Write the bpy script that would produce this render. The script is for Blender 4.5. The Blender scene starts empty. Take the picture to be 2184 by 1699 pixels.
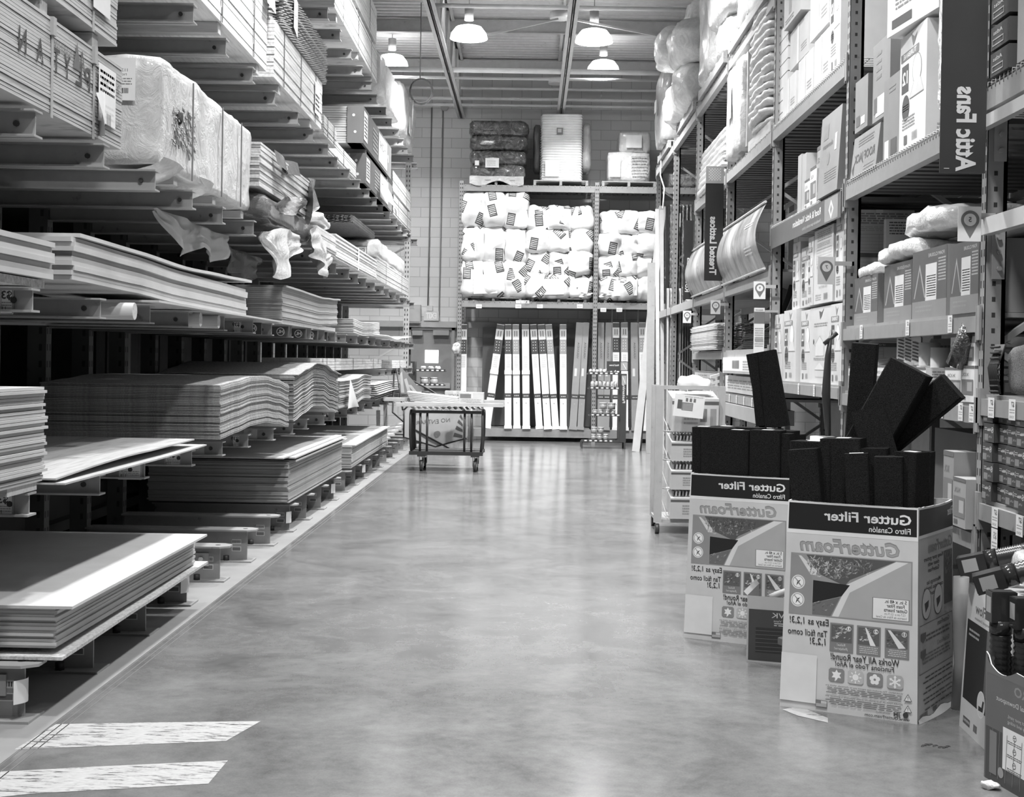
import bpy, math, random
from mathutils import Vector, Matrix, noise, Euler
random.seed(7)
R = random.uniform
SC = bpy.context.scene
COL = SC.collection
# ---------------------------------------------------------------- camera
CAMH, FPX = 1.55, 2900.0
cam_d = bpy.data.cameras.new('camera'); cam = bpy.data.objects.new('camera', cam_d); COL.objects.link(cam)
cam_d.sensor_width = 36; cam_d.lens = FPX/2184*36
PITCH = math.radians(.6)
cam_d.shift_y = -(81.5-FPX*math.tan(PITCH))/2184
cam_d.clip_start = .05; cam_d.clip_end = 200
cam.matrix_world = Matrix.Translation((0, 0, CAMH)) @ Matrix.Rotation(math.atan(38/FPX), 4, 'Z') @ Matrix.Rotation(math.pi/2-PITCH, 4, 'X') @ Matrix.Rotation(.016, 4, 'Z')
SC.camera = cam
def U(px, py, Y):
    """world X and Z of the point seen at a pixel of the 2184x1699 frame, at depth Y"""
    s = Y/FPX
    x = px-1130+.016*(py-768); y = py-768-.016*(px-1130)
    return x*s, CAMH-y*s
def FL(px, py):
    x = px-1130+.016*(py-768); y = py-768-.016*(px-1130)
    Y = FPX*CAMH/y
    return x*Y/FPX, Y
# ---------------------------------------------------------------- world, exposure
SC.view_settings.view_transform = 'Standard'; SC.view_settings.look = 'None'
SC.view_settings.gamma = 1; SC.view_settings.exposure = 0.0; SC.view_settings.use_curve_mapping = False
w = bpy.data.worlds.new('world'); SC.world = w; w.use_nodes = True
w.node_tree.nodes['Background'].inputs[0].default_value = (1, 1, 1, 1)
w.node_tree.nodes['Background'].inputs[1].default_value = .02
# ---------------------------------------------------------------- lamps of the store (high bay, over the aisle)
LAMPS = [(-1.02, 20.9, 6.45), (.9, 20.9, 6.42), (-2.55, 24.3, 6.75), (1.22, 24.3, 6.7)] + [(x, y, 6.9) for y in (15.2, 9.6, 4.2, -1.5) for x in (-.95, .95)]
for i, (x, y, z) in enumerate(LAMPS):
    ld = bpy.data.lights.new('high_bay_light', 'AREA'); ld.shape = 'DISK'; ld.size = .42
    ld.energy = [300, 300, 150, 180, 280, 280, 230, 230, 172, 172, 140, 140][i]; ld.color = (1, 1, 1); ld.spread = math.radians(132)
    lo = bpy.data.objects.new('high_bay_light', ld); lo.location = (x, y, z-.06); COL.objects.link(lo)

# ---------------------------------------------------------------- materials
MC = {}
def G(v, r=.6, kind='plain', k2=0):
    key = (round(v, 3), r, kind, k2)
    if key in MC: return MC[key]
    m = bpy.data.materials.new('%s_%03d' % (kind, int(v*999))); m.use_nodes = True
    nt = m.node_tree; N = nt.nodes; L = nt.links; b = N['Principled BSDF']
    b.inputs['Roughness'].default_value = r
    b.inputs['Base Color'].default_value = (v, v, v, 1)
    tc = N.new('ShaderNodeTexCoord'); mp = N.new('ShaderNodeMapping'); L.new(tc.outputs['Object'], mp.inputs[0])
    def ns(scale, det=3, rough=.55, src=mp, dist=0):
        n = N.new('ShaderNodeTexNoise'); n.inputs['Scale'].default_value = scale; n.inputs['Detail'].default_value = det
        n.inputs['Roughness'].default_value = rough; n.inputs['Distortion'].default_value = dist; L.new(src.outputs[0], n.inputs['Vector']); return n
    def ramp(src, stops):
        c = N.new('ShaderNodeValToRGB'); L.new(src, c.inputs[0]); e = c.color_ramp.elements
        while len(e) < len(stops): e.new(.5)
        for q, (p, g) in zip(e, stops): q.position = p; q.color = (g, g, g, 1)
        L.new(c.outputs[0], b.inputs['Base Color']); return c
    def bump(src, s, d=.01):
        u = N.new('ShaderNodeBump'); u.inputs['Strength'].default_value = s; u.inputs['Distance'].default_value = d
        L.new(src, u.inputs['Height']); L.new(u.outputs[0], b.inputs['Normal'])
    if kind == 'metal':            # painted steel, chipped a little
        n = ns(9, 6, .65); ramp(n.outputs[0], [(.28, v*.55), (.36, v*.93), (.7, v*1.06)])
    elif kind == 'wood':           # grain along Y
        mp.inputs['Scale'].default_value = (14, 1.1, 14); n = ns(3, 6, .6); ramp(n.outputs[0], [(.3, v*.72), (.5, v), (.72, v*1.12)]); bump(n.outputs[0], .15)
    elif kind == 'woodx':
        mp.inputs['Scale'].default_value = (1.1, 14, 14); n = ns(3, 6, .6); ramp(n.outputs[0], [(.3, v*.72), (.5, v), (.72, v*1.12)])
    elif kind == 'sheet':          # soft board faces and edges
        n = ns(2.2, 5, .6); ramp(n.outputs[0], [(.3, v*.86), (.7, v*1.08)])
    elif kind == 'osb':
        n = ns(55, 4, .7); ramp(n.outputs[0], [(.3, v*.55), (.5, v), (.7, v*1.35)])
    elif kind == 'ply':            # fine veneer lines stacked in height
        mp.inputs['Scale'].default_value = (.6, .9, 55); n = ns(3, 4, .7); ramp(n.outputs[0], [(.33, v*.45), (.45, v*.95), (.7, v*1.1)])
    elif kind == 'carton':
        n = ns(3, 4); ramp(n.outputs[0], [(.3, v*.9), (.7, v*1.06)]); wv = N.new('ShaderNodeTexWave'); wv.inputs['Scale'].default_value = 40; L.new(tc.outputs['Object'], wv.inputs[0]); bump(wv.outputs[1], .04, .002)
    elif kind == 'foam':
        n = ns(260, 2, .8); ramp(n.outputs[0], [(.35, v*.25), (.7, v*2.1)]); bump(n.outputs[0], .7, .006); b.inputs['Specular IOR Level'].default_value = .15
    elif kind == 'film':           # stretch film and plastic bags
        n = ns(7, 5, .7, dist=1.2); ramp(n.outputs[0], [(.35, v*.8), (.65, min(.9, v*1.08))]); bump(n.outputs[0], .55, .03)
        b.inputs['Coat Weight'].default_value = .6; b.inputs['Coat Roughness'].default_value = .12
    elif kind == 'clear':
        b.inputs['Alpha'].default_value = .42; n = ns(9, 4, .7, dist=1); bump(n.outputs[0], .5, .02)
    elif kind == 'film_dark':
        n = ns(5, 5, .75, dist=2.5); ramp(n.outputs[0], [(.42, v), (.6, v*3), (.72, .5)]); bump(n.outputs[0], .8, .04)
        b.inputs['Coat Weight'].default_value = 1; b.inputs['Coat Roughness'].default_value = .1
    elif kind == 'bag':            # white insulation bag: printed patches turned every way
        n0 = ns(5, 4, .6); vo = N.new('ShaderNodeTexVoronoi'); vo.inputs['Scale'].default_value = 2.7; vo.inputs['Randomness'].default_value = .85
        oi = N.new('ShaderNodeObjectInfo'); sc = N.new('ShaderNodeVectorMath'); sc.operation = 'SCALE'; sc.inputs[0].default_value = (31, 7, 17); L.new(oi.outputs['Random'], sc.inputs['Scale']); L.new(sc.outputs[0], mp.inputs['Location'])
        mp.inputs['Scale'].default_value = (1, .02, 1); L.new(mp.outputs[0], vo.inputs['Vector'])
        sub = N.new('ShaderNodeVectorMath'); sub.operation = 'SUBTRACT'; L.new(mp.outputs[0], sub.inputs[0]); 
        L.new(vo.outputs['Position'], sub.inputs[1])
        rot = N.new('ShaderNodeVectorRotate'); rot.rotation_type = 'Y_AXIS'; L.new(sub.outputs[0], rot.inputs['Vector'])
        sp = N.new('ShaderNodeSeparateColor'); L.new(vo.outputs['Color'], sp.inputs[0])
        ma = N.new('ShaderNodeMath'); ma.operation = 'MULTIPLY_ADD'; ma.inputs[1].default_value = 1.7; ma.inputs[2].default_value = -.85; L.new(sp.outputs[0], ma.inputs[0]); L.new(ma.outputs[0], rot.inputs['Angle'])
        xyz = N.new('ShaderNodeSeparateXYZ'); L.new(rot.outputs[0], xyz.inputs[0])
        def m2(op, a, c, d=None):
            q = N.new('ShaderNodeMath'); q.operation = op
            for i, s in enumerate((a, c, d)):
                if s is None: continue
                if isinstance(s, (int, float)): q.inputs[i].default_value = s
                else: L.new(s, q.inputs[i])
            return q.outputs[0]
        ax = m2('ABSOLUTE', xyz.outputs[0], 0); az = m2('ABSOLUTE', xyz.outputs[2], 0)
        inside = m2('MULTIPLY', m2('LESS_THAN', ax, .075), m2('LESS_THAN', az, .115))
        inner = m2('MULTIPLY', m2('LESS_THAN', ax, .062), m2('LESS_THAN', m2('ABSOLUTE', m2('SUBTRACT', xyz.outputs[2], .0), 0), .09))
        wv = N.new('ShaderNodeTexWave'); wv.bands_direction = 'Z'; wv.inputs['Scale'].default_value = 9; wv.inputs['Distortion'].default_value = 3; L.new(rot.outputs[0], wv.inputs[0])
        lines = m2('MULTIPLY', inner, m2('GREATER_THAN', wv.outputs[1], .55))
        sel = m2('GREATER_THAN', sp.outputs[1], .22)
        mask = m2('MULTIPLY', m2('SUBTRACT', inside, m2('MULTIPLY', lines, .8)), sel)
        mx = N.new('ShaderNodeMix'); mx.data_type = 'RGBA'; mx.inputs[6].default_value = (v, v, v, 1); mx.inputs[7].default_value = (.06, .06, .06, 1)
        L.new(mask, mx.inputs[0]); L.new(mx.outputs[2], b.inputs['Base Color']); bump(n0.outputs[0], .5, .03)
        b.inputs['Coat Weight'].default_value = .3; b.inputs['Coat Roughness'].default_value = .3
    elif kind == 'emit':
        b.inputs['Emission Color'].default_value = (1, 1, 1, 1); b.inputs['Emission Strength'].default_value = k2
    elif kind == 'chrome':
        b.inputs['Metallic'].default_value = 1.0
        n = ns(4, 3, .5, dist=1); bump(n.outputs[0], .2, .01)
    elif kind == 'worn':           # white floor tape worn through in streaks
        mp.inputs['Scale'].default_value = (1.0, 6, 1); mp.inputs['Rotation'].default_value = (0, 0, .9); n = ns(6, 9, .72)
        c = N.new('ShaderNodeValToRGB'); L.new(n.outputs[0], c.inputs[0]); c.color_ramp.elements[0].position = .4; c.color_ramp.elements[1].position = .47
        n2 = ns(30, 3); ramp(n2.outputs[0], [(.3, v*.7), (.7, v*1.1)])
        L.new(c.outputs[0], b.inputs['Alpha'])
    else:
        n = ns(6, 3); ramp(n.outputs[0], [(.3, v*.93), (.7, v*1.05)])
    MC[key] = m
    return m
def floor_mat():
    m = bpy.data.materials.new('polished_concrete'); m.use_nodes = True; nt = m.node_tree; N = nt.nodes; L = nt.links; b = N['Principled BSDF']
    tc = N.new('ShaderNodeTexCoord')
    def ns(s, d, r, di=0, sc=(1, 1, 1)):
        mp = N.new('ShaderNodeMapping'); mp.inputs['Scale'].default_value = sc; L.new(tc.outputs['Object'], mp.inputs[0])
        n = N.new('ShaderNodeTexNoise'); n.inputs['Scale'].default_value = s; n.inputs['Detail'].default_value = d; n.inputs['Roughness'].default_value = r; n.inputs['Distortion'].default_value = di
        L.new(mp.outputs[0], n.inputs['Vector']); return n
    a = ns(1.7, 8, .62, .6); c = ns(14, 5, .7); e = ns(120, 2, .5)
    mx = N.new('ShaderNodeMix'); mx.inputs[0].default_value = .3; L.new(a.outputs[0], mx.inputs[2]); L.new(c.outputs[0], mx.inputs[3])
    mx2 = N.new('ShaderNodeMix'); mx2.inputs[0].default_value = .12; L.new(mx.outputs[0], mx2.inputs[2]); L.new(e.outputs[0], mx2.inputs[3])
    r = N.new('ShaderNodeValToRGB'); L.new(mx2.outputs[0], r.inputs[0]); el = r.color_ramp.elements
    el[0].position = .34; el[0].color = (.09,)*3+(1,); el[1].position = .66; el[1].color = (.22,)*3+(1,)
    L.new(r.outputs[0], b.inputs['Base Color'])
    rr = N.new('ShaderNodeMapRange'); rr.inputs[3].default_value = .12; rr.inputs[4].default_value = .24; L.new(c.outputs[0], rr.inputs[0]); L.new(rr.outputs[0], b.inputs['Roughness'])
    b.inputs['Specular IOR Level'].default_value = .6
    bu = N.new('ShaderNodeBump'); bu.inputs['Strength'].default_value = .06; bu.inputs['Distance'].default_value = .01; L.new(a.outputs[0], bu.inputs['Height']); L.new(bu.outputs[0], b.inputs['Normal'])
    return m
def block_mat():
    m = bpy.data.materials.new('painted_block'); m.use_nodes = True; nt = m.node_tree; N = nt.nodes; L = nt.links; b = N['Principled BSDF']
    tc = N.new('ShaderNodeTexCoord'); sx = N.new('ShaderNodeSeparateXYZ'); L.new(tc.outputs['Object'], sx.inputs[0]); cx = N.new('ShaderNodeCombineXYZ')
    ad = N.new('ShaderNodeMath'); ad.operation = 'ADD'; L.new(sx.outputs[0], ad.inputs[0]); L.new(sx.outputs[1], ad.inputs[1])
    L.new(ad.outputs[0], cx.inputs[0]); L.new(sx.outputs[2], cx.inputs[1])
    br = N.new('ShaderNodeTexBrick'); L.new(cx.outputs[0], br.inputs[0]); br.inputs['Scale'].default_value = 1; br.inputs['Brick Width'].default_value = .4; br.inputs['Row Height'].default_value = .2; br.inputs['Mortar Size'].default_value = .006
    br.inputs['Color1'].default_value = (.76,)*3+(1,); br.inputs['Color2'].default_value = (.69,)*3+(1,); br.inputs['Mortar'].default_value = (.48,)*3+(1,)
    L.new(br.outputs[0], b.inputs['Base Color']); b.inputs['Roughness'].default_value = .55
    bu = N.new('ShaderNodeBump'); bu.inputs['Strength'].default_value = .4; bu.inputs['Distance'].default_value = .01; bu.invert = True; L.new(br.outputs[1], bu.inputs['Height']); L.new(bu.outputs[0], b.inputs['Normal'])
    return m

# ---------------------------------------------------------------- mesh builder (everything in world metres)
WM = {}
def wm(o): return WM.get(o.name, Matrix())
class MB:
    def __init__(s): s.v = []; s.f = []; s.m = []; s.sm = []
    def add(s, vs, fs, mi=0, smooth=False):
        n = len(s.v); s.v += [Vector(q) for q in vs]
        for f in fs: s.f.append([i+n for i in f]); s.m.append(mi); s.sm.append(smooth)
        return s
    def hexa(s, p, mi=0):          # p: 4 bottom corners ccw, 4 top corners
        return s.add(p, [(3, 2, 1, 0), (4, 5, 6, 7), (0, 1, 5, 4), (1, 2, 6, 5), (2, 3, 7, 6), (3, 0, 4, 7)], mi)
    def box(s, x0, x1, y0, y1, z0, z1, mi=0):
        return s.hexa([(x0, y0, z0), (x1, y0, z0), (x1, y1, z0), (x0, y1, z0), (x0, y0, z1), (x1, y0, z1), (x1, y1, z1), (x0, y1, z1)], mi)
    def bar(s, a, b, w, h, mi=0, up=(0, 0, 1)):     # rectangular bar from a to b
        a = Vector(a); b = Vector(b); d = (b-a).normalized(); up = Vector(up)
        if abs(d.dot(up)) > .98: up = Vector((0, 1, 0))
        x = d.cross(up).normalized()*w/2; z = x.cross(d).normalized()*h/2
        return s.hexa([a-x-z, a+x-z, b+x-z, b-x-z, a-x+z, a+x+z, b+x+z, b-x+z], mi)
    def tube(s, pts, r, n=8, mi=0, cap=True, rs=None):
        pts = [Vector(p) for p in pts]; base = len(s.v); up = None; L = len(pts)
        for i, p in enumerate(pts):
            d = (pts[min(i+1, L-1)]-pts[max(i-1, 0)]).normalized()
            if up is None: up = Vector((0, 0, 1)) if abs(d.z) < .9 else Vector((0, 1, 0))
            x = d.cross(up).normalized(); up = x.cross(d).normalized(); rr = rs[i] if rs else r
            for k in range(n):
                t = 2*math.pi*k/n; s.v.append(p+(x*math.cos(t)+up*math.sin(t))*rr)
        for i in range(L-1):
            for k in range(n):
                s.f.append([base+i*n+k, base+i*n+(k+1) % n, base+(i+1)*n+(k+1) % n, base+(i+1)*n+k]); s.m.append(mi); s.sm.append(True)
        if cap:
            s.f.append([base+k for k in range(n)][::-1]); s.m.append(mi); s.sm.append(False)
            s.f.append([base+(L-1)*n+k for k in range(n)]); s.m.append(mi); s.sm.append(False)
        return s
    def prism(s, prof, a, b, mi=0):   # profile points (vectors) at a, moved by b-a
        a = Vector(a); b = Vector(b); n = len(prof); P = [a+Vector(q) for q in prof]+[b+Vector(q) for q in prof]
        return s.add(P, [list(range(n))[::-1], list(range(n, 2*n))]+[(i, (i+1) % n, (i+1) % n+n, i+n) for i in range(n)], mi)
    def soft(s, x0, x1, y0, y1, z0, z1, n=6, pw=6, amp=.02, sc=4, seed=0, mi=0, res=None):   # rounded, crumpled body
        c = Vector(((x0+x1)/2, (y0+y1)/2, (z0+z1)/2)); h = Vector(((x1-x0)/2, (y1-y0)/2, (z1-z0)/2)); idx = {}
        nx, ny, nz = res or (n, n, n); off = Vector((seed*7.3, seed*3.1, seed*1.7)); fs = []
        def vert(i, j, k):
            key = (i, j, k)
            if key not in idx:
                p = Vector((2*i/nx-1, 2*j/ny-1, 2*k/nz-1)); l = (abs(p.x)**pw+abs(p.y)**pw+abs(p.z)**pw)**(1/pw); q = p/l
                w = Vector((q.x*h.x, q.y*h.y, q.z*h.z))+c
                nn = noise.noise_vector(w*sc+off)*amp+noise.noise_vector(w*sc*2.7+off)*amp*.45
                idx[key] = len(s.v); s.v.append(w+nn)
            return idx[key]
        for i in range(nx):
            for j in range(ny):
                fs.append([vert(i, j, 0), vert(i, j+1, 0), vert(i+1, j+1, 0), vert(i+1, j, 0)]); fs.append([vert(i, j, nz), vert(i+1, j, nz), vert(i+1, j+1, nz), vert(i, j+1, nz)])
        for i in range(nx):
            for k in range(nz):
                fs.append([vert(i, 0, k), vert(i+1, 0, k), vert(i+1, 0, k+1), vert(i, 0, k+1)]); fs.append([vert(i, ny, k), vert(i, ny, k+1), vert(i+1, ny, k+1), vert(i+1, ny, k)])
        for j in range(ny):
            for k in range(nz):
                fs.append([vert(0, j, k), vert(0, j, k+1), vert(0, j+1, k+1), vert(0, j+1, k)]); fs.append([vert(nx, j, k), vert(nx, j+1, k), vert(nx, j+1, k+1), vert(nx, j, k+1)])
        for f in fs: s.f.append(f); s.m.append(mi); s.sm.append(True)
        return s
    def surf(s, fn, nu, nv, mi=0, thick=0, smooth=True):     # parametric sheet fn(u,v)
        base = len(s.v)
        for i in range(nu+1):
            for j in range(nv+1): s.v.append(Vector(fn(i/nu, j/nv)))
        for i in range(nu):
            for j in range(nv):
                a = base+i*(nv+1)+j; s.f.append([a, a+nv+1, a+nv+2, a+1]); s.m.append(mi); s.sm.append(smooth)
        return s
    def build(s, name, mats, parent=None, **kw):
        if not isinstance(mats, (list, tuple)): mats = [mats]
        me = bpy.data.meshes.new(name); o = bpy.data.objects.new(name, me); COL.objects.link(o)
        if parent is not None:
            M = wm(parent); inv = M.inverted(); vs = [inv @ q for q in s.v]; o.parent = parent; WM[o.name] = M
        else:
            xs = [q.x for q in s.v]; ys = [q.y for q in s.v]; z = min(q.z for q in s.v)
            c = Vector(((min(xs)+max(xs))/2, (min(ys)+max(ys))/2, z)); o.location = c; vs = [q-c for q in s.v]; WM[o.name] = Matrix.Translation(c)
        me.from_pydata([tuple(q) for q in vs], [], s.f)
        for m in mats: me.materials.append(m)
        me.polygons.foreach_set('material_index', s.m); me.polygons.foreach_set('use_smooth', s.sm)
        me.update()
        for k, val in kw.items(): o[k] = val
        return o
def thing(name, label, cat, loc, rotz=0, group=None):
    o = bpy.data.objects.new(name, None); COL.objects.link(o); o.empty_display_size = .1
    M = Matrix.Translation(loc) @ Matrix.Rotation(rotz, 4, 'Z'); o.location = loc; o.rotation_euler = (0, 0, rotz); WM[o.name] = M
    o['label'] = label; o['category'] = cat
    if group: o['group'] = group
    return o
def tag(o, label, cat, group=None):
    o['label'] = label; o['category'] = cat
    if group: o['group'] = group
    return o
def struct(name, mb, mats):
    o = mb.build(name, mats); o.name = name; o['kind'] = 'structure'; return o
def copy_tree(o, loc=None, rotz=None, label=None, parent=None):
    c = o.copy(); COL.objects.link(c)
    if parent is not None: c.parent = parent
    if loc is not None: c.location = loc
    if rotz is not None: c.rotation_euler = (0, 0, rotz)
    if label: c['label'] = label
    for ch in list(o.children): copy_tree(ch, parent=c)
    return c

# ---------------------------------------------------------------- printed graphics on a surface
TC = {}
def text_geo(s, bold=0, shear=0):
    key = (s, bold, shear)
    if key not in TC:
        cu = bpy.data.curves.new('t', 'FONT'); cu.body = s; cu.align_x = 'CENTER'; cu.align_y = 'CENTER'; cu.resolution_u = 2; cu.offset = bold; cu.shear = shear; cu.fill_mode = 'FRONT'
        o = bpy.data.objects.new('t', cu); COL.objects.link(o)
        me = bpy.data.meshes.new_from_object(o.evaluated_get(bpy.context.evaluated_depsgraph_get()))
        vs = [(v.co.x, v.co.y) for v in me.vertices]; fs = [list(p.vertices) for p in me.polygons]
        bpy.data.objects.remove(o); bpy.data.curves.remove(cu); bpy.data.meshes.remove(me)
        if vs:
            xs = [a for a, b in vs]; cx = (min(xs)+max(xs))/2; ww = max(xs)-min(xs)
            vs = [(a-cx, b) for a, b in vs]
        else: ww = 1
        TC[key] = (vs, fs, ww)
    return TC[key]
class Print:
    """flat artwork on a face: fn(u, v, d) -> world point; u to the viewer's right, v up (metres), d off the surface"""
    def __init__(s, fn, d0=.0015): s.fn = fn; s.mb = MB(); s.g = []; s.d = d0
    def mi(s, g):
        if g not in s.g: s.g.append(g)
        return s.g.index(g)
    def poly(s, pts, g, step=True):
        if step: s.d += .00004
        s.mb.add([s.fn(u, v, s.d) for u, v in pts], [list(range(len(pts)))], s.mi(g)); return s
    def rect(s, u0, v0, u1, v1, g, n=1):
        s.d += .00004; mi = s.mi(g); d = s.d
        s.mb.surf(lambda a, b: s.fn(u0+(u1-u0)*a, v0+(v1-v0)*b, d), n, n if n > 1 else 1, mi, smooth=False); return s
    def frame(s, u0, v0, u1, v1, t, g):
        for q in ((u0, v0, u1, v0+t), (u0, v1-t, u1, v1), (u0, v0, u0+t, v1), (u1-t, v0, u1, v1)): s.rect(*q, g)
        return s
    def disc(s, u, v, r, g, n=20): return s.poly([(u+r*math.cos(2*math.pi*k/n), v+r*math.sin(2*math.pi*k/n)) for k in range(n)], g)
    def line(s, u0, v0, u1, v1, t, g):
        dx, dy = u1-u0, v1-v0; l = math.hypot(dx, dy) or 1; a, b = -dy/l*t/2, dx/l*t/2
        return s.poly([(u0+a, v0+b), (u0-a, v0-b), (u1-a, v1-b), (u1+a, v1+b)], g)
    def text(s, t, u, v, size, g, w=None, bold=0, shear=0, rot=0, mirror=True):
        vs, fs, ww = text_geo(t, bold, shear); s.d += .00004; kx = (w/ww) if w else size; sg = -1 if mirror else 1; c, sn = math.cos(rot), math.sin(rot)
        P = []
        for a, b in vs:
            a2, b2 = sg*a*kx, b*size; P.append(s.fn(u+a2*c-b2*sn, v+a2*sn+b2*c, s.d))
        s.mb.add(P, fs, s.mi(g)); return s
    def lines(s, u0, v0, u1, v1, n, g, fill=.45, seed=1):     # lines of print too small to read
        rr = random.Random(seed); h = (v1-v0)/n
        for i in range(n):
            v = v1-(i+.5)*h; u = u0+rr.random()*.1*(u1-u0)
            while u < u1-.02*(u1-u0):
                ww = (.05+rr.random()*.14)*(u1-u0); e = min(u+ww, u1); s.d -= .00004; s.rect(u, v-h*fill/2, e, v+h*fill/2, g); u = e+.025*(u1-u0)
        s.d += .00004; return s
    def bars(s, u0, v0, u1, v1, g, seed=3, n=16):
        rr = random.Random(seed); u = u0
        while u < u1:
            ww = (u1-u0)/n*(.3+rr.random()*.8); s.d -= .00004; s.rect(u, v0, min(u+ww, u1), v1, g); u += ww+(u1-u0)/n*.5
        s.d += .00004; return s
    def build(s, name, parent, r=.5, **kw): return s.mb.build(name, [G(g, r) for g in s.g], parent, **kw)
def face(o, u, n, v=(0, 0, 1)):
    o = Vector(o); u = Vector(u).normalized(); n = Vector(n).normalized(); v = Vector(v).normalized()
    return lambda a, b, d: o+u*a+v*b+n*d
def f_aisle_r(x, y1, z0): return face((x, y1, z0), (0, -1, 0), (-1, 0, 0))   # face of a thing on the right rack; u=0 at far end
def f_aisle_l(x, y0, z0): return face((x, y0, z0), (0, 1, 0), (1, 0, 0))
def f_cam(x0, y, z0): return face((x0, y, z0), (1, 0, 0), (0, -1, 0))
# ================================================================ the setting
YB = 27.4        # back wall
struct('floor', MB().box(-7.5, 8, -6, YB, -.1, 0), floor_mat())
mb = MB().box(-7.5, 8, YB, YB+.2, 0, 8)
struct('wall_back', mb, block_mat())
struct('dark_enclosure_left', MB().box(-6.2, -6, -6, YB, 0, 8), G(.05, .8))  # unseen dark wall added to keep the left racking dark; the store continues
struct('wall_right', MB().box(6, 6.2, -6, YB, 0, 8), G(.16, .8))
# corrugated roof deck
mb = MB(); y = 4.0
while y < YB:
    for a, b, za, zb in ((0, .07, 7.35, 7.35), (.07, .10, 7.35, 7.40), (.10, .17, 7.40, 7.40), (.17, .20, 7.40, 7.35)):
        mb.add([(-7.5, y+a, za), (8, y+a, za), (8, y+b, zb), (-7.5, y+b, zb)], [(0, 1, 2, 3)])
    y += .2
mb.box(-7.5, 8, -6, YB, 7.41, 7.45)
struct('ceiling', mb, G(.55, .5, 'metal'))
# roof steel: girders along the aisle, deck purlins across it
def truss(X, y0, y1, zb, zt, label, n=14):
    t = thing('roof_truss', label, 'roof truss', (X, y0, zb))
    for q, z in enumerate((zb, zt)):
        m = MB(); m.box(X-.075, X-.01, y0, y1, z, z+.012); m.box(X+.01, X+.075, y0, y1, z, z+.012); m.box(X-.022, X-.01, y0, y1, z, z+.07); m.box(X+.01, X+.022, y0, y1, z, z+.07)
        m.build('chord', G(.5, .45, 'metal'), t)
    m = MB(); st = (y1-y0)/n
    for i in range(n):
        a = y0+i*st; m.bar((X, a, zb+.03), (X, a+st/2, zt), .05, .035); m.bar((X, a+st/2, zt), (X, a+st, zb+.03), .05, .035)
    m.build('web', G(.45, .45, 'metal'), t)
    return t
truss(-1.45, 8, YB-.05, 6.38, 7.3, 'steel roof truss running down the aisle left of the bright lamps, angled at the left')
truss(.52, 8, YB-.05, 6.38, 7.3, 'steel roof truss running down the aisle between the two brightest lamps')
truss(3.3, 8, YB-.05, 6.5, 7.3, 'steel roof truss over the right hand racking')
for Y, z, lab in ((17.3, 7.12, 'roof purlin nearest the camera'), (20.4, 7.12, 'roof purlin just beyond the two brightest lamps'), (23.2, 7.12, 'roof purlin over the two small farther lamps'), (26.2, 7.1, 'roof purlin closest to the block wall')):
    m = MB(); m.box(-7, 7.5, Y-.04, Y+.04, z+.2, z+.212); m.box(-7, 7.5, Y-.006, Y+.006, z, z+.2); m.box(-7, 7.5, Y-.04, Y+.04, z-.012, z)
    tag(m.build('roof_purlin', G(.5, .45, 'metal')), lab+', light steel across the aisle', 'roof beam')
# pipes under the roof, across the aisle
def pipe(p0, p1, r, g, lab, cat='pipe'):
    tag(MB().tube([p0, p1], r, 10).build('ceiling_pipe', G(g, .35)), lab, cat)
x0, z0 = U(915, 12, 19.4); pipe((x0, 19.4, z0), (U(1480, 14, 19.4)[0], 19.4, z0-.02), .03, .9, 'white pipe crossing the ceiling at the top of the picture')
x0, z0 = U(832, 146, 23); pipe((-6, 23, z0), (3.4, 23, z0-.02), .045, .9, 'thick white sprinkler pipe crossing below the second pair of lamps')
x0, z0 = U(880, 165, 24.2); pipe((-6, 24.2, z0), (3.4, 24.2, z0), .025, .6, 'thin conduit crossing just below the thick white sprinkler pipe')
for k, (py, r) in enumerate(((186, .03), (208, .035), (222, .03))):
    x0, z0 = U(860, py, 26.9)
    pipe((-6, 26.9, z0), (6, 26.9, z0), r, .9, ('highest', 'middle', 'lowest')[k]+' of the three white pipes along the top of the back wall')
# cross bracing rods
for a, b, lab in (((1040, 75, 20.8), (1190, 42, 20.8), 'left'), ((1215, 42, 20.8), (1400, 78, 20.8), 'right')):
    xa, za = U(*a); xb, zb = U(*b)
    tag(MB().bar((xa, a[2], za), (xb, b[2], zb), .03, .03).build('bracing_rod', G(.5)), 'thin diagonal bracing rod behind the bright lamps, %s of the middle truss' % lab, 'brace')
# lamps that can be seen
for i, (x, y, z) in enumerate(LAMPS[:4]):
    t = thing('high_bay_lamp', ['bright high bay lamp left of the middle truss, nearer pair', 'bright high bay lamp right of the middle truss, nearer pair', 'small far lamp beside the top of the left racking', 'small far lamp right of the middle truss, above the drums pallet'][i], 'ceiling lamp', (x, y, z), 0, None)
    m = MB(); pr = [(.10, .22), (.2, .19), (.27, .1), (.29, .02)]
    m.tube([(x, y, z+q[1]) for q in pr], .2, 20, rs=[q[0] for q in pr], cap=False); m.build('reflector', G(.9, .3, 'emit', 5), t)
    MB().tube([(x, y, z+.3), (x, y, z+.5)], .07, 12).build('ballast', G(.4), t)
    MB().tube([(x, y, z+.5), (x, y, 7.33)], .008, 6).build('hanging_rod', G(.4), t)
    MB().soft(x-.1, x+.1, y-.1, y+.1, z-.02, z+.22, 6, 2.2, 0).build('bulb', G(1, .5, 'emit', 60), t)
# square smoke vents / round junctions on the middle truss
for (px, py, Y, lab) in ((1194, 42, 21, 'nearer'), (1187, 180, 25.4, 'farther')):
    xa, za = U(px, py, Y); m = MB(); m.tube([(xa, Y, za), (xa, Y, za+.1)], .16, 16)
    tag(m.build('round_fan_head', G(.5, .4)), 'round disc fixed under the middle truss, the %s one' % lab, 'ceiling fixture')
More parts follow.
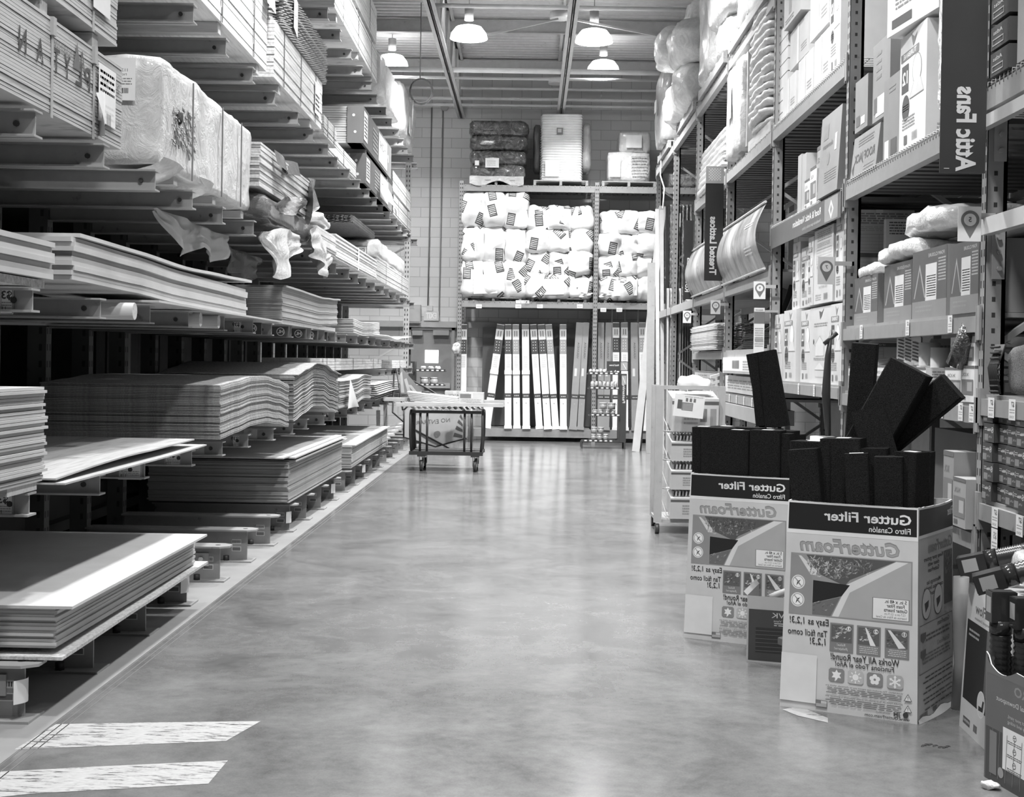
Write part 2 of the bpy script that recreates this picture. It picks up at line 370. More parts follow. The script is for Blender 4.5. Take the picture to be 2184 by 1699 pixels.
# coil of cable hanging beside the left rack top
t = thing('cable_coil', 'coil of thin cable hanging from the ceiling beside the left racking', 'cable', (U(898, 250, 22)[0], 22, U(898, 195, 22)[1]))
cx, cz = U(898, 194, 22)
for q in range(3):
    MB().tube([(cx+(.17+.01*q)*math.cos(a*.2617), 22+.02*q, cz+(.19+.01*q)*math.sin(a*.2617)) for a in range(25)], .008, 6).build('loop', G(.12), t)
MB().tube([(cx-.13, 22, cz-.15), (cx-.14, 22, cz-.62)], .012, 6).build('hanging_cable', G(.15), t)
MB().tube([(cx-.02, 22, cz+.19), (cx-.02, 22, 7.3)], .008, 6).build('hook_wire', G(.2), t)
# back wall: door, exit sign, electric box, conduits
def bx(px0, px1, py0, py1, Y, d, name, g, parent=None, r=.5, kind='plain', **kw):
    xa, zt = U(px0, (py0+py1)/2, Y); xb, _ = U(px1, (py0+py1)/2, Y); zt = U((px0+px1)/2, py0, Y)[1]; zb = U((px0+px1)/2, py1, Y)[1]
    return MB().box(xa, xb, Y, Y+d, zb, zt).build(name, G(g, r, kind), parent, **kw), (xa, xb, zb, zt)
m = MB(); xd0 = U(876, 800, YB)[0]; xd1 = U(962, 800, YB)[0]; zd = U(920, 703, YB)[1]
struct('door_1', m.box(xd0, xd1, YB-.05, YB+.02, 0, zd), G(.33, .4))
o = bpy.data.objects['door_1']; WM['door_1'] = Matrix.Translation(o.location)
xa, za = U(906, 773, YB); xb, zb = U(935, 746, YB)
MB().box(xa, xb, YB-.06, YB-.05, za, zb).build('door_window', G(.9, .5, 'emit', 2.2), o)
xa, za = U(905, 826, YB); xb, zb = U(960, 816, YB); MB().box(xa, xb, YB-.13, YB-.05, za, zb).build('push_bar', G(.6, .35), o)
for a, b in ((880, 902), (924, 958)):
    xa, za = U(a, 714, YB); xb, zb = U(b, 704, YB); MB().box(xa, xb, YB-.16, YB-.05, za, zb).build('door_closer', G(.4, .35), o)
m = MB(); m.box(xd0-.08, xd0, YB-.08, YB, 0, zd+.1); m.box(xd1, xd1+.06, YB-.08, YB, 0, zd+.1); m.box(xd0-.08, xd1+.06, YB-.08, YB, zd, zd+.1)
struct('trim_1', m, G(.4, .45))
m = MB(); xa, za = U(866, 690, YB); m.box(-6, 6, YB-.12, YB, za-.06, za+.06); struct('trim_2', m, G(.5, .5))
ob, (xa, xb, za, zb) = bx(903, 935, 663, 683, YB-.14, .1, 'sign_body', .7, thing('exit_sign', 'exit sign over the back door, pale letters on a light box', 'sign', (U(919, 673, YB)[0], YB-.1, 2.4)))
Print(f_cam(xa, YB-.14, za)).text('EXIT', (xb-xa)/2, (zb-za)/2, .16, .95, w=.22, bold=.03).build('printed_letters', ob.parent)
t = thing('electrical_box', 'grey electrical box on the block wall above the back door', 'electrical box', (U(882, 690, YB)[0], YB, U(882, 690, YB)[1]))
bx(868, 896, 649, 688, YB-.2, .2, 'box_body', .5, t); bx(870, 894, 652, 685, YB-.21, .01, 'box_door', .55, t)
t = thing('junction_box', 'small junction box on the wall between electrical box and exit sign', 'electrical box', (U(917, 650, YB)[0], YB, U(917, 662, YB)[1]))
bx(910, 922, 651, 662, YB-.08, .08, 'box_body', .6, t)
for px, py1, lab in ((921, 652, 'left'), (945, 672, 'right')):
    xa = U(px, 240, YB)[0]; za = U(px, 230, YB)[1]; zb = U(px, py1, YB)[1]
    pts = [(xa, YB-.03, za), (xa-.02, YB-.03, zb)] + ([(xa-.1, YB-.03, zb-.08), (xa-.16, YB-.03, zb-.08)] if px == 945 else [])
    tag(MB().tube(pts, .014, 8).build('wall_conduit', G(.3, .4)), 'thin vertical conduit on the block wall, the %s one of two' % lab, 'conduit')
xa, za = U(948, 229, YB); tag(MB().tube([(xa, YB-.08, za), (xa, YB, za)], .08, 14).build('alarm_bell', G(.5)), 'small round bell box at the top of the back wall', 'alarm')

# floor tape stripes near the camera, left
def stripe(px, lab):
    c = [FL(*p) for p in px]; tag(MB().add([(x, y, .0012) for x, y in c], [list(range(len(c)))]).build('floor_tape_stripe', G(.42, .6, 'worn')), lab, 'floor marking')
stripe([(22, 1604), (300, 1592), (478, 1584), (553, 1541), (300, 1545), (112, 1549)], 'worn white tape stripe on the floor, the upper of two at the lower left')
stripe([(-60, 1712), (60, 1699), (440, 1676), (482, 1626), (200, 1640), (30, 1650), (-100, 1656)], 'worn white tape stripe on the floor, the lower of two at the lower left')
stripe([(1668, 1512), (1700, 1525), (1765, 1540), (1765, 1530), (1720, 1512), (1690, 1508)], 'short curl of clear tape on the floor below the near gutter box')
# loading edge of paler concrete along the racks
xt = MB(); xt.add([(-3.4, 2, .0008), (-1.97, 2, .0008), (-1.97, 26.4, .0008), (-3.4, 26.4, .0008)], [(0, 1, 2, 3)])
struct('trim_3', xt, G(.25, .6, 'sheet'))
xt = MB()
for k in (0, 1, 2): xt.box(-1.965+k*.03, -1.96+k*.03, 2, 26, 0, .0012)
struct('trim_4', xt, G(.14, .6))
# ================================================================ left cantilever racking
XT = -2.1; XP = -3.32; SP = .905; LV = {1: .96, 2: 1.82, 3: 2.57, 4: 3.72, 5: 5.10}
def CY(k): return 6.62+SP*k
lr = thing('cantilever_rack', 'long grey cantilever lumber racking with steel arms, filling the left side of the aisle', 'cantilever rack', (XP, 5, 0))
steel = G(.31, .42, 'metal')
def ibeam(xa, xb, Y, z, h, w, m, tip=0):
    """I-section lying along X, top at z"""
    t = .008
    m.box(xa, xb, Y-w/2, Y+w/2, z-t, z); m.box(xa, xb, Y-w/2, Y+w/2, z-h, z-h+t); m.box(xa, xb, Y-.004, Y+.004, z-h+t, z-t)
def arm_mesh(z, xt, h, dz=0):
    m = MB(); t = .009; wd = .10
    def zz(x): return z+dz*(x-XP)/(xt-XP)
    for (za, zb) in ((-t, 0), (-h, -h+t)):
        m.hexa([(XP, -wd/2, z+za), (xt, -wd/2, zz(xt)+za), (xt, wd/2, zz(xt)+za), (XP, wd/2, z+za), (XP, -wd/2, z+zb), (xt, -wd/2, zz(xt)+zb), (xt, wd/2, zz(xt)+zb), (XP, wd/2, z+zb)])
    m.hexa([(XP, -.005, z-h), (xt-.012, -.005, zz(xt)-h), (xt-.012, .005, zz(xt)-h), (XP, .005, z-h), (XP, -.005, z), (xt-.012, -.005, zz(xt)), (xt-.012, .005, zz(xt)), (XP, .005, z)])
    m.tube([(xt-.09, -.016, z-h/2), (xt-.09, .0, z-h/2)], .013, 8, 1)
    return m
dark = G(.03, .6); rust = G(.24, .6, 'metal')
col0 = {}
rng = random.Random(5)
for k in range(-3, 21):
    Y = CY(k)
    c = MB(); c.box(XP-.13, XP+.0, Y-.05, Y+.05, 0, 5.6)
    for q in range(46): 
        z = .3+q*.115; c.box(XP+.0, XP+.0015, Y-.035, Y-.018, z, z+.045, 1); c.box(XP, XP+.0015, Y+.018, Y+.035, z, z+.045, 1)
        c.box(XP-.05, XP-.028, Y-.0515, Y-.05, z, z+.045, 1)
    co = c.build('column', [G(.09, .5, 'metal'), dark], lr)  # columns coloured darker than the arms to stand for deep shade in the racking
    b = MB(); w_ = .19; zt = .245
    b.box(XP, XT, Y-w_/2, Y+w_/2, zt-.012, zt); b.box(XP, XT+.035, Y-w_/2, Y+w_/2, 0, .012); b.box(XP, XT-.015, Y-.006, Y+.006, .012, zt-.012)
    b.hexa([(XT, -w_/2+Y, zt-.012), (XT+.06, -w_/4+Y, zt-.012), (XT+.06, w_/4+Y, zt-.012), (XT, w_/2+Y, zt-.012), (XT, -w_/2+Y, zt), (XT+.06, -w_/4+Y, zt), (XT+.06, w_/4+Y, zt), (XT, w_/2+Y, zt)])
    b.tube([(XT-.16, Y-.06, .012), (XT-.16, Y-.06, .05)], .022, 6, 1); b.tube([(XT-.03, Y-.0, zt), (XT-.03, Y, zt+.0012)], .018, 10, 1)
    b.box(XT-.13, XT-.06, Y-.0075, Y-.006, .13, .165, 2); b.box(XT-.13, XT-.06, Y-.0075, Y-.006, .075, .11, 2)
    for q in range(6): b.box(XT-.125+q*.0105, XT-.12+q*.0105, Y-.0085, Y-.0075, .137, .158, 1)
    b.box(XT-.125, XT-.065, Y-.0085, Y-.0075, .08, .105, 3)
    b.build('base_beam', [G(.30, .5, 'metal'), dark, G(.6), G(.15)], co)
    for lv in (1, 2, 3, 4, 5):
        if lv == 5 and k < 5: continue
        if lv == 4 and k < 1: continue
        if k < -1 and lv < 4: continue
        h = .10 if lv < 3 else .115
        xt = XT+rng.uniform(-.02, .02); dz = 0
        m = arm_mesh(LV[lv], xt, h, dz); 
        for v in m.v: v.y += Y
        m.build('arm', [steel, dark], co)
# extra arms low on the far end
for k in range(14, 20):
    Y = CY(k)+.3; m = arm_mesh(1.38, XT+.02, .10, .01)
    for v in m.v: v.y += Y
    m.build('arm', [steel, dark], lr)
# end frame of the run
ef = MB()
for X in (XP-.1, XT-.12):
    ef.box(X-.05, X+.05, 24.2, 24.28, 0, 5.3)
    for q in range(60): ef.box(X-.03, X-.015, 24.198, 24.2, .1+q*.085, .14+q*.085, 1); ef.box(X+.015, X+.03, 24.198, 24.2, .1+q*.085, .14+q*.085, 1)
for q in range(6): ef.bar((XP-.1, 24.24, .3+q*.85), (XT-.12, 24.24, .3+q*.85+(.7 if q % 2 else -.1)), .04, .03)
ef.build('end_frame', [G(.5, .5, 'metal'), dark], lr)
# price tags and bolted plates on the arm ends
def arm_tag(px, py, k, lv, w=.13, h=.1, txt='$39', plate=False, below=0):
    Y = CY(k); x = XT-.14; z = LV[lv]-.055-below
    p = Print(face((x-w/2+.03, Y-.012, z-h/2), (1, 0, 0), (0, -1, 0)))
    p.rect(0, 0, w, h, .75); p.frame(.002, .002, w-.002, h-.002, .003, .1); p.text(txt, w*.32, h*.72, h*.42, .05, bold=.03); p.lines(.01, .02, w*.9, h*.5, 3, .3); p.text('118', w*.2, h*.2, h*.24, .08)
    p.build('price_tag', lr)
for a in ((0, 0, 1, 1, .13, .1), (0, 0, 2, 1, .1, .095), (0, 0, -1, 1, .08, .1), (0, 0, -1, 2, .06, .11), (0, 0, 4, 2, .06, .09), (0, 0, 4, 1, .05, .09), (0, 0, 9, 1, .06, .09)):
    arm_tag(*a)
for k, lv in ((-1, 2), (-1, 1), (3, 1), (5, 1), (5, 2), (8, 2), (10, 2), (-1, 0), (3, 0)):
    Y = CY(k); z = LV.get(lv, .2)-.05; x = XT-.1-(.08 if lv else .04)
    m = MB(); m.box(x-.06, x+.05, Y-.02, Y-.008, z-.04 if lv else .1, z+.04 if lv else .19); m.tube([(x, Y-.045, z), (x, Y-.02, z)], .017, 6); m.build('bolted_plate', G(.45, .35), lr)
for k in (-1, 2, 6, 9, 12):        # curled tags on the base beams
    Y = CY(k); m = MB(); m.surf(lambda a, b: (XT-.03+.035*math.sin(a*2.4), Y-.09+.1*a, .08+.1*b), 6, 1); m.build('shelf_label', G(.7), lr)
# ---------------------------------------------------------------- loads
def sheet_mesh(y0, y1, xf, dep, th, prof, name, mat, ns=18):
    m = MB(); L = y1-y0
    for i in range(ns):
        a, b = i/ns, (i+1)/ns; za, zb = prof(a), prof(b)
        m.hexa([(xf-dep, y0+a*L, za), (xf, y0+a*L, za), (xf, y0+b*L, zb), (xf-dep, y0+b*L, zb), (xf-dep, y0+a*L, za+th), (xf, y0+a*L, za+th), (xf, y0+b*L, zb+th), (xf-dep, y0+b*L, zb+th)])
    # drop the inner partitions
    keep = [(f, mi, sm) for j, (f, mi, sm) in enumerate(zip(m.f, m.m, m.sm)) if not (j % 6 == 2 and j//6 > 0 and False)]
    return m
def stack(name, cat, label, group, y0, y1, xf, dep, z0, th, n, prof, mat, jit=.006, gap=.0022, seed=0, top=None, relax=0):
    """a pile of loose boards; every board is an object, copies share one mesh"""
    rr = random.Random(seed); first = None
    for i in range(n):
        z = z0+i*(th+gap)
        if first is None:
            m = sheet_mesh(y0, y1, xf, dep, th, lambda a: z0+prof(a), name, mat)
            first = m.build(name, mat); tag(first, label, cat, group); base = first.location.copy(); o = first
        else:
            o = first.copy(); COL.objects.link(o)
        o.location = base+Vector((rr.uniform(-jit, jit), rr.uniform(-jit, jit)*1.5, z-z0))
        if relax: o.scale.z = 1
        if i == n-1 and top: o['label'] = top[0]; o.location.x += top[1]; o.location.y += top[2]; del o['group']
    return first
flat = lambda a: 0
def bow(h): return lambda a: h*math.sin(a*math.pi)
def sag(seq):     # piecewise smooth profile through the listed heights
    def f(a):
        t = a*(len(seq)-1); i = min(int(t), len(seq)-2); u = t-i; u = u*u*(3-2*u); return seq[i]*(1-u)+seq[i+1]*u
    return f
# level 0
stack('drywall_sheet', 'panel', 'pale drywall sheet in the low pile nearest the camera at floor level left', 'drywall sheets in the nearest floor pile', 5.75, 8.15, -2.0, 1.24, .292, .0125, 14, flat, G(.52, .7, 'sheet'), .008, .001, 1, ('topmost white drywall sheet of the nearest floor pile, jutting out over the rest', .09, -.03))
stack('backing_board', 'panel', 'warped pale backing board under the nearest drywall pile', None, 5.7, 8.3, -1.96, 1.1, .262, .014, 1, sag([-.01, .0, .012]), G(.5, .7, 'osb'))
stack('fibreboard_sheet', 'panel', 'fibreboard sheet in the tall floor pile beyond the empty base beams', 'fibreboard sheets in the second floor pile', 11.75, 15.1, -2.08, 1.22, .28, .0125, 27, flat, G(.36, .75, 'sheet'), .007, .0012, 2, ('topmost pale fibreboard sheet of the second floor pile, pulled out toward the aisle', .06, .04))
for q in range(2): tag(sheet_mesh(11.75-.3*q, 15.0, -2.02-.05*q, 1.2, .012, lambda a: .668+.016*q, '', None).build('fibreboard_sheet', G(.52, .7, 'sheet')), ['pale board lying on top of the second floor pile, lower of two', 'pale board lying on top of the second floor pile, upper of two'][q], 'panel')
stack('hardboard_sheet', 'panel', 'hardboard sheet in the third floor pile, before the far clutter', 'hardboard sheets in the third floor pile', 15.7, 19.6, -2.05, 1.2, .27, .0125, 20, sag([0, .02, .03]), G(.45, .75, 'sheet'), .007, .001, 3, ('topmost white hardboard sheet of the third floor pile, shifted outward', .05, .02))
# level 1
stack('plywood_sheet', 'panel', 'pale plywood sheet in the middle shelf pile cut off by the left picture edge', 'plywood sheets in the pile at the left edge', 3.6, 5.83, -2.085, 1.22, 1.0, .0118, 29, flat, G(.47, .7, 'sheet'), .011, .0022, 4)
tag(MB().box(-3.3, -2.1, 5.45, 5.78, .965, 1.0).build('wood_spacer', G(.5, .7, 'woodx')), 'wood spacer under the plywood pile at the left edge', 'spacer')
for q, (xe, ye, lab) in enumerate(((-2.02, 8.5, 'lower of two thin warped plywood sheets lying on the middle shelf'), (-2.06, 8.35, 'upper of two thin warped plywood sheets lying on the middle shelf'))):
    tag(sheet_mesh(5.9, ye, xe, 1.2, .008, (lambda q: lambda a: .975+.02*q+.028*q*math.sin(a*3.1)+.1*q*max(0, a-.6)**1.3+.03*(1-q)*max(0, a-.7))(q), '', None).build('plywood_sheet', G(.42, .65, 'wood')), lab, 'panel')
stack('osb_sheet', 'panel', 'strand board sheet in the big bowed middle shelf pile with the dark front end', 'strand board sheets in the bowed pile', 9.12, 11.72, -2.08, 1.22, .995, .0095, 32, sag([-.01, .01, .035, .035, 0, -.05]), G(.33, .8, 'osb'), .006, .002, 5)
stack('siding_sheet', 'panel', 'thin curved siding sheet in the wavy middle shelf pile', 'siding sheets in the wavy pile', 11.85, 14.6, -2.06, 1.22, .985, .007, 34, sag([0, .05, .10, .085, .02, -.02]), G(.33, .8, 'osb'), .008, .0052, 6, ('topmost sheet of the wavy siding pile, shifted out a little', .03, .02))
stack('siding_sheet', 'panel', 'rough siding sheet in the third middle shelf pile', 'siding sheets in the third middle shelf pile', 14.8, 17.8, -2.08, 1.22, .985, .009, 26, sag([-.0, .0, .01, .05, .03]), G(.38, .8, 'osb'), .012, .003, 7)
tag(MB().surf(lambda a, b: (-2.03+.04*a*b, 15.2+.5*b+.15*a, .98+.34*a*(1-b)), 6, 4).build('torn_paper', G(.8)), 'torn white paper hanging off the third middle shelf pile', 'paper')
stack('thin_board', 'panel', 'thin board fanned out in the far middle shelf pile', 'thin boards at the far end of the middle shelf', 18.2, 22.4, -2.05, 1.1, .985, .009, 9, sag([0, .02, 0]), G(.55, .7, 'osb'), .035, .016, 8)
# level 2
stack('foam_board', 'panel', 'thick pale board in the upper shelf stack cut off by the left picture edge', 'thick boards at the left edge', 3.6, 5.93, -2.09, 1.2, 1.87, .022, 7, flat, G(.47, .7, 'sheet'), .010, .0012, 9)
for q in range(3): tag(MB().box(-3.2, -2.2-.055*q, 3.7, 5.6-.12*q, 2.035+.029*q, 2.062+.029*q).build('foam_board', G(.47, .7, 'sheet')), ['lowest', 'middle', 'highest'][q]+' stepped board on top of the thick boards at the left edge', 'panel')
tag(MB().box(-3.2, -2.12, 3.7, 5.9, 1.83, 1.865).build('wood_spacer', G(.5, .7, 'osb')), 'rough board under the thick boards at the left edge', 'spacer')
stack('trim_board', 'panel', 'long pale trim board in the drooping stack on the upper shelf', 'long boards in the drooping upper shelf stack', 6.25, 10.1, -2.12, .62, 1.86, .021, 9, sag([.03, .02, 0, -.005, -.012]), G(.47, .7, 'sheet'), .014, .001, 10)
tag(sheet_mesh(6.3, 10.2, -2.1, .5, .018, sag([2.09, 2.085, 2.07, 2.085, 2.10]), '', None).build('trim_board', G(.5, .7, 'sheet')), 'loose long board curling up on top of the drooping upper shelf stack', 'panel')
tag(sheet_mesh(7.4, 11.1, -2.03, .5, .012, sag([1.835, 1.83, 1.828]), '', None).build('trim_board', G(.47, .7, 'sheet')), 'thin pale board under the drooping stack, reaching toward the fibreboard pile', 'panel')
stack('mdf_sheet', 'panel', 'fibreboard sheet in the neat upper shelf pile in the middle of the left racking', 'sheets in the neat upper shelf pile', 11.35, 14.6, -2.08, 1.22, 1.865, .0155, 17, sag([0, .0, -.005, -.008, .01, .03]), G(.38, .72, 'sheet'), .005, .0012, 11, ('topmost sheet of the neat upper shelf pile, lipping over the edge', .03, .02))
tag(MB().box(-3.2, -2.085, 11.36, 14.5, 1.825, 1.862).build('wood_spacer', G(.4, .7, 'woodx')), 'wood packer under the neat upper shelf pile', 'spacer')
stack('curved_sheet', 'panel', 'thin curved panel in the small upper shelf pile', 'curved panels in the small upper shelf pile', 16.1, 18.9, -2.1, .9, 1.85, .012, 9, sag([0, -.02, 0, .03]), G(.6, .6, 'sheet'), .006, .007, 12)
tag(sheet_mesh(18.2, 23.4, -2.05, .8, .01, sag([1.86, 1.87, 1.84, 1.88, 1.92]), '', None).build('thin_board', G(.75)), 'single thin white board lying at the far end of the upper shelf', 'panel')
# dunnage: square timbers and joists between the arms of level 2
for k, (Y, lab) in enumerate(((7.12, 'first'), (8.55, 'second'), (9.05, 'third'))):
    m = MB(); r = .045; xt = XT+.02
    m.tube([(-3.3, Y, 1.78), (xt, Y, 1.775)], r, 12); tag(m.build('round_post', G(.5, .7, 'woodx')), 'round wooden post end between upper shelf arms under the long boards, %s from the left' % lab, 'post')
m = MB(); m.tube([(-3.3, 6.2, .20), (-2.16, 6.2, .205)], .045, 14); tag(m.build('round_post', G(.28, .8, 'woodx')), 'weathered round post lying under the nearest drywall pile', 'post')
tag(MB().box(-3.3, -2.2, 7.1, 7.22, .17, .255).build('square_timber', G(.5, .7, 'woodx')), 'short square timber under the nearest drywall pile, behind the round post', 'timber')
for k, Y in enumerate((10.55, 11.75, 12.65, 13.35, 14.0)):
    t = thing('wood_joist', 'dark joist end with round white mark under the upper shelf piles, number %s from the left' % ('one two three four five'.split()[k]), 'joist', (-2.6, Y, 1.7))
    t['label'] = ['dark joist with round white mark and lettering beside the first tagged arm', 'dark joist end with round mark under the left edge of the neat pile', 'dark joist end with round mark under the middle of the neat pile', 'dark joist end with round mark right of the middle of the neat pile', 'dark joist end with round mark under the right end of the neat pile'][k]
    MB().box(-3.3, XT+.01, Y-.02, Y+.02, 1.72, 1.81).build('joist_body', G(.06, .6), t)
    p = Print(f_cam(XT-.16, Y-.02, 1.72)); p.disc(.1, .045, .036, .75); p.disc(.1, .045, .030, .05); p.text('HL', .1, .045, .04, .8, bold=.03)
    if k == 0: p.text('Janel', .0, .045, .05, .8, bold=.02, shear=.3)
    p.build('printed_mark', t)
# ---------------------------------------------------------------- strapped bundles and wrapped loads on the upper arms
def bundle(name, label, cat, y0, y1, z0, z1, xf=-2.12, dep=1.15, mat=None, n=10, straps=2, base=.0, group=None, jit=.004, seed=0, rotmat=None, strapw=.02):
    """a strapped bundle of boards: boards with real gaps between them, straps round the bundle"""
    t = thing(name, label, cat, (xf-dep/2, (y0+y1)/2, z0), 0, group)
    rr = random.Random(seed); m = MB(); h = (z1-z0)/n
    for i in range(n):
        j = rr.uniform(-jit, jit); m.box(xf-dep, xf+j, y0+rr.uniform(-jit, jit), y1+rr.uniform(-jit, jit), z0+i*h, z0+(i+1)*h-min(.003, h*.25))
    m.box(xf-dep, xf-.012, y0+.012, y1-.012, z0+.001, z1-.002)
    m.build('boards', mat or G(.6, .7, 'wood'), t)
    for q in range(straps):
        y = y0+(y1-y0)*(q+.5)/straps; m = MB()
        m.box(xf+.006, xf+.008, y-strapw/2, y+strapw/2, z0-.003, z1+.003); m.box(xf-dep, xf+.006, y-strapw/2, y+strapw/2, z1+.001, z1+.003)
        m.build('strap', G(.08, .5), t)
    return t
def dunnage(xf, ys, z0, z1, lab, dep=1.1, g=.5):
    for i, y in enumerate(ys):
        tag(MB().box(xf-dep, xf-.02, y-.045, y+.045, z0, z1).build('wood_spacer', G(g, .7, 'woodx')), lab+(', %s one' % ['nearest', 'middle', 'farthest', 'fourth'][i] if len(ys) > 1 else ''), 'spacer')
def on_face(t, y0, z0, xf, w, h, items, name='printed_label', g=.85, tilt=0):
    p = Print(face((xf, y0, z0), (0, math.cos(tilt), math.sin(tilt)), (1, 0, 0), (0, -math.sin(tilt), math.cos(tilt))), .01)
    if g is not None: p.rect(0, 0, w, h, g)
    items(p); p.build(name, t)
# near plywood bundles, upper left
plyA = bundle('plywood_bundle', 'strapped plywood bundle with hand lettered edge and hanging tags, upper left edge', 'plywood bundle', 4.55, 6.98, 2.60, 3.02, -2.12, 1.18, G(.44, .7, 'ply'), 26, 0, seed=1, jit=.003)
for q, yy in enumerate((5.95, 6.52)):
    m = MB(); m.box(-2.118, -2.114, yy-.012, yy+.012, 2.58, 3.0); m.box(-2.125, -2.105, yy-.02, yy+.02, 2.94, 3.02); m.build('strap', G(.35, .4), plyA)
p = Print(face((-2.12, 4.9, 2.72), (0, 1, 0), (1, 0, 0)), .005)
for i, ch in enumerate('NATYLP'):
    pass
for ch, yy in zip('PLYTAN', (6.42, 6.30, 6.14, 6.0, 5.80, 5.60)):
    p.text(ch, yy-4.9, .12-.01*(6.3-yy), .15, .05, w=.085, bold=.01)
p.text('XTNARIHW', 1.22, .19, .05, .15, w=.3); p.poly([(1.32, .14), (1.42, .14), (1.37, .27)], .12); p.text('A', 1.44, .19, .13, .08); p.text('22-02', 1.9, .17, .06, .12, w=.25); p.text('HCAL', 1.98, .0, .06, .15, w=.15)
p.build('lettering', plyA)
on_face(plyA, 6.56, 2.68, -2.116, .27, .28, lambda p: (p.lines(.02, .14, .25, .26, 4, .4), p.lines(.02, .02, .25, .1, 3, .6), p.text('TECO 5', .1, .2, .03, .2)), 'paper_tag', .75)
m = MB(); m.surf(lambda a, b: (-2.1+.03*math.sin(a*3+b*2), 6.5+.09*a+.06*b, 2.80-.20*b+.02*a), 4, 6); m.build('hanging_tag', G(.85), plyA)
p = Print(face((-2.075, 6.52, 2.62), (0, 1, 0), (1, 0, 0)), .012); p.bars(.03, .02, .1, .09, .1); p.build('barcode', plyA)
dunnage(-2.12, (5.1, 5.9, 6.6), 3.023, 3.10, 'wood spacer between the two lettered plywood bundles')
plyB = bundle('plywood_bundle', 'strapped plywood bundle on top of the hand lettered one, cut by the top left corner', 'plywood bundle', 4.4, 6.88, 3.105, 3.68, -2.12, 1.18, G(.46, .7, 'ply'), 34, 0, seed=2, jit=.003)
for yy in (5.85, 6.5):
    m = MB(); m.box(-2.118, -2.114, yy-.012, yy+.012, 3.09, 3.68); m.build('strap', G(.35, .4), plyB)
on_face(plyB, 6.46, 3.2, -2.114, .26, .5, lambda p: (p.lines(.03, .3, .2, .45, 4, .6), p.text('30C', .3, .2, .1, .15, w=.12)), 'paper_tag', .72)
# level 4 long board bundles
bC = bundle('lumber_bundle', 'pale strapped bundle of wide boards reaching out of the picture top', 'lumber bundle', 7.6, 10.75, 3.80, 4.42, -2.12, 1.15, G(.7, .65, 'wood'), 12, 3, seed=3)
dunnage(-2.12, (7.9, 9.2, 10.5), 3.725, 3.797, 'wood spacer under the highest pale lumber bundle')
bD = bundle('lumber_bundle', 'pale strapped bundle of wide boards below the stack of lattice panels', 'lumber bundle', 10.95, 13.45, 3.80, 4.26, -2.1, 1.15, G(.68, .65, 'wood'), 15, 3, seed=4)
on_face(bD, 12.95, 3.88, -2.098, .3, .3, lambda p: (p.lines(.03, .03, .27, .2, 4, .6),), 'paper_tag', .8)
dunnage(-2.1, (11.3, 12.9), 3.725, 3.797, 'wood spacer under the pale bundle that carries the lattice panels')
# lattice panels
def lattice_mesh(L, W, pitch, th, s=1):
    m = MB(); n = int((L+W)/pitch)
    for layer in (0, 1):
        for i in range(n):
            a = -W+i*pitch; p0 = [a, 0]; p1 = [a+W, W]
            if p0[0] < 0: p0 = [0, -a]
            if p1[0] > L: p1 = [L, L-a]
            if p1[0]-p0[0] < .04: continue
            z = layer*th+th/2
            if layer: q0, q1 = (L-p0[0], p0[1], z), (L-p1[0], p1[1], z)
            else: q0, q1 = (p0[0], p0[1], z), (p1[0], p1[1], z)
            m.bar((q0[1], q0[0], q0[2]), (q1[1], q1[0], q1[2]), .035, th*.95)
    return m
def lattice_stack(x0, y0, z0, L, W, n, g, label, group, frame=False):
    first = None
    for i in range(n):
        if first is None:
            m = lattice_mesh(L, W, .105, .008); 
            for v in m.v: v.x += x0; v.y += y0; v.z += z0
            first = m.build('lattice_panel', G(g, .7, 'wood')); tag(first, label, 'lattice panel', group); base = first.location.copy(); o = first
        else: o = first.copy(); COL.objects.link(o)
        o.location = base+Vector((R(-.012, .012), R(-.03, .03), i*.0195))
lattice_stack(-3.28, 11.15, 4.265, 2.44, 1.2, 19, .38, 'diagonal lattice panel in the high stack on the left racking', 'lattice panels high on the left')
on = MB().surf(lambda a, b: (-2.06, 11.6+.2*a, 4.36+.3*b-.05*a), 3, 3); tag(on.build('paper_tag', G(.85)), 'white paper tag hanging over the front of the high lattice stack', 'tag')
on = MB().surf(lambda a, b: (-2.07-.02*math.sin(b*3), 10.5+.35*a+.1*b, 4.28+.34*b), 5, 5); tag(on.build('paper_tag', G(.85)), 'white paper sheet at the end of the highest pale lumber bundle', 'tag')
bundle('lumber_bundle', 'short lumber bundle lying just past the high lattice stack', 'lumber bundle', 13.6, 14.5, 3.78, 3.98, -2.1, 1.1, G(.4, .65, 'wood'), 8, 2, seed=5)
# level 3 loads
t = thing('wrapped_siding_pallet', 'large film wrapped siding bundle with white label and torn corner, left', 'wrapped bundle', (-2.7, 9, 2.66))
MB().box(-3.25, -2.18, 7.78, 10.2, 2.64, 3.17).build('boards', G(.55, .7, 'ply'), t)
MB().soft(-3.3, -2.12, 7.68, 10.3, 2.63, 3.25, 0, 34, .02, 2.6, 3, 0, (12, 26, 16)).build('stretch_film', G(.66, .42, 'film'), t)
m = MB()
m.surf(lambda a, b: (-2.11-.3*b*b+.02*math.sin(a*9), 7.75+1.2*a, 2.68-.17*b*(.6+.4*math.sin(a*7))), 14, 4); m.build('loose_film', G(.6, .4, 'film'), t)
m = MB(); rr = random.Random(3)
for q in range(160):
    y = 7.95+rr.random()*.55; z = 2.80+rr.random()*.26; m.bar((-2.125, y, z), (-2.118+rr.random()*.012, y+rr.uniform(-.02, .02), z-rr.uniform(.01, .06)), .008, .005)
m.build('torn_fibre', G(.3, .8), t)
MB().soft(-2.2, -2.105, 8.02, 8.2, 2.92, 3.02, 0, 2.5, .01, 9, 2, 0, (4, 8, 8)).build('hole_shade', G(.01, .9), t)  # black lump: the shade inside the torn hole put in by colour
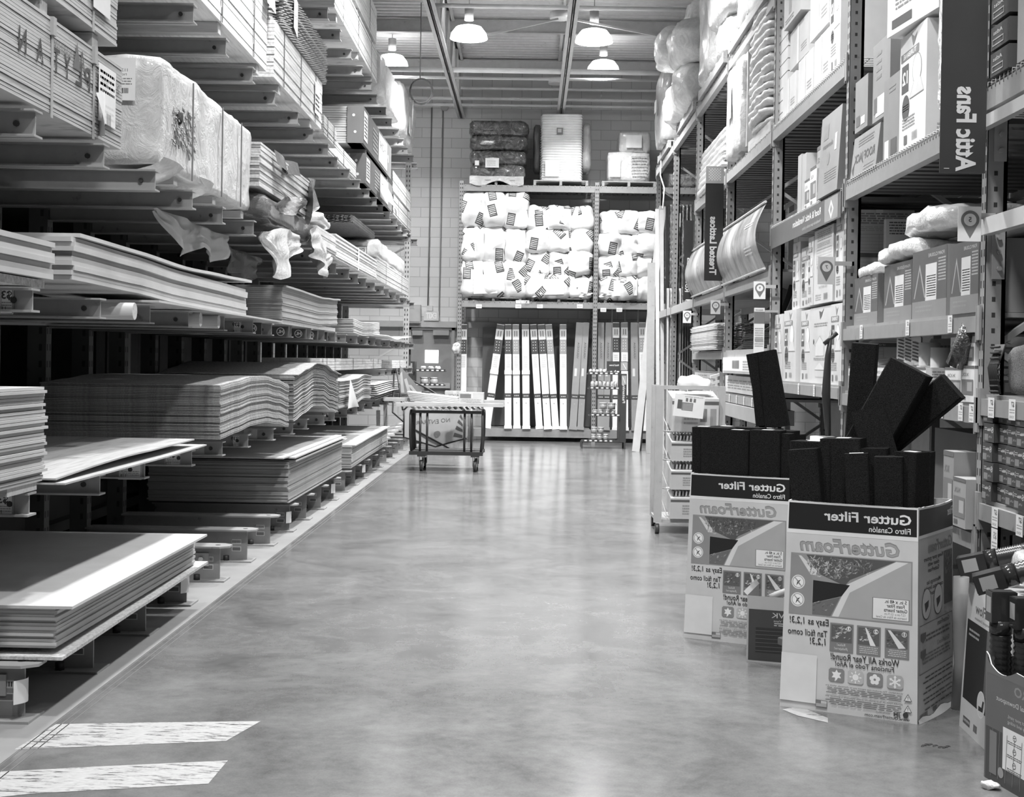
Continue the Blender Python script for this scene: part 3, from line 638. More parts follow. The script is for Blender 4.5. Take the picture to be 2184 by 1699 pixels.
for yy in (8.35, 9.15, 9.75): MB().box(-2.10, -2.092, yy-.006, yy+.006, 2.62, 3.22).build('strap', G(.2), t)
# front label of the wrapped bundle (faces the camera)
p = Print(f_cam(-2.44, 7.69, 2.98), .035); p.rect(0, 0, .19, .24, .9); p.text('LP', .03, .215, .03, .05, bold=.03); p.text('1132 SERIES', .08, .17, .024, .15, w=.13, bold=.01); p.text('PANEL NONE', .08, .145, .02, .15, w=.12); p.lines(.03, .085, .17, .13, 3, .25); p.bars(.03, .04, .15, .07, .1); p.build('product_label', t)
dunnage(-2.14, (8.2, 9.2, 10.1), 2.573, 2.625, 'wood block under the film wrapped siding bundle')
# next: planks with torn dark paper
pk = bundle('plank_bundle', 'bundle of thin planks with torn dark wrapping, right of the film wrapped siding', 'plank bundle', 10.45, 12.75, 2.86, 3.2, -2.1, 1.1, G(.6, .65, 'wood'), 17, 0, seed=7, jit=.008)
tag(MB().soft(-3.2, -2.08, 10.5, 12.95, 2.62, 2.83, 0, 12, .02, 3, 5, 0, (6, 16, 5)).build('dark_wrapped_bundle', G(.10, .5, 'film')), 'low bundle in dark crumpled wrapping under the thin planks', 'wrapped bundle')
m = MB(); m.surf(lambda a, b: (-2.08+.04*math.sin(a*7)+.03*b, 10.9+.95*a, 3.21-.12*b-.03*math.sin(a*5)), 12, 5); m.surf(lambda a, b: (-2.06+.05*math.sin(a*5+b*3), 12.45+.4*a, 3.19-.42*b*(1-.5*a)+.04*math.sin(b*6)), 8, 8); m.surf(lambda a, b: (-2.05+.05*math.sin(a*9+b*4), 11.0+1.2*a, 2.90-.12*b-.05*math.sin(a*6)), 12, 4)
m.build('torn_wrapping', G(.12, .5, 'film'), pk)
bundle('plank_bundle', 'pale thin planks on level with the torn plastic, centre of the left racking', 'plank bundle', 13.05, 14.3, 2.60, 2.82, -2.06, 1.0, G(.62, .65, 'wood'), 9, 0, seed=8, jit=.01)
# hanging torn plastic sheets under level 3
def rag(y0, y1, ztop, drop, x, label, sway=.12, seed=1, g=.75):
    off = Vector((seed, seed*2, 0)); m = MB()
    def fn(a, b):
        d = drop*(1-.75*abs(2*a-1)**1.5)*(.75+.35*noise.noise(Vector((a*4, seed, 0))))
        n = noise.noise_vector(Vector((a*3.5, b*2.5, seed)))*sway
        return (x+n.x-.25*b*b, y0+(y1-y0)*(a+(.5-a)*b*.35)+n.y*.5, ztop-d*b+n.z*.3)
    m.surf(fn, 20, 12); tag(m.build('torn_plastic', G(g, .35, 'clear')), label, 'plastic sheet')
def rag2(pts, label, g, seed, X0=-2.05, kind='film'):
    """plastic hanging as a folded curtain through a list of (y, ztop, zbottom)"""
    m = MB(); n = len(pts)-1
    def fn(a, b):
        i = min(int(a*n), n-1); u = a*n-i; y, z1, z0 = (pts[i][k]*(1-u)+pts[i+1][k]*u for k in range(3))
        f = .035*math.sin(a*19+seed)
        return (X0+f*(.2+b)+.04*noise.noise(Vector((a*5, b*5, seed))), y+.04*b*math.sin(b*5+seed), z1+(z0-z1)*b)
    m.surf(fn, 44, 10); tag(m.build('torn_plastic', G(g, .35, kind)), label, 'plastic sheet')
rag2([(8.3, 2.45, 2.43), (8.7, 2.45, 2.25), (9.0, 2.45, 2.20), (9.4, 2.45, 2.30), (9.8, 2.45, 2.22), (10.1, 2.45, 2.27), (10.3, 2.45, 2.44)], 'sagging clear plastic swag hanging under the film wrapped siding', .6, 4, -2.3, 'clear')
rag2([(11.0, 2.45, 2.42), (11.5, 2.45, 2.22), (12.0, 2.45, 2.2), (12.6, 2.45, 2.4)], 'dim clear plastic swag hanging behind the bright torn plastic', .4, 6, -2.5, 'clear')
rag2([(10.35, 2.5, 2.5), (10.55, 2.52, 2.36), (10.8, 2.56, 2.20), (11.1, 2.6, 2.18), (11.45, 2.62, 2.25), (11.6, 2.62, 2.42), (12.0, 2.62, 2.52)], 'bright torn white plastic draped below the arms in the middle of the left racking', .8, 3)
rag2([(12.5, 2.72, 2.52), (13.0, 2.8, 2.48), (13.3, 2.7, 2.36), (13.55, 2.62, 2.33), (13.7, 2.6, 2.55)], 'ragged white plastic end hanging beside the right end of the thin planks', .8, 8)
tag(MB().soft(-2.9, -2.05, 13.1, 14.2, 2.86, 2.96, 0, 4, .04, 4, 2, 0, (6, 14, 4)).build('crumpled_plastic', G(.8, .35, 'film')), 'crumpled white plastic lying on the short pale plank bundle', 'plastic sheet')
bundle('siding_bundle', 'pale bundle of interleaved siding with white band, third level of the left racking', 'siding bundle', 14.35, 18.2, 2.6, 2.86, -2.08, .62, G(.68, .65, 'wood'), 12, 1, seed=9, jit=.012, strapw=.1).children[1].data.materials[0] = G(.8)
t = thing('wrapped_lumber_bundle', 'film wrapped lumber bundle with black stamped mark at the far end of the third level', 'wrapped bundle', (-2.5, 20.5, 2.9))
MB().soft(-2.95, -2.1, 18.5, 22.8, 2.93, 3.17, 0, 14, .03, 3, 6, 0, (6, 18, 6)).build('stretch_film', G(.7, .4, 'film'), t)
p = Print(f_cam(-2.6, 18.5, 2.93), .03); p.rect(.1, .02, .36, .14, .85); p.frame(.1, .02, .36, .14, .01, .1); p.text('CWISER', .23, .08, .08, .1, w=.2); p.build('stamp', t)
bundle('lumber_bundle', 'small dark ended bundle under the wrapped lumber at the far end', 'lumber bundle', 18.4, 23.2, 2.62, 2.9, -2.1, .9, G(.42, .65, 'wood'), 9, 2, seed=10)
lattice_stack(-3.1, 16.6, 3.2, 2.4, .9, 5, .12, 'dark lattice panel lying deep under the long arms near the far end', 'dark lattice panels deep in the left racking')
# level 4 far: stacked fibre boards in dark cartons
def boxed(y0, y1, z0, z1, xf, label, g=.2, lab2=.75):
    t = thing('boxed_panel_bundle', label, 'boxed bundle', (xf-.6, (y0+y1)/2, z0)); n = int((z1-z0)/.028); m = MB(); rr = random.Random(int(y0*10))
    for i in range(n):
        h = (z1-z0)/n; m.box(xf-1.1, xf-.03, y0+.02+rr.uniform(-.006, .006), y1-.02, z0+i*h, z0+(i+1)*h-.004)
    m.build('panels', G(.45, .7, 'sheet'), t)
    for a, b in ((-.75, -.74), (-.42, -.41)):
        pass
    m = MB(); m.box(xf-.2, xf, y0, y1, z0, z1); m.build('cardboard_sleeve', G(g, .6, 'carton'), t)
    p = Print(f_aisle_l(xf, y0, z0), .004); L = y1-y0; h = z1-z0; p.rect(.05, h*.12, .45, h*.9, lab2); p.lines(.1, h*.2, .4, h*.8, 6, .2)
    p.rect(L*.5, h*.08, L*.82, h*.92, lab2); p.text('LP', L*.86, h*.5, .14, .8, bold=.03); p.lines(L*.3, h*.15, L*.47, h*.85, 6, .5); p.text('HCIH', L*.66, h*.6, .15, .1, w=L*.2)
    p.build('panel_print', t)
    p = Print(f_cam(xf-.2, y0, z0), .003); p.disc(.1, h*.3, .018, .6); p.disc(.08, h*.75, .018, .6); p.build('rivets', t)
    return t
boxed(16.9, 20.3, 4.22, 4.68, -2.12, 'fibre panels in dark printed carton with two white dots, upper of two', .15)
boxed(17.2, 20.5, 3.76, 4.14, -2.12, 'fibre panels in dark printed carton, lower of two in left racking', .13)
dunnage(-2.12, (17.4, 20.0), 4.145, 4.21, 'spacer between the two dark printed cartons', .9, .2)
bundle('lumber_bundle', 'bundle beyond the two dark printed cartons, upper layer near the far end', 'lumber bundle', 20.6, 23.6, 4.1, 4.4, -2.12, 1.0, G(.5, .65, 'ply'), 10, 2, seed=12)
bundle('lumber_bundle', 'bundle beyond the two dark printed cartons, lower layer near the far end', 'lumber bundle', 20.7, 23.8, 3.75, 4.05, -2.12, 1.0, G(.35, .65, 'ply'), 10, 2, seed=13)
m = MB(); m.surf(lambda a, b: (-2.06+.14*b*math.sin(a*2+.5), 18.7+1.3*a-.3*b, 4.02-.32*b-.1*a), 6, 6); tag(m.build('paper_sheet', G(.88)), 'large white paper sheet hanging off the lower dark printed carton', 'paper')
bundle('siding_bundle', 'interleaved siding bundle under the dark carton, near its left end', 'siding bundle', 14.6, 16.9, 3.76, 3.96, -2.2, .9, G(.55, .65, 'wood'), 8, 1, seed=14)
# level 5 loads
bundle('lumber_bundle', 'pale board bundle on the highest arms, lower one, at the top of the picture', 'lumber bundle', 14.2, 18.1, 5.2, 5.62, -2.1, 1.1, G(.7, .65, 'ply'), 14, 3, seed=15)
bundle('lumber_bundle', 'pale board bundle on the highest arms, stacked above another, cut by the picture top', 'lumber bundle', 13.5, 18.0, 5.7, 6.15, -2.1, 1.1, G(.72, .65, 'ply'), 12, 3, seed=16)
dunnage(-2.1, (14.4, 16.2, 17.8), 5.625, 5.695, 'spacer between the two highest pale bundles')
dunnage(-2.1, (14.5, 16.3, 17.7), 5.12, 5.197, 'spacer under the highest pale bundles')
bundle('lumber_bundle', 'pale bundle on the highest arms nearest the camera, cut by the picture top', 'lumber bundle', 11.0, 13.2, 5.15, 5.8, -2.1, 1.1, G(.66, .65, 'wood'), 14, 2, seed=17)
t = thing('wrapped_lumber_bundle', 'white wrapped lumber bundle at the far top of the left racking', 'wrapped bundle', (-2.7, 21, 5.2))
MB().soft(-3.2, -2.08, 18.4, 21.2, 5.15, 5.75, 0, 12, .05, 2.5, 8, 0, (6, 14, 8)).build('stretch_film', G(.78, .4, 'film'), t)
t = thing('wrapped_lumber_bundle', 'white wrapped bundle, last load at the far top of the left racking', 'wrapped bundle', (-2.7, 22.8, 5.2))
MB().soft(-3.2, -2.08, 21.4, 24.0, 5.15, 5.95, 0, 12, .05, 2.5, 11, 0, (6, 14, 8)).build('stretch_film', G(.78, .4, 'film'), t)
MB().box(-2.075, -2.07, 22.6, 23.1, 5.3, 5.6).build('paper_tag', G(.85), t)
# lumber on the extra low arms near the far end
bundle('lumber_bundle', 'bundle of long planks lying on the lowest short shelf near the far end', 'lumber bundle', 13.9, 20.6, 1.40, 1.54, -2.25, .5, G(.5, .65, 'wood'), 4, 3, seed=18)
bundle('lumber_bundle', 'bright ended short bundle behind the long planks at the far end of the racking', 'lumber bundle', 20.7, 23.0, 1.40, 1.52, -2.1, .6, G(.6, .65, 'wood'), 4, 1, seed=19)
dunnage(-2.25, (14.1,), 1.34, 1.398, 'spacer under the left end of the long planks', .5)
# leaning planks and odd pieces at the far floor level
for q, (y, x, h, lab) in enumerate(((20.4, -2.15, .75, 'thin'), (20.8, -2.3, .5, 'short'))):
    tag(MB().bar((x, y, .25), (x-.02, y+.05, .25+h), .06, .03).build('offcut', G(.55, .7, 'wood')), '%s upright offcut standing at the far end of the floor level' % lab, 'offcut')
for q in range(5):
    tag(MB().bar((-2.7, 19.9+.22*q, .30+.02*q), (-2.1, 20.3+.5*q, .36+.03*q), .14, .03).build('offcut', G(.6-.06*q, .7, 'wood')), '%s loose offcut lying past the third floor pile' % ['first', 'second', 'third', 'fourth', 'fifth'][q], 'offcut')
# vertical planks standing in the rack behind, far part, and the dim stock of the next aisle
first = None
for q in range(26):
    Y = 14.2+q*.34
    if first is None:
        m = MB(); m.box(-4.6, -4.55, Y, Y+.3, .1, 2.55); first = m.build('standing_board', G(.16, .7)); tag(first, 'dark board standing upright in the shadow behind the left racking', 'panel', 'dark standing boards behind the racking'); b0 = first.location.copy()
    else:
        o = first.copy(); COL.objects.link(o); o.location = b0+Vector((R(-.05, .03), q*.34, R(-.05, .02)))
tag(MB().box(-4.5, -4.4, 14.8, 14.92, .3, 2.5).build('white_post', G(.6)), 'white post with striped tape standing behind the left racking', 'post')
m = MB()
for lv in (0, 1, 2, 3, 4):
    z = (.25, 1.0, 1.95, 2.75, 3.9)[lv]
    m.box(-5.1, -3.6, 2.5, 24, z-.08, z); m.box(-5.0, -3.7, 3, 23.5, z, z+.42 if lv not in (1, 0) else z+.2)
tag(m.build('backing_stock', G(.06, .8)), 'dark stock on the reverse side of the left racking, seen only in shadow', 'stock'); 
# ================================================================ right pallet racking
XR = 2.2; RD = 1.1; Y0R = 6.63; BAY = 2.93
def YR(px, py, X=XR): return FPX*X/(px-1130+.016*(py-768))
def UY(n): return Y0R+BAY*n
rk = thing('pallet_rack', 'tall grey pallet racking with perforated uprights along the right side of the aisle', 'pallet rack', (XR, Y0R, 0))
rsteel = G(.30, .45, 'metal')
def upright(m, X, Y, h, w=.075, d=.10, n_h=None):
    """folded channel post; holes are near-black marks on the faces, their shade put in by colour; camera side is -Y, aisle side -X"""
    m.box(X, X+.004, Y, Y+w, 0, h); m.box(X, X+d, Y, Y+.004, 0, h); m.box(X, X+d, Y+w-.004, Y+w, 0, h)
    m.box(X+d-.02, X+d, Y, Y+.02, 0, h); m.box(X+d-.02, X+d, Y+w-.02, Y+w, 0, h)
    z = .12
    while z < h-.05:
        m.box(X+.035, X+.052, Y-.0012, Y, z, z+.022, 1); m.box(X-.0012, X, Y+.012, Y+.022, z-.01, z+.025, 1); m.box(X-.0012, X, Y+.05, Y+.06, z-.01, z+.025, 1); z += .0762
    m.box(X-.01, X+d+.02, Y-.02, Y+w+.02, 0, .01)
for n in range(-1, 7):
    Y = UY(n); h = 5.06 if n >= 2 else 4.6
    for X in (XR, XR+RD):
        m = MB(); upright(m, X, Y, h); m.build('upright', [rsteel, dark], rk)
    m = MB(); z = .15; s = 1
    while z < h-.6:
        a, b = (XR+.05, XR+RD+.05) if s > 0 else (XR+RD+.05, XR+.05)
        m.bar((a, Y+.035, z), (b, Y+.035, z+.75), .04, .03); z += .75; s = -s
    m.bar((XR+.05, Y+.035, .15), (XR+RD+.05, Y+.035, .15), .04, .03)
    m.build('brace', rsteel, rk)
def rbeam(y0, y1, z, h=.11, X=XR, t=.05, name='beam', g=None):
    m = MB(); y0 += .075
    m.box(X-.012, X+t, y0, y1, z-h, z-.02); m.box(X+.01, X+t, y0, y1, z-.02, z)      # stepped beam
    for yy in (y0, y1-.005): m.box(X-.016, X+.05, yy-.002, yy+.007, z-h-.05, z+.03)
    for yy in (y0-.05, y1+.012): m.box(X-.016, X-.004, yy, yy+.04, z-h-.04, z+.03)
    m.build(name, g or rsteel, rk)
def deck(y0, y1, z, X=XR, wire=True, name='wire_deck', pitch=.10):
    m = MB(); y = y0+.09
    while y < y1-.02:
        m.tube([(X-.012, y, z-.035), (X-.012, y, z+.006), (X+RD, y, z+.006)], .0035, 4); y += pitch if wire else .3
    for k in range(8): m.box(X+.0+k*RD/7.1, X+.006+k*RD/7.1, y0+.08, y1, z-.004, z+.002)
    for k in range(3 if wire else 0): m.box(X+.02, X+RD, y0+.5+k*.95, y0+.53+k*.95, z-.04, z-.002)
    m.build(name, G(.28, .4), rk)
def slats(y0, y1, z, X=XR, g=.2):
    m = MB(); y = y0+.1
    while y < y1-.05: m.box(X+.05, X+RD, y, y+.09, z-.03, z-.004); y += .17
    m.build('deck_slats', G(g, .6), rk)
LVR = {-1: [.915, 1.42, 2.92], 0: [.755, 1.375, 1.825, 2.83], 1: [1.41, 2.80, 3.715], 2: [.42, 1.23, 1.70, 2.43, 3.715, 4.98], 3: [.42, 1.23, 1.70, 2.43, 3.715, 4.98], 4: [2.43, 4.98], 5: [2.43, 4.98]}
for n, zs in LVR.items():
    for z in zs:
        ya, yb = UY(n), UY(n+1)
        if n == -1: ya = UY(0)-2.7
        rbeam(ya, yb, z, .125 if z > 2.3 else .10); rbeam(ya, yb, z, .11, XR+RD, .05)
        if z > 2.5: deck(ya, yb, z, wire=(n < 2), pitch=.055 if n < 2 else .12); slats(ya, yb, z-.05, g=.09)
        else:
            MB().box(XR+.02, XR+RD, ya+.08, yb, z-.025, z-.002).build('shelf_board', G(.3, .7), rk)
# diagonal second strut and thin beam in the near bay
MB().box(XR-.03, XR+.02, UY(0)-2.5, UY(0)-.02, 2.19, 2.27).build('light_beam', G(.6, .4), rk)
MB().box(XR-.04, XR+.0, UY(0)-2.5, UY(0)+.0, 2.70, 2.76).build('light_beam', G(.5, .4), rk)
# splice plates with bolts on the near upright
for z0 in (2.55, 1.98+.0):
    m = MB(); m.box(XR+.03, XR+.09, Y0R-.012, Y0R-.002, z0, z0+.25)
    for dz in (.05, .13, .2): m.tube([(XR+.06, Y0R-.03, z0+dz), (XR+.06, Y0R-.012, z0+dz)], .012, 6)
    m.build('splice_plate', G(.42, .35), rk)
# the racking behind, dim
bk = MB()
for n in range(-1, 7):
    for X in (XR+RD+1.25,): bk.box(X, X+.09, UY(n), UY(n)+.08, 0, 5)
for z in (1.4, 2.8, 4.2, 5.0): bk.box(XR+RD+1.2, XR+RD+1.25, 3, UY(6), z-.12, z)
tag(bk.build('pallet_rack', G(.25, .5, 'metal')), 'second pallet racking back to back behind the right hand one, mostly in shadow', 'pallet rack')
# ---------------------------------------------------------------- price labels on the shelf edges
def rtag(py_, Y, z, w=.09, h=.12, txt='$7', X=XR-.014, hang=0):
    p = Print(f_aisle_r(X, Y, z-h-hang), .003); p.rect(0, 0, w, h, .8); p.text(txt, w*.6, h*.74, h*.34, .05, bold=.03, w=w*.45); p.lines(.01, h*.3, w*.9, h*.55, 2, .3); p.text('X04X', w*.45, h*.14, h*.2, .15, w=w*.7); p.build('price_tag', rk)
for Y, z in ((9.05, 1.82), (7.95, 1.82), (7.15, 1.82), (9.2, 1.37), (8.95, 1.37), (8.2, 1.37), (7.75, 1.37), (7.5, 1.37), (7.28, 1.37), (6.95, 1.37), (6.78, 1.37)): rtag(0, Y, z, .075, .09)
for Y, z in ((6.5, 1.41), (6.22, 1.41), (6.42, .9), (6.1, .9)): rtag(0, Y, z, .085, .095)
rtag(0, 6.42, .80, .085, .13, '$15')
for Y in (11.9, 11.1, 10.5, 10.2): rtag(0, Y, 1.40, .06, .09)
for Y in (14.9, 14.4, 13.9, 13.4, 12.9): rtag(0, Y, 1.22, .06, .09)
# ---------------------------------------------------------------- cartons
def carton(label, X, Y1, Y0, z0, z1, dep=.45, g=.5, pa=None, pc=None, rz=0, group=None, name='carton', cat='box', tape=True, r=.6, kind='carton', lean=0):
    """X aisle face, Y1 far end, Y0 near end"""
    cx, cy = X, (Y0+Y1)/2; L = Y1-Y0; h = z1-z0
    t = thing(name, label, cat, (cx+dep/2, cy, z0), rz, group); M = WM[t.name]; Mi = M @ Matrix.Translation((-dep/2, 0, 0)) @ Matrix.Rotation(lean, 4, 'Y')
    def tr(m): m.v = [Mi @ v for v in m.v]; return m
    m = MB(); m.box(0, dep, -L/2, L/2, 0, h-.003); m.box(.0, dep/2-.002, -L/2, L/2, h-.003, h); m.box(dep/2+.002, dep, -L/2, L/2, h-.003, h)
    tr(m).build('carton_body', G(g, r, kind), t)
    if tape: tr(MB().box(dep/2-.025, dep/2+.025, -L/2-.001, L/2+.001, h-.07, h+.001)).build('packing_tape', G(min(.8, g*1.25), .3), t)
    if pa:
        p = Print(lambda u, v, d: Mi @ Vector((-d, L/2-u, v))); pa(p, L, h); p.build('front_print', t)
    if pc:
        p = Print(lambda u, v, d: Mi @ Vector((u, -L/2-d, v))); pc(p, dep, h); p.build('side_print', t)
    return t
def turbine_front(p, w, h):        # roof turbine cartons, picture side
    p.rect(w*.04, h*.78, w*.72, h*.85, .25); p.text('TURBINE', w*.38, h*.815, h*.06, .85, w=w*.5, bold=.02)
    p.poly([(w*.42, h*.98), (w*.5, h*.86), (w*.55, h*.88), (w*.66, h*.96), (w*.55, h*.93), (w*.5, h*.95)], .3)
    p.rect(w*.08, h*.5, w*.34, h*.74, .1); p.text('12', w*.21, h*.62, h*.15, .85, w=w*.2, bold=.03); 
    p.disc(w*.66, h*.64, min(w, h)*.17, .35); p.disc(w*.66, h*.64, min(w, h)*.155, .8); p.poly([(w*.4, h*.42), (w*.92, h*.42), (w*.8, h*.55), (w*.55, h*.55)], .7); p.line(w*.4, h*.42, w*.92, h*.42, .005, .3); p.line(w*.4, h*.42, w*.55, h*.55, .004, .3)
    p.disc(w*.25, h*.36, w*.14, .1); p.lines(w*.14, h*.33, w*.36, h*.39, 3, .7)
    p.lines(w*.12, h*.17, w*.6, h*.28, 4, .3); p.bars(w*.5, h*.05, w*.7, h*.12, .3); p.rect(w*.2, h*.04, w*.32, h*.12, .15)
def turbine_side(p, w, h):
    p.lines(w*.15, h*.84, w*.9, h*.97, 5, .25, .6); p.lines(w*.15, h*.76, w*.85, h*.82, 3, .4)
    p.rect(w*.14, h*.5, w*.9, h*.53, .6); p.frame(w*.14, h*.54, w*.92, h*.73, .003, .3)
    for q in range(4): p.line(w*.14, h*(.575+.038*q), w*.92, h*(.575+.038*q), .002, .35)
    p.line(w*.5, h*.54, w*.5, h*.73, .002, .35); p.rect(w*.2, h*.47, w*.92, h*.52, .12); p.text('12" CFM', w*.56, h*.495, h*.03, .85)
    p.frame(w*.2, h*.28, w*.6, h*.46, .003, .3)
    for q in range(4): p.line(w*.2, h*(.31+.036*q), w*.6, h*(.31+.036*q), .002, .35)
    p.text('AIR VENT INC', w*.5, h*.22, h*.04, .3, w=w*.45); p.lines(w*.1, h*.05, w*.4, h*.14, 3, .5); p.bars(w*.55, h*.05, w*.75, h*.13, .2)
def hawk_side(p, w, h):
    p.poly([(w*.45, h*.95), (w*.5, h*.84), (w*.56, h*.87), (w*.68, h*.98), (w*.58, h*.93)], .12); p.lines(w*.2, h*.74, w*.85, h*.8, 2, .3)
    p.poly([(w*.25, h*.5), (w*.5, h*.62), (w*.75, h*.5)], .7); p.line(w*.25, h*.5, w*.5, h*.62, .004, .2); p.line(w*.5, h*.62, w*.75, h*.5, .004, .2); p.rect(w*.3, h*.36, w*.7, h*.5, .68); p.disc(w*.2, h*.55, .02, .1); p.lines(w*.2, h*.3, w*.85, h*.34, 2, .3)
    p.poly([(w*.25, h*.18), (w*.5, h*.27), (w*.75, h*.18)], .7); p.frame(w*.3, h*.08, w*.7, h*.18, .003, .4)
rrc = random.Random(9)
wb = .60
# bay 1 lower turbine cartons, shelf 1.41; listed by pixel range of the aisle face
low = [(1640, 1664), (1666, 1690), (1700, 1712), (1724, 1740), (1762, 1783)]
lows = [(12.45, 12.06), (12.0, 11.45), (11.4, 10.97), (10.93, 10.18), (10.14, 9.77)]
for i, (a, b) in enumerate(lows):
    carton(['white turbine vent carton at the far end of the lower row', 'white turbine vent carton, second from the far end of the lower row', 'white turbine vent carton in the middle of the lower row', 'broad white turbine vent carton with bird and house drawings, lower row', 'white turbine vent carton next to the upright, lower row, near end'][i], XR+(.03, .03, .06, .04, .03)[i], a, b, 1.41, 2.0+(0, .02, 0, 0, .0)[i], .5, wb, hawk_side if i == 3 else turbine_front, turbine_side, name='vent_carton')
for i, (a, b) in enumerate([(11.8, 11.48), (11.43, 11.03), (11.0, 10.8), (10.77, 10.1), (10.06, 9.8)]):
    carton(['white turbine vent carton at the far end of the upper row', 'white turbine vent carton, second of the upper row', 'narrow white turbine vent carton in the middle of the upper row', 'broad white turbine vent carton with printed tables, upper row', 'white turbine vent carton at the near end of the upper row'][i], XR+(.06, .06, .03, .03, .04)[i], a, b, 2.025, 2.57+(.02, -.05, .0, .03, .1)[i], .5, wb, turbine_side if i == 3 else turbine_front, turbine_side, name='vent_carton')
# bay 0: open display cartons with plastic on top, shelf 1.825
def display_front(p, w, h):
    p.rect(0, 0, w, h, .11); p.rect(0, 0, w, h*.25, .26); p.poly([(w*.05, h*.3), (w*.22, h*.8), (w*.40, h*.3), (w*.37, h*.3), (w*.22, h*.72), (w*.08, h*.3)], .4); p.rect(w*.4, h*.25, w*.72, h*.78, .68); p.lines(w*.43, h*.3, w*.7, h*.62, 9, .25)
    p.text('FOAM CLOSURE', w*.7, h*.9, h*.07, .6, w=w*.45); p.lines(w*.76, h*.5, w*.97, h*.85, 8, .45); p.lines(w*.1, h*.08, w*.6, h*.2, 2, .3)
for i, (a, b, X) in enumerate(((9.45, 8.82, .04), (8.62, 8.0, .03), (7.95, 7.3, .02), (7.17, 6.72, .0))):
    carton(['dark printed display carton beside the far upright, second shelf', 'dark printed display carton under the long plastic bag', 'dark printed display carton left of the gap, third from the far upright', 'dark printed display carton nearest the number 5 tag'][i], XR+X, a, b, 1.825, 2.15+(0, .03, .06, .04)[i], .62, .27, display_front, None, name='display_carton', tape=False)
for i, (x0, x1, y1, y0, z0, z1) in enumerate(((2.22, 2.7, 9.4, 8.9, 2.15, 2.23), (2.2, 2.75, 8.8, 7.9, 2.19, 2.31), (2.22, 2.8, 8.3, 7.5, 2.32, 2.46), (2.25, 2.8, 7.35, 6.8, 2.22, 2.36))):
    tag(MB().soft(x0, x1, y0, y1, z0, z1, 0, 5, .03, 6, i+20, 0, (10, 14, 5)).build('plastic_bag', G(.86, .35, 'film')), ['small white plastic bag on the display carton beside the far upright', 'long white plastic bag over the middle display cartons', 'puffed white plastic bag, highest on the display cartons', 'white plastic bag behind the number 5 tag'][i], 'plastic bag')
def big_side(p, w, h): 
    p.text('AIRHAWK', w*.72, h*.45, .13, .04, w=h*.8, rot=-math.pi/2, bold=.02); p.lines(w*.05, h*.85, w*.45, h*.98, 5, .06); p.frame(w*.05, h*.5, w*.45, h*.72, .004, .08)
    for q in range(4): p.line(w*.05, h*(.54+.045*q), w*.45, h*(.54+.045*q), .003, .08)
    p.rect(w*.05, h*.4, w*.4, h*.47, .06); p.poly([(w*.7, h*.96), (w*.75, h*.86), (w*.8, h*.88), (w*.9, h*.98), (w*.8, h*.93)], .05); p.frame(w*.05, h*.1, w*.35, h*.38, .004, .08)
for i, (x, y1, y0, z0, z1) in enumerate(((2.32, 9.5, 9.45, 0, 0), (2.85, 9.3, 8.3, 1.83, 2.58), (2.9, 8.2, 7.2, 1.83, 2.55))):
    if i: carton(['', 'big brown vent carton with large lettering at the back of the second shelf, left', 'big brown vent carton at the back of the second shelf, right'][i], x, y1, y0, z0, z1, .42, .30, lambda p, w, h: (p.poly([(w*.4, h*.9), (w*.46, h*.76), (w*.54, h*.8), (w*.66, h*.92), (w*.54, h*.86)], .04), p.lines(w*.2, h*.6, w*.8, h*.72, 3, .05)), big_side, name='vent_carton')
carton('big brown vent carton standing just behind the second upright', 2.45, 9.52, 9.46, 1.83, 2.57, .4, .42, None, big_side, name='vent_carton')
for i, (x, y1, y0) in enumerate(((2.75, 9.4, 8.6), (2.78, 8.4, 7.5))):
    carton('big brown vent carton at the back of the third shelf, %s' % ['left', 'right'][i], x, y1, y0, 1.38, 1.74, .42, .28, lambda p, w, h: p.lines(w*.1, h*.3, w*.9, h*.9, 6, .05), big_side, name='vent_carton')
# small stock on shelf 1.375
def small_front(p, w, h):
    p.rect(w*.06, h*.2, w*.94, h*.62, .2); p.rect(w*.5, h*.3, w*.85, h*.55, .45); p.text('XOL', w*.35, h*.75, h*.14, .2, w=w*.5); p.bars(w*.1, h*.05, w*.4, h*.15, .1); p.rect(0, h*.93, w, h, .15)
yy = 9.42; 
for i, (L, h, X) in enumerate(((.2, .17, .0), (.17, .17, .02), (.15, .17, .01), (.14, .16, .03), (.34, .18, .0), (.25, .2, .02), (.28, .18, .01), (.2, .17, .0))):
    carton(['first', 'second', 'third', 'fourth', 'fifth', 'sixth', 'seventh', 'eighth'][i]+' small white printed box from the far upright on the third shelf', XR+X, yy, yy-L, 1.377, 1.377+h, .22, .78, small_front, lambda p, w, h: (p.rect(w*.1, h*.2, w*.9, h*.6, .3), p.lines(w*.15, h*.65, w*.8, h*.9, 3, .3)), name='small_box', tape=False); yy -= L+.015
for i, (y1, y0, z0, z1, X) in enumerate(((7.3, 7.0, 1.377, 1.55, .02), (7.28, 7.08, 1.55, 1.72, .04), (7.05, 6.82, 1.55, 1.72, .02), (6.97, 6.76, 1.377, 1.56, .0))):
    carton(['white printed box left of the glassware pack, lower', 'white printed box standing on another, left of two', 'white printed box standing on another, right of two', 'white printed box beside the near upright, lower'][i], XR+X, y1, y0, z0, z1, .3, .8, small_front, small_front, name='small_box', tape=False)
tag(MB().soft(2.25, 2.5, 8.9, 9.3, 1.55, 1.6, 0, 3, .03, 8, 41, 0, (6, 8, 4)).build('plastic_bag', G(.8, .35, 'clear')), 'clear crumpled bag lying on the small white boxes', 'plastic bag')
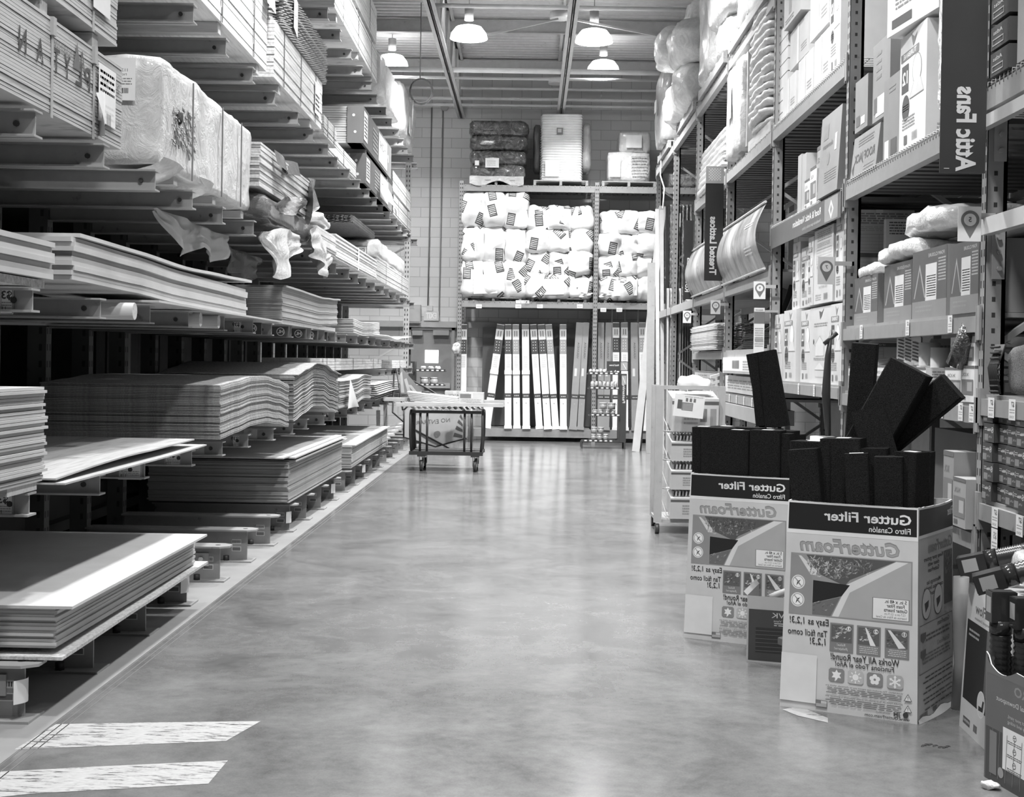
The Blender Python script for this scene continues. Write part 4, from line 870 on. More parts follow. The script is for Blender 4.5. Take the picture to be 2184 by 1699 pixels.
for i, (y, r, z1, lab) in enumerate(((7.93, .06, 1.69, 'taller'), (7.72, .055, 1.66, 'shorter'))):
    tag(MB().tube([(XR+.12, y, 1.377), (XR+.12, y, z1)], r, 18).build('mailing_tube', G(.68, .5)), 'pale upright cylinder beside the slotted vent, the %s of two' % lab, 'cylinder')
MBv = MB(); vy, vx = 8.1, XR+.08
# slotted foundation vent, standing, faces aisle and camera
t = thing('slotted_vent', 'tall slotted metal vent grille standing among the small boxes', 'vent grille', (2.33, 8.2, 1.56))
def vv(u, v, d): return Vector((2.26+.02*u, 8.42-u*.45, 1.56+v))+Vector((-d, -d*.3, 0))
m = MB(); P = [(0, 0), (1, 0), (1, .16), (0, .32)]
m.prism([vv(u, v, 0) for u, v in P], (0, 0, 0), (.01, .004, 0)); m.build('plate', G(.5, .35), t)
m = MB()
for c in range(3):
    for q in range(14):
        u0 = .08+c*.3; v0 = .02+q*.02; top = .30-.16*(u0+.2)
        if v0+.02 > top: break
        a, b = vv(u0, v0+.012, .003), vv(u0+.24, v0-.0, .003); m.add([a, b, b+Vector((0, 0, .009)), a+Vector((0, 0, .009))], [(0, 1, 2, 3)])
m.build('slots', G(.02, .6), t)
# glossy hose in a clear pack leaning on the boxes
tag(MB().tube([(XR-.02, 6.98, 1.56), (XR+.03, 6.9, 1.76)], .055, 14, rs=None).build('ribbed_pack', G(.05, .2, 'film_dark')), 'dark ribbed glossy pack leaning on the white boxes by the near upright', 'hose pack')
# bay 0 lowest shelf cartons and what is on the floor
carton('dull brown carton on the low shelf behind the near gutter box', XR-.04, 7.1, 6.93, .755, 1.12, .3, .3, small_front, None, name='carton')
carton('grey printed carton on the low shelf left of the near upright', XR-.05, 6.9, 6.7, .755, 1.0, .35, .35, small_front, None, name='carton')
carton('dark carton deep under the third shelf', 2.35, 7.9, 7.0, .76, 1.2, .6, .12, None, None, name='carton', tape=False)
# bay -1: shingle cartons and bag
def atlas(p, w, h):
    p.rect(0, 0, w, h, .07); p.rect(w*.05, h*.08, w*.42, h*.42, .25); p.text('Atlas', w*.5, h*.66, h*.22, .75, w=w*.36, bold=.02); p.disc(w*.82, h*.66, h*.16, .6); p.disc(w*.82, h*.66, h*.12, .1); p.line(w*.76, h*.6, w*.88, h*.72, .006, .6); p.text('6 IN.', w*.62, h*.28, h*.17, .5, w=w*.3); p.lines(w*.05, h*.6, w*.3, h*.8, 2, .5)
for r_ in range(5):
    for c in range(4):
        y1 = Y0R-.03-c*.145-(.02*(r_ % 2)); z0 = .918+r_*.093
        carton('small black printed carton in the five high stack on the near shelf', XR-.005+.012*((r_*3+c*5) % 3), y1, y1-.14, z0, z0+.089, .2, .05, atlas, None, name='fixing_carton', tape=False, group='black cartons stacked on the near shelf', kind='plain')
t = thing('rough_sack', 'grey fabric bundle with black netting end on the shelf above the black cartons', 'sack', (2.4, 6.1, 1.43))
MB().soft(2.22, 2.6, 5.3, 6.42, 1.42, 1.66, 0, 9, .012, 5, 3, 0, (6, 14, 6)).build('fabric_roll', G(.16, .8, 'foam'), t)
m = MB()
for q in range(9): m.tube([(2.2-.01*math.sin(q*.4), 6.42+.05*math.sin(a*.4), 1.43+.028*a) for a in range(9)] if False else [(2.19, 6.36+.014*q, 1.43), (2.18, 6.38+.014*q, 1.55), (2.21, 6.36+.014*q, 1.66)], .006, 5)
for q in range(9): m.tube([(2.185, 6.36, 1.44+.026*q), (2.185, 6.48, 1.44+.026*q)], .006, 5)
m.build('netting', G(.03, .6), t)
for i, z in enumerate((2.935, 3.06, 3.19)):
    carton(['lowest', 'middle', 'topmost'][i]+' black clam pack on the wire deck behind the hanging attic fans sign', XR-.02, 6.55, 6.3, z, z+.11, .15, .06, lambda p, w, h: (p.text('Atlas', w*.4, h*.7, h*.25, .7, w=w*.5), p.frame(w*.1, h*.15, w*.7, h*.45, .006, .4)), None, name='clam_pack', tape=False, kind='plain')
carton('brown carton with white label beside the black clam packs, right edge', XR+.0, 6.25, 5.7, 2.94, 3.6, .5, .42, lambda p, w, h: (p.rect(w*.3, h*.1, w*.9, h*.5, .7), p.lines(w*.35, h*.15, w*.85, h*.45, 5, .3)), None)
carton('white carton with number stamp high on the right edge above the clam packs', XR+.0, 6.55, 6.28, 3.31, 3.6, .3, .6, lambda p, w, h: p.text('542', w*.5, h*.5, .08, .1, w=w*.7), None)
# bay 0 top deck 2.83 (pixel ranges of the aisle faces)
Ya = lambda a, py=300, X=XR: YR(a, py, X)
carton('tipped brown carton with big arrow print on the wire deck', XR+.0, 9.48, 8.78, 2.84, 3.12, .45, .27, lambda p, w, h: (p.text('ROOF JACK', w*.5, h*.42, h*.3, .1, w=w*.8, bold=.02, shear=.2), p.lines(w*.2, h*.7, w*.8, h*.9, 3, .2), p.poly([(w*.03, h*.2), (w*.12, h*.05), (w*.12, h*.35)], .1), p.lines(w*.5, h*.05, w*.9, h*.2, 2, .3)), None, lean=.10)
carton('small brown carton standing on the arrow print carton, next to the upright', XR+.02, 9.45, 9.1, 3.15, 3.5, .4, .27, lambda p, w, h: (p.rect(w*.1, h*.1, w*.4, h*.3, .15), p.rect(w*.5, h*.1, w*.8, h*.25, .8)), None)
carton('tall plain brown carton with torn white label, upper row of the wire deck', XR+.04, 9.05, 8.62, 3.15, 3.66, .5, .28, lambda p, w, h: (p.rect(w*.2, h*.05, w*.7, h*.3, .8), p.rect(w*.1, h*.1, w*.3, h*.3, .15), p.lines(w*.2, h*.5, w*.5, h*.9, 4, .3)), None)
carton('tall narrow brown carton between the arrow print carton and the white fan carton', XR+.03, 8.72, 8.32, 2.84, 3.36, .45, .26, lambda p, w, h: (p.rect(w*.1, h*.03, w*.35, h*.25, .7), p.rect(w*.45, h*.05, w*.8, h*.24, .12), p.lines(w*.3, h*.8, w*.7, h*.9, 2, .3)), None)
carton('big white turbine fan carton on the wire deck left of the attic fans sign', XR+.01, 8.27, 7.72, 2.84, 3.52, .62, .82, turbine_front, turbine_side, name='vent_carton')
def exhaust(p, w, h):
    p.frame(w*.22, h*.02, w*1.0, h*.98, .02, .12); p.rect(w*.3, h*.3, w, h*.95, .5); p.poly([(w*.35, h*.6), (w*.65, h*.85), (w*.95, h*.7), (w*.7, h*.42)], .75); p.rect(w*.3, h*.18, w, h*.3, .85); p.text('EXHAUST VENT', w*.62, h*.25, .055, .1, w=w*.6, bold=.02); p.lines(w*.32, h*.19, w*.95, h*.215, 1, .4); p.rect(w*.22, h*.05, w, h*.14, .06)
def exhaust2(p, w, h): p.rect(w*.1, h*.45, w*.85, h*.62, .35); p.rect(w*.12, h*.65, w*.9, h*.9, .3); p.lines(w*.15, h*.2, w*.8, h*.4, 5, .3); p.rect(w*.1, h*.05, w*.5, h*.13, .12)
carton('large white exhaust vent carton with roof picture, stacked on the turbine fan carton', XR-.02, 8.35, 7.6, 3.54, 4.2, .62, .85, exhaust2, exhaust, name='vent_carton', rz=.12)
tag(MB().soft(2.2, 2.26, 6.9, 7.5, 2.9, 3.9, 0, 8, .02, 9, 77, 0, (3, 10, 14)).build('foil_pack', G(.5, .3, 'film_dark')), 'crinkled foil wrapped pack just left of the hanging attic fans sign', 'foil pack')
carton('tall carton at the back of the deck above, with dark lettering', XR+.7, 9.5, 8.6, 3.9, 4.7, .45, .42, None, lambda p, w, h: (p.text('VAHA', w*.8, h*.5, .1, .05, w=.5, rot=-1.57), p.frame(w*.05, h*.3, w*.4, h*.9, .006, .1), p.bars(w*.1, h*.05, w*.3, h*.2, .1)))
MB().box(XR+.4, XR+RD, 8.4, 9.56, 3.82, 3.89).build('beam', rsteel, rk)
# bay 1 deck 2.80
carton('tall plain brown carton on the deck over the roof ventilation sign', XR+.3, 11.9, 11.5, 2.81, 3.62, .55, .40, None, lambda p, w, h: p.rect(w*.15, h*.75, w*.25, h*.8, .8))
for i, (a, b, z) in enumerate(((11.6, 11.45, 3.32), (11.42, 11.25, 3.3))): carton('slim brown carton standing on the roof ventilation sign deck, %s' % ['left of two', 'right of two'][i], XR+.05, a, b, 2.81, z, .5, .45)
for i, (a, b, z) in enumerate(((11.15, 10.95, 3.05), (10.93, 10.7, 3.12), (10.68, 10.5, 3.25))): carton(['small white label box', 'white label box', 'grey label box'][i]+' in front of the slim brown cartons', XR+.02, a, b, 2.81, z, .3, (.75, .78, .35)[i], small_front, None, name='small_box', tape=False)
carton('dented brown carton printed with diagrams, leaning out beside the second upright', XR-.03, 10.42, 9.75, 2.81, 3.42, .5, .28, lambda p, w, h: (p.rect(w*.15, h*.7, w*.4, h*.88, .25), p.text('aluminum', w*.4, h*.62, .06, .2, w=w*.5), p.disc(w*.45, h*.45, .05, .25), p.lines(w*.3, h*.15, w*.9, h*.3, 5, .25), p.rect(w*.75, h*.5, w*.85, h*.7, .75)), None, lean=.05)
# bay 1 deck 3.715
for i, (X, a, b, z0, z1, g) in enumerate(((0.02, 12.2, 11.6, 3.72, 4.05, .6), (.03, 11.55, 10.95, 3.72, 4.1, .62), (.03, 10.9, 10.35, 3.72, 4.12, .62), (.02, 10.3, 9.95, 3.72, 4.5, .8), (.04, 12.0, 11.2, 4.12, 4.45, .5), (.03, 11.1, 10.4, 4.16, 4.6, .62), (.0, 12.1, 11.35, 4.5, 4.95, .5))):
    carton(['pale carton', 'pale carton with taped seam', 'pale carton with white diamond label', 'tall white printed carton beside the second upright', 'brown carton in the second layer', 'pale carton in the second layer', 'brown carton with drawing, topmost'][i]+(' on the high deck beyond the exhaust vent carton' if i != 3 else ' on the high deck'), XR+X, a, b, z0, z1, .6, g, (turbine_front if i == 3 else (lambda p, w, h: (p.rect(w*.4, 0, w*.5, h, .7), p.lines(w*.6, h*.2, w*.9, h*.4, 3, .4))) if i != 6 else (lambda p, w, h: (p.disc(w*.7, h*.5, .07, .3), p.disc(w*.7, h*.5, .055, .5), p.rect(w*.3, h*.2, w*.45, h*.5, .3), p.lines(w*.1, h*.05, w*.6, h*.15, 2, .2)))), None)
t = thing('shingle_stack', 'stack of white striped cartons seen through the third upright, high deck', 'box', (2.4, 12.35, 3.72))
for q in range(8): MB().box(2.24, 2.7, 12.1, 12.5, 3.72+q*.11, 3.82+q*.11).build('flat_carton', G(.6, .6, 'carton'), t)
# bays 2, 3: deck 3.715 loads
t = thing('stacked_bag_pallet', 'pallet of flat striped bags stacked high against the third upright', 'bag stack', (2.4, 13.4, 3.72))
for q in range(15):
    MB().soft(2.16+R(-.02, .02), 2.9, 12.75, 13.95, 3.82+q*.082, 3.91+q*.082, 0, 5, .022, 6, q, 0, (4, 9, 3)).build('bag', G(.55, .5, 'film'), t)
MB().box(2.2, 2.9, 12.7, 14.0, 3.72, 3.82).build('pallet', G(.35, .7, 'wood'), t)
t = thing('wrapped_board_pallet', 'tall film wrapped pallet with brown side between the fourth upright and the flat bags', 'wrapped pallet', (2.4, 14.9, 3.72))
MB().box(2.2, 3.0, 14.1, 15.2, 3.8, 4.78).build('boards', G(.5, .6, 'carton'), t); MB().soft(2.14, 3.05, 14.15, 15.26, 3.78, 4.8, 0, 20, .02, 4, 9, 0, (5, 12, 12)).build('stretch_film', G(.7, .35, 'film'), t)
on = Print(f_aisle_r(2.13, 15.0, 4.2), .01); on.rect(0, 0, .3, .35, .85); on.build('paper_label', t)
for q in range(7):
    tag(MB().soft(2.14+.01*q, 2.9, 15.6, 18.0, 3.72+q*.083, 3.80+q*.083, 0, 12, .012, 5, q+50, 0, (4, 14, 3)).build('vinyl_bundle', G(.72, .35, 'film')), 'long flat bundle in white film in the pile beyond the wrapped pallet', 'wrapped bundle', 'long flat film wrapped bundles')
# signs on the rack
def sign(name, label, X0, X1, Y, z0, z1, g=.10):
    t = thing(name, label, 'sign', ((X0+X1)/2, Y, z0)); MB().box(X0, X1, Y, Y+.006, z0, z1).build('sign_board', G(g, .4), t); return t, Print(f_cam(X0, Y, z0))
xa, zb = U(1998, 370, 6.45); xb, zt = U(2105, 0, 6.45)
t, p = sign('aisle_sign', 'large dark hanging sign reading Attic Fans in pale mirrored letters', xa, xb-.01, 6.45, zb, 3.6, .04)
w_ = xb-xa; p.text('Attic Fans', w_*.52, U(0, 250, 6.45)[1]-zb+.012, .125, .62, w=.40, bold=.035, rot=-math.pi/2); p.rect(.02, .02, .045, .023, .6); p.build('lettering', t)
xa, zb = U(1500, 598, 15.2); xb, zt = U(1542, 392, 15.2)
t, p = sign('aisle_sign', 'dark hanging sign reading Treated Lattices with a white lattice square on top', xa, xb, 15.2, zb, zt, .035)
p.text('Treated Lattices', (xb-xa)*.45, (zt-zb)*.36, .105, .75, w=(zt-zb)*.60, bold=.035, rot=-math.pi/2); p.build('lettering', t)
MB().box(xa, xb, 15.19, 15.2, zt, zt+.19).build('picture_square', G(.5, .5), t)
p = Print(f_cam(xa, 15.19, zt))
for q in range(6):
    p.line(.03+.026*q, .02, .03+.026*q+.0, .02, .001, .9)
for q in range(-3, 5): 
    a0, b0 = max(.03, .03+q*.03), 0
    p.line(.03+max(0, q)*.03, .03+max(0, -q)*.03, .03+min(4.6, 4.6+q)*.03, .03+min(4.6, 4.6-q)*.03, .006, .9); p.line(.03+max(0, q)*.03, .168-max(0, -q)*.03, .03+min(4.6, 4.6+q)*.03, .168-min(4.6, 4.6-q)*.03, .006, .9)
p.build('lattice_picture', t)
t, p = sign('aisle_sign', 'narrow dark hanging sign reading Roof Panels in front of the clear panels', *[U(1457, 560, 18.3)[0], U(1476, 560, 18.3)[0]], 18.3, U(1467, 638, 18.3)[1], U(1467, 470, 18.3)[1], .03)
p.text('Roof Panels', .06, .33, .085, .7, w=.46, rot=-math.pi/2-.06, bold=.015); p.build('lettering', t)
# roof & attic ventilation header on the beam of bay 1
t = thing('header_sign', 'long dark header sign reading Roof and Attic Ventilation on the beam above the vent cartons', 'sign', (XR, 11, 2.6))
MB().box(XR-.02, XR-.014, UY(1)+.1, UY(2)-.02, 2.60, 2.785).build('sign_board', G(.12, .4), t)
p = Print(f_aisle_r(XR-.02, UY(2)-.02, 2.60), .001); p.rect(2.28, .01, 2.72, .18, .3); p.poly([(2.42, .09), (2.5, .16), (2.58, .09), (2.5, .02)], .8); p.poly([(2.46, .09), (2.5, .13), (2.54, .09), (2.5, .05)], .3)
p.text('Roof & Attic Ventilation', 1.6, .115, .075, .8, w=1.1, bold=.02); p.text('Ventilación para techo y ático', 1.8, .045, .035, .6, w=.7); p.build('lettering', t)
# number tags
def numtag(n, px0, px1, py0, py1, Y, where):
    xa, zb = U(px0, py1, Y); xb, zt = U(px1, py0, Y); w, h = xb-xa, zt-zb
    t = thing('location_tag', 'white location tag with pin mark and number %s %s' % (n, where), 'tag', ((xa+xb)/2, Y, zb)); MB().box(xa, xb, Y, Y+.003, zb, zt).build('card', G(.85, .4), t); MB().box(xb-.005, XR+.045, Y+.003, Y+.006, zt-.06, zt-.03).build('clip', G(.5, .3), t)
    if UY(round((Y-Y0R)/BAY))-Y > .01: MB().box(XR+.03, XR+.045, Y+.003, UY(round((Y-Y0R)/BAY))+.002, zt-.06, zt-.03).build('clip', G(.5, .3), t)
    p = Print(f_cam(xa, Y, zb)); cx, cy, r = w*.52, h*.62, w*.40
    p.disc(cx, cy, r, .2, 28); p.poly([(cx-r*.93, cy-r*.35), (cx+r*.93, cy-r*.35), (cx, h*.1)], .2); p.disc(cx, cy, r*.68, .85, 24); p.text(str(n), cx, cy, r*.75, .15, bold=.03); p.build('pin_print', t)
numtag(5, 2037, 2087, 442, 515, 6.58, 'on the near upright')
numtag(7, 1741, 1777, 548, 606, 9.5, 'on the second upright')
numtag(9, 1605, 1631, 600, 637, 12.42, 'on the third upright')
numtag(11, 1514, 1535, 640, 669, 15.36, 'on the fourth upright')
numtag(13, 1455, 1473, 662, 688, 18.2, 'on the fifth upright')
# curved poster boards of bays 2 and 3
def poster(n, label, ya, yb):
    t = thing('curved_poster', label, 'poster', (XR, (ya+yb)/2, 2.43))
    def fn(a, b): return (XR-.02-.10*math.sin(b*math.pi)-.02, yb+(ya-yb)*a, 2.44+.60*b)
    m = MB(); m.surf(fn, 12, 12); m.build('poster_sheet', poster_mat, t)
    p = Print(lambda u, v, d: Vector(fn(u, v))+Vector((-d-.004, 0, 0)), .002); p.line(.55, .0, .5, .5, .006, .15); p.line(.5, .5, .42, 1, .006, .15); p.lines(.72, .7, .9, .78, 2, .7); p.lines(.75, .25, .9, .4, 3, .7); p.build('poster_print', t)
    MB().tube([(XR-.05, ya, 3.05), (XR-.05, yb, 3.05)], .012, 8).build('poster_rail', G(.6, .3), t); MB().tube([(XR-.05, ya, 2.435), (XR-.05, yb, 2.435)], .012, 8).build('poster_rail', G(.6, .3), t)
poster_mat = bpy.data.materials.new('poster'); poster_mat.use_nodes = True
_n = poster_mat.node_tree; _b = _n.nodes['Principled BSDF']; _t = _n.nodes.new('ShaderNodeTexNoise'); _c = _n.nodes.new('ShaderNodeTexCoord'); _m = _n.nodes.new('ShaderNodeMapping'); _r = _n.nodes.new('ShaderNodeValToRGB')
_m.inputs['Scale'].default_value = (1, 2.2, .9); _t.inputs['Scale'].default_value = 1.6; _t.inputs['Detail'].default_value = 7; _t.inputs['Roughness'].default_value = .62
_n.links.new(_c.outputs['Object'], _m.inputs[0]); _n.links.new(_m.outputs[0], _t.inputs[0]); _n.links.new(_t.outputs[0], _r.inputs[0]); _n.links.new(_r.outputs[0], _b.inputs['Base Color'])
_r.color_ramp.elements[0].position = .35; _r.color_ramp.elements[0].color = (.12, .12, .12, 1); _r.color_ramp.elements[1].position = .68; _r.color_ramp.elements[1].color = (.6, .6, .6, 1); _b.inputs['Roughness'].default_value = .3
poster(2, 'curved picture board on the beam between third and fourth uprights', UY(2)+.1, UY(3)-.05)
poster(3, 'curved picture board behind the treated lattices sign', UY(3)+.1, UY(4)-.05)
# ================================================================ gutter filter boxes
def art_front(p, W, H):
    """W, H in metres; u 0..W left to right, v measured from the bottom"""
    V = lambda y: H*(1-y)
    N = 32
    p.rect(0, V(1), W, V(.0), .62, N)
    p.d += .0004; p.rect(0, V(.155), W, V(.0), .8, N); p.d += .0003; p.rect(.006, V(.135), W-.006, V(.008), .015, N); d0 = p.d; p.d += .0005
    p.text('Gutter Filter', W*.62, V(.062), .062, .88, w=W*.66, bold=.022); p.text('Filtro Canalón', W*.79, V(.113), .036, .85, w=W*.31, bold=.01); p.d = d0
    p.text('GutterFoam', W*.485, V(.207), .085, .24, w=W*.76, bold=.03, shear=.2); p.text('GutterFoam', W*.487, V(.209), .08, .36, w=W*.75, bold=.012, shear=.2)
    # picture
    p.rect(W*.04, V(.545), W*.96, V(.25), .3, N)
    p.poly([(W*.05, V(.262)), (W*.12, V(.262)), (W*.24, V(.33)), (W*.24, V(.35)), (W*.19, V(.35))], .66)
    p.poly([(W*.16, V(.255)), (W*.84, V(.255)), (W*.5, V(.36)), (W*.46, V(.39)), (W*.25, V(.34))], .10)
    rr = random.Random(2)
    for q in range(330):
        u, v = rr.uniform(.17, .66), rr.uniform(.262, .355)
        if v > .33+.02*(.4-u) and u > .5: continue
        p.d -= .00004; s = rr.uniform(.008, .022); a = rr.uniform(0, 3.1); c, sn = math.cos(a)*s*W, math.sin(a)*s*W
        p.poly([(W*u-c, V(v)-sn), (W*u+sn*.5, V(v)-c*.5), (W*u+c, V(v)+sn)], rr.choice((.25, .4, .55, .7)))
    p.poly([(W*.84, V(.257)), (W*.93, V(.257)), (W*.5, V(.42)), (W*.42, V(.54)), (W*.37, V(.54)), (W*.47, V(.40)), (W*.47, V(.385))], .72)
    p.poly([(W*.93, V(.257)), (W*.95, V(.257)), (W*.95, V(.54)), (W*.42, V(.54)), (W*.5, V(.42))], .42)
    p.poly([(W*.22, V(.375)), (W*.5, V(.385)), (W*.44, V(.44)), (W*.22, V(.485))], .02)
    p.poly([(W*.22, V(.487)), (W*.43, V(.445)), (W*.36, V(.54)), (W*.22, V(.54))], .15)
    for q in range(70):
        u, v = rr.uniform(.23, .40), rr.uniform(.465, .53); p.d -= .00004; s = rr.uniform(.006, .016)*W
        if u > .43-(v-.445)*.7: continue
        p.poly([(W*u-s, V(v)), (W*u, V(v)-s*.5), (W*u+s, V(v)+s)], rr.choice((.3, .5, .65)))
    p.poly([(W*.04, V(.255)), (W*.1, V(.262)), (W*.21, V(.36)), (W*.21, V(.545)), (W*.04, V(.545))], .28)
    for v in (.39, .475):
        p.disc(W*.105, V(v), W*.052, .8, 24); p.disc(W*.105, V(v), W*.045, .3, 24); p.disc(W*.105, V(v), W*.04, .85, 24); p.poly([(W*.085, V(v-.018)), (W*.105, V(v-.005)), (W*.125, V(v-.012)), (W*.112, V(v)), (W*.122, V(v+.018)), (W*.105, V(v+.006)), (W*.09, V(v+.02)), (W*.098, V(v))], .02); p.line(W*.078, V(v-.02), W*.132, V(v+.02), .004, .3)
    p.rect(W*.67, V(.53), W*.94, V(.43), .15); p.rect(W*.675, V(.528), W*.935, V(.432), .82)
    for i, s in enumerate(('5 in. x 48 in.', 'Foam Filter', 'Gutter Inserts')): p.text(s, W*(.84-.0*i), V(.445+.02*i), .022, .05, w=W*(.16, .13, .17)[i], bold=.02)
    p.text('12.7 cm x 121.9 cm', W*.835, V(.503), .014, .1, w=W*.15); p.text('Insertos de Filtro de Canal', W*.81, V(.518), .014, .1, w=W*.22)
    p.text('Easy as 1,2,3!', W*.2, V(.575), .042, .03, w=W*.30, bold=.01, shear=.1); p.text('Tan fácil como', W*.19, V(.63), .040, .03, w=W*.30, bold=.01, shear=.1); p.text('1,2,3!', W*.27, V(.668), .042, .03, w=W*.12, bold=.01, shear=.1)
    for i, u in enumerate((.36, .56, .765)):
        p.rect(W*u, V(.705), W*(u+.175), V(.57), .22); p.rect(W*(u+.01), V(.66), W*(u+.165), V(.578), .12)
        for q in range(26):
            a, b = rr.uniform(u+.02, u+.15), rr.uniform(.585, .65); p.d -= .00004; s = W*rr.uniform(.006, .02); p.poly([(W*a-s, V(b)), (W*a, V(b)-s*.6), (W*a+s, V(b)+s*.7)], rr.choice((.3, .5, .7)))
        if i == 1: p.poly([(W*(u+.06), V(.578)), (W*(u+.07), V(.578)), (W*(u+.14), V(.66)), (W*(u+.10), V(.66))], .8)
        if i == 2: p.poly([(W*(u+.02), V(.578)), (W*(u+.04), V(.578)), (W*(u+.15), V(.655)), (W*(u+.10), V(.66))], .75)
        p.disc(W*(u+.14), V(.592), W*.018, .85); p.disc(W*(u+.14), V(.592), W*.015, .2); p.text(str(3-i), W*(u+.14), V(.592), .022, .9, bold=.03)
        if i == 0: p.text('Relax!', W*(u+.085), V(.672), .016, .7, w=W*.06); p.text('¡Relajarse!', W*(u+.085), V(.69), .016, .7, w=W*.1)
        else: p.lines(W*(u+.02), V(.70), W*(u+.155), V(.665), 4, .6, .4, i)
    p.text('Works All Year Round!', W*.62, V(.73), .042, .04, w=W*.50, bold=.012, shear=.1); p.text('Funciona Todo el Año!', W*.62, V(.762), .032, .04, w=W*.43, bold=.01, shear=.1)
    for i, u in enumerate((.36, .50, .64, .785)):
        g = (.25, .5, .25, .42)[i]; a, b, c, d = W*u, V(.848), W*(u+.115), V(.785); e = .008
        p.poly([(a+e, b), (c-e, b), (c, b+e), (c, d-e), (c-e, d), (a+e, d), (a, d-e), (a, b+e)], g); cx, cy = (a+c)/2, (b+d)/2; r = W*.045
        if i == 0: p.poly([(cx+r*.9*math.cos(t*.5236)*(1 if t % 2 else .55), cy+r*.9*math.sin(t*.5236)*(1 if t % 2 else .55)) for t in range(12)], .85); p.line(cx, cy, cx-r*.2, cy-r, .004, .85)
        if i == 1:
            p.disc(cx, cy, r*.5, .85)
            for t in range(8): p.line(cx+r*.62*math.cos(t*.785), cy+r*.62*math.sin(t*.785), cx+r*.98*math.cos(t*.785), cy+r*.98*math.sin(t*.785), .005, .85)
        if i == 2:
            for t in range(5): p.disc(cx+r*.5*math.cos(t*1.2566+.3), cy+r*.5*math.sin(t*1.2566+.3), r*.38, .85, 12)
            p.disc(cx, cy, r*.2, g, 10)
        if i == 3:
            for t in range(3): p.line(cx-r*math.cos(t*1.047+.52), cy-r*math.sin(t*1.047+.52), cx+r*math.cos(t*1.047+.52), cy+r*math.sin(t*1.047+.52), .006, .85)
            for t in range(6):
                x, y = cx+r*.6*math.cos(t*1.047+.52), cy+r*.6*math.sin(t*1.047+.52)
                for s in (-.7, .7): p.line(x, y, x+r*.3*math.cos(t*1.047+.52+s), y+r*.3*math.sin(t*1.047+.52+s), .004, .85)
    for i, (a, b, c) in enumerate(((.862, .905, 'WARNING: This product may expose you to chemicals, which are'), (.912, .958, 'ADVERTENCIA: Este producto puede exponerle a quimicos que'))):
        p.text(c, W*.62, V(a+.006), .011, .08, w=W*.56); p.lines(W*.34, V(b), W*.89, V(a+.012), 4, .15, .4, i+4)
        cx, cy = W*.935, V((a+b)/2); p.poly([(cx-.018, cy-.014), (cx+.018, cy-.014), (cx, cy+.018)], .1); p.poly([(cx-.014, cy-.012), (cx+.014, cy-.012), (cx, cy+.013)], .75); p.text('!', cx, cy-.002, .02, .05, bold=.02)
    p.text('www.GutterFoam.com', W*.79, V(.985), .02, .05, w=W*.32, bold=.01); p.text('WOMEN OWNED', W*.76, V(.967), .012, .1, w=W*.1); p.text('JM', W*.86, V(.966), .022, .08, w=W*.05, bold=.03); p.disc(W*.92, V(.964), .012, .05)
    p.rect(W*.27, V(.978), W*.355, V(.945), .1); p.rect(W*.273, V(.976), W*.352, V(.947), .6); p.rect(W*.273, V(.960), W*.31, V(.947), .2)
    for q in range(3): p.rect(W*.273, V(.975-.006*q), W*.352, V(.972-.006*q), .3)
    p.rect(0, V(.965), W*.27, V(.735), .74, 5)
def art_side(p, W, H):
    V = lambda y: H*(1-y); N = 32
    p.rect(0, V(1), W, V(0), .5, N); p.d += .0004; p.rect(0, V(.145), W, V(0), .8, N); p.d += .0003; p.rect(.004, V(.13), W, V(.008), .015, N); p.d += .0005
    p.text('Filter', W*.88, V(.05), .055, .85, w=W*.22, bold=.02); p.text('GutterFoam', W*.62, V(.2), .07, .24, w=W*.7, bold=.02, shear=.2)
    for i, s in enumerate(('Keep your gutters', 'clean with', 'GutterFoam', '', 'Mantenga las', 'canaletas limpias', 'con GutterFoam')):
        if s: p.text(s, W*.42, V(.25+.028*i), .026, .06, w=W*.034*len(s)*.95, bold=.015)
    p.rect(W*.72, V(.50), W*.97, V(.24), .12, 4)
    rr = random.Random(8)
    for q in range(50): a, b = rr.uniform(.74, .95), rr.uniform(.25, .35); p.d -= .00004; p.disc(W*a, V(b), .008, rr.choice((.3, .5)), 5)
    for u in (.22, .55): p.disc(W*u, V(.46), W*.13, .1, 24); p.disc(W*u, V(.46), W*.12, .6, 24); p.poly([(W*(u-.06), V(.455)), (W*(u+.06), V(.445)), (W*(u+.05), V(.475)), (W*(u-.03), V(.50))], .05)
    p.frame(W*.03, V(.78), W*.97, V(.55), .003, .15); p.text('GutterFoam', W*.7, V(.575), .03, .15, w=W*.35, bold=.02); p.lines(W*.2, V(.64), W*.9, V(.60), 2, .15); p.text('GutterFoam 2', W*.7, V(.67), .03, .15, w=W*.35); p.lines(W*.1, V(.74), W*.9, V(.69), 3, .2)
    for v in (.61, .69): p.poly([(W*.06, V(v-.02)), (W*.2, V(v-.02)), (W*.2, V(v+.01)), (W*.13, V(v+.025)), (W*.06, V(v+.01))], .15)
    for i, v in enumerate((.80, .82, .85, .87, .90, .92, .95)): p.lines(W*.12, V(v+.012), W*.95, V(v), 1, .08, .5, i)
    p.bars(W*.05, V(.99), W*.25, V(.965), .1); p.rect(W*.4, V(.985), W*.5, V(.965), .1)
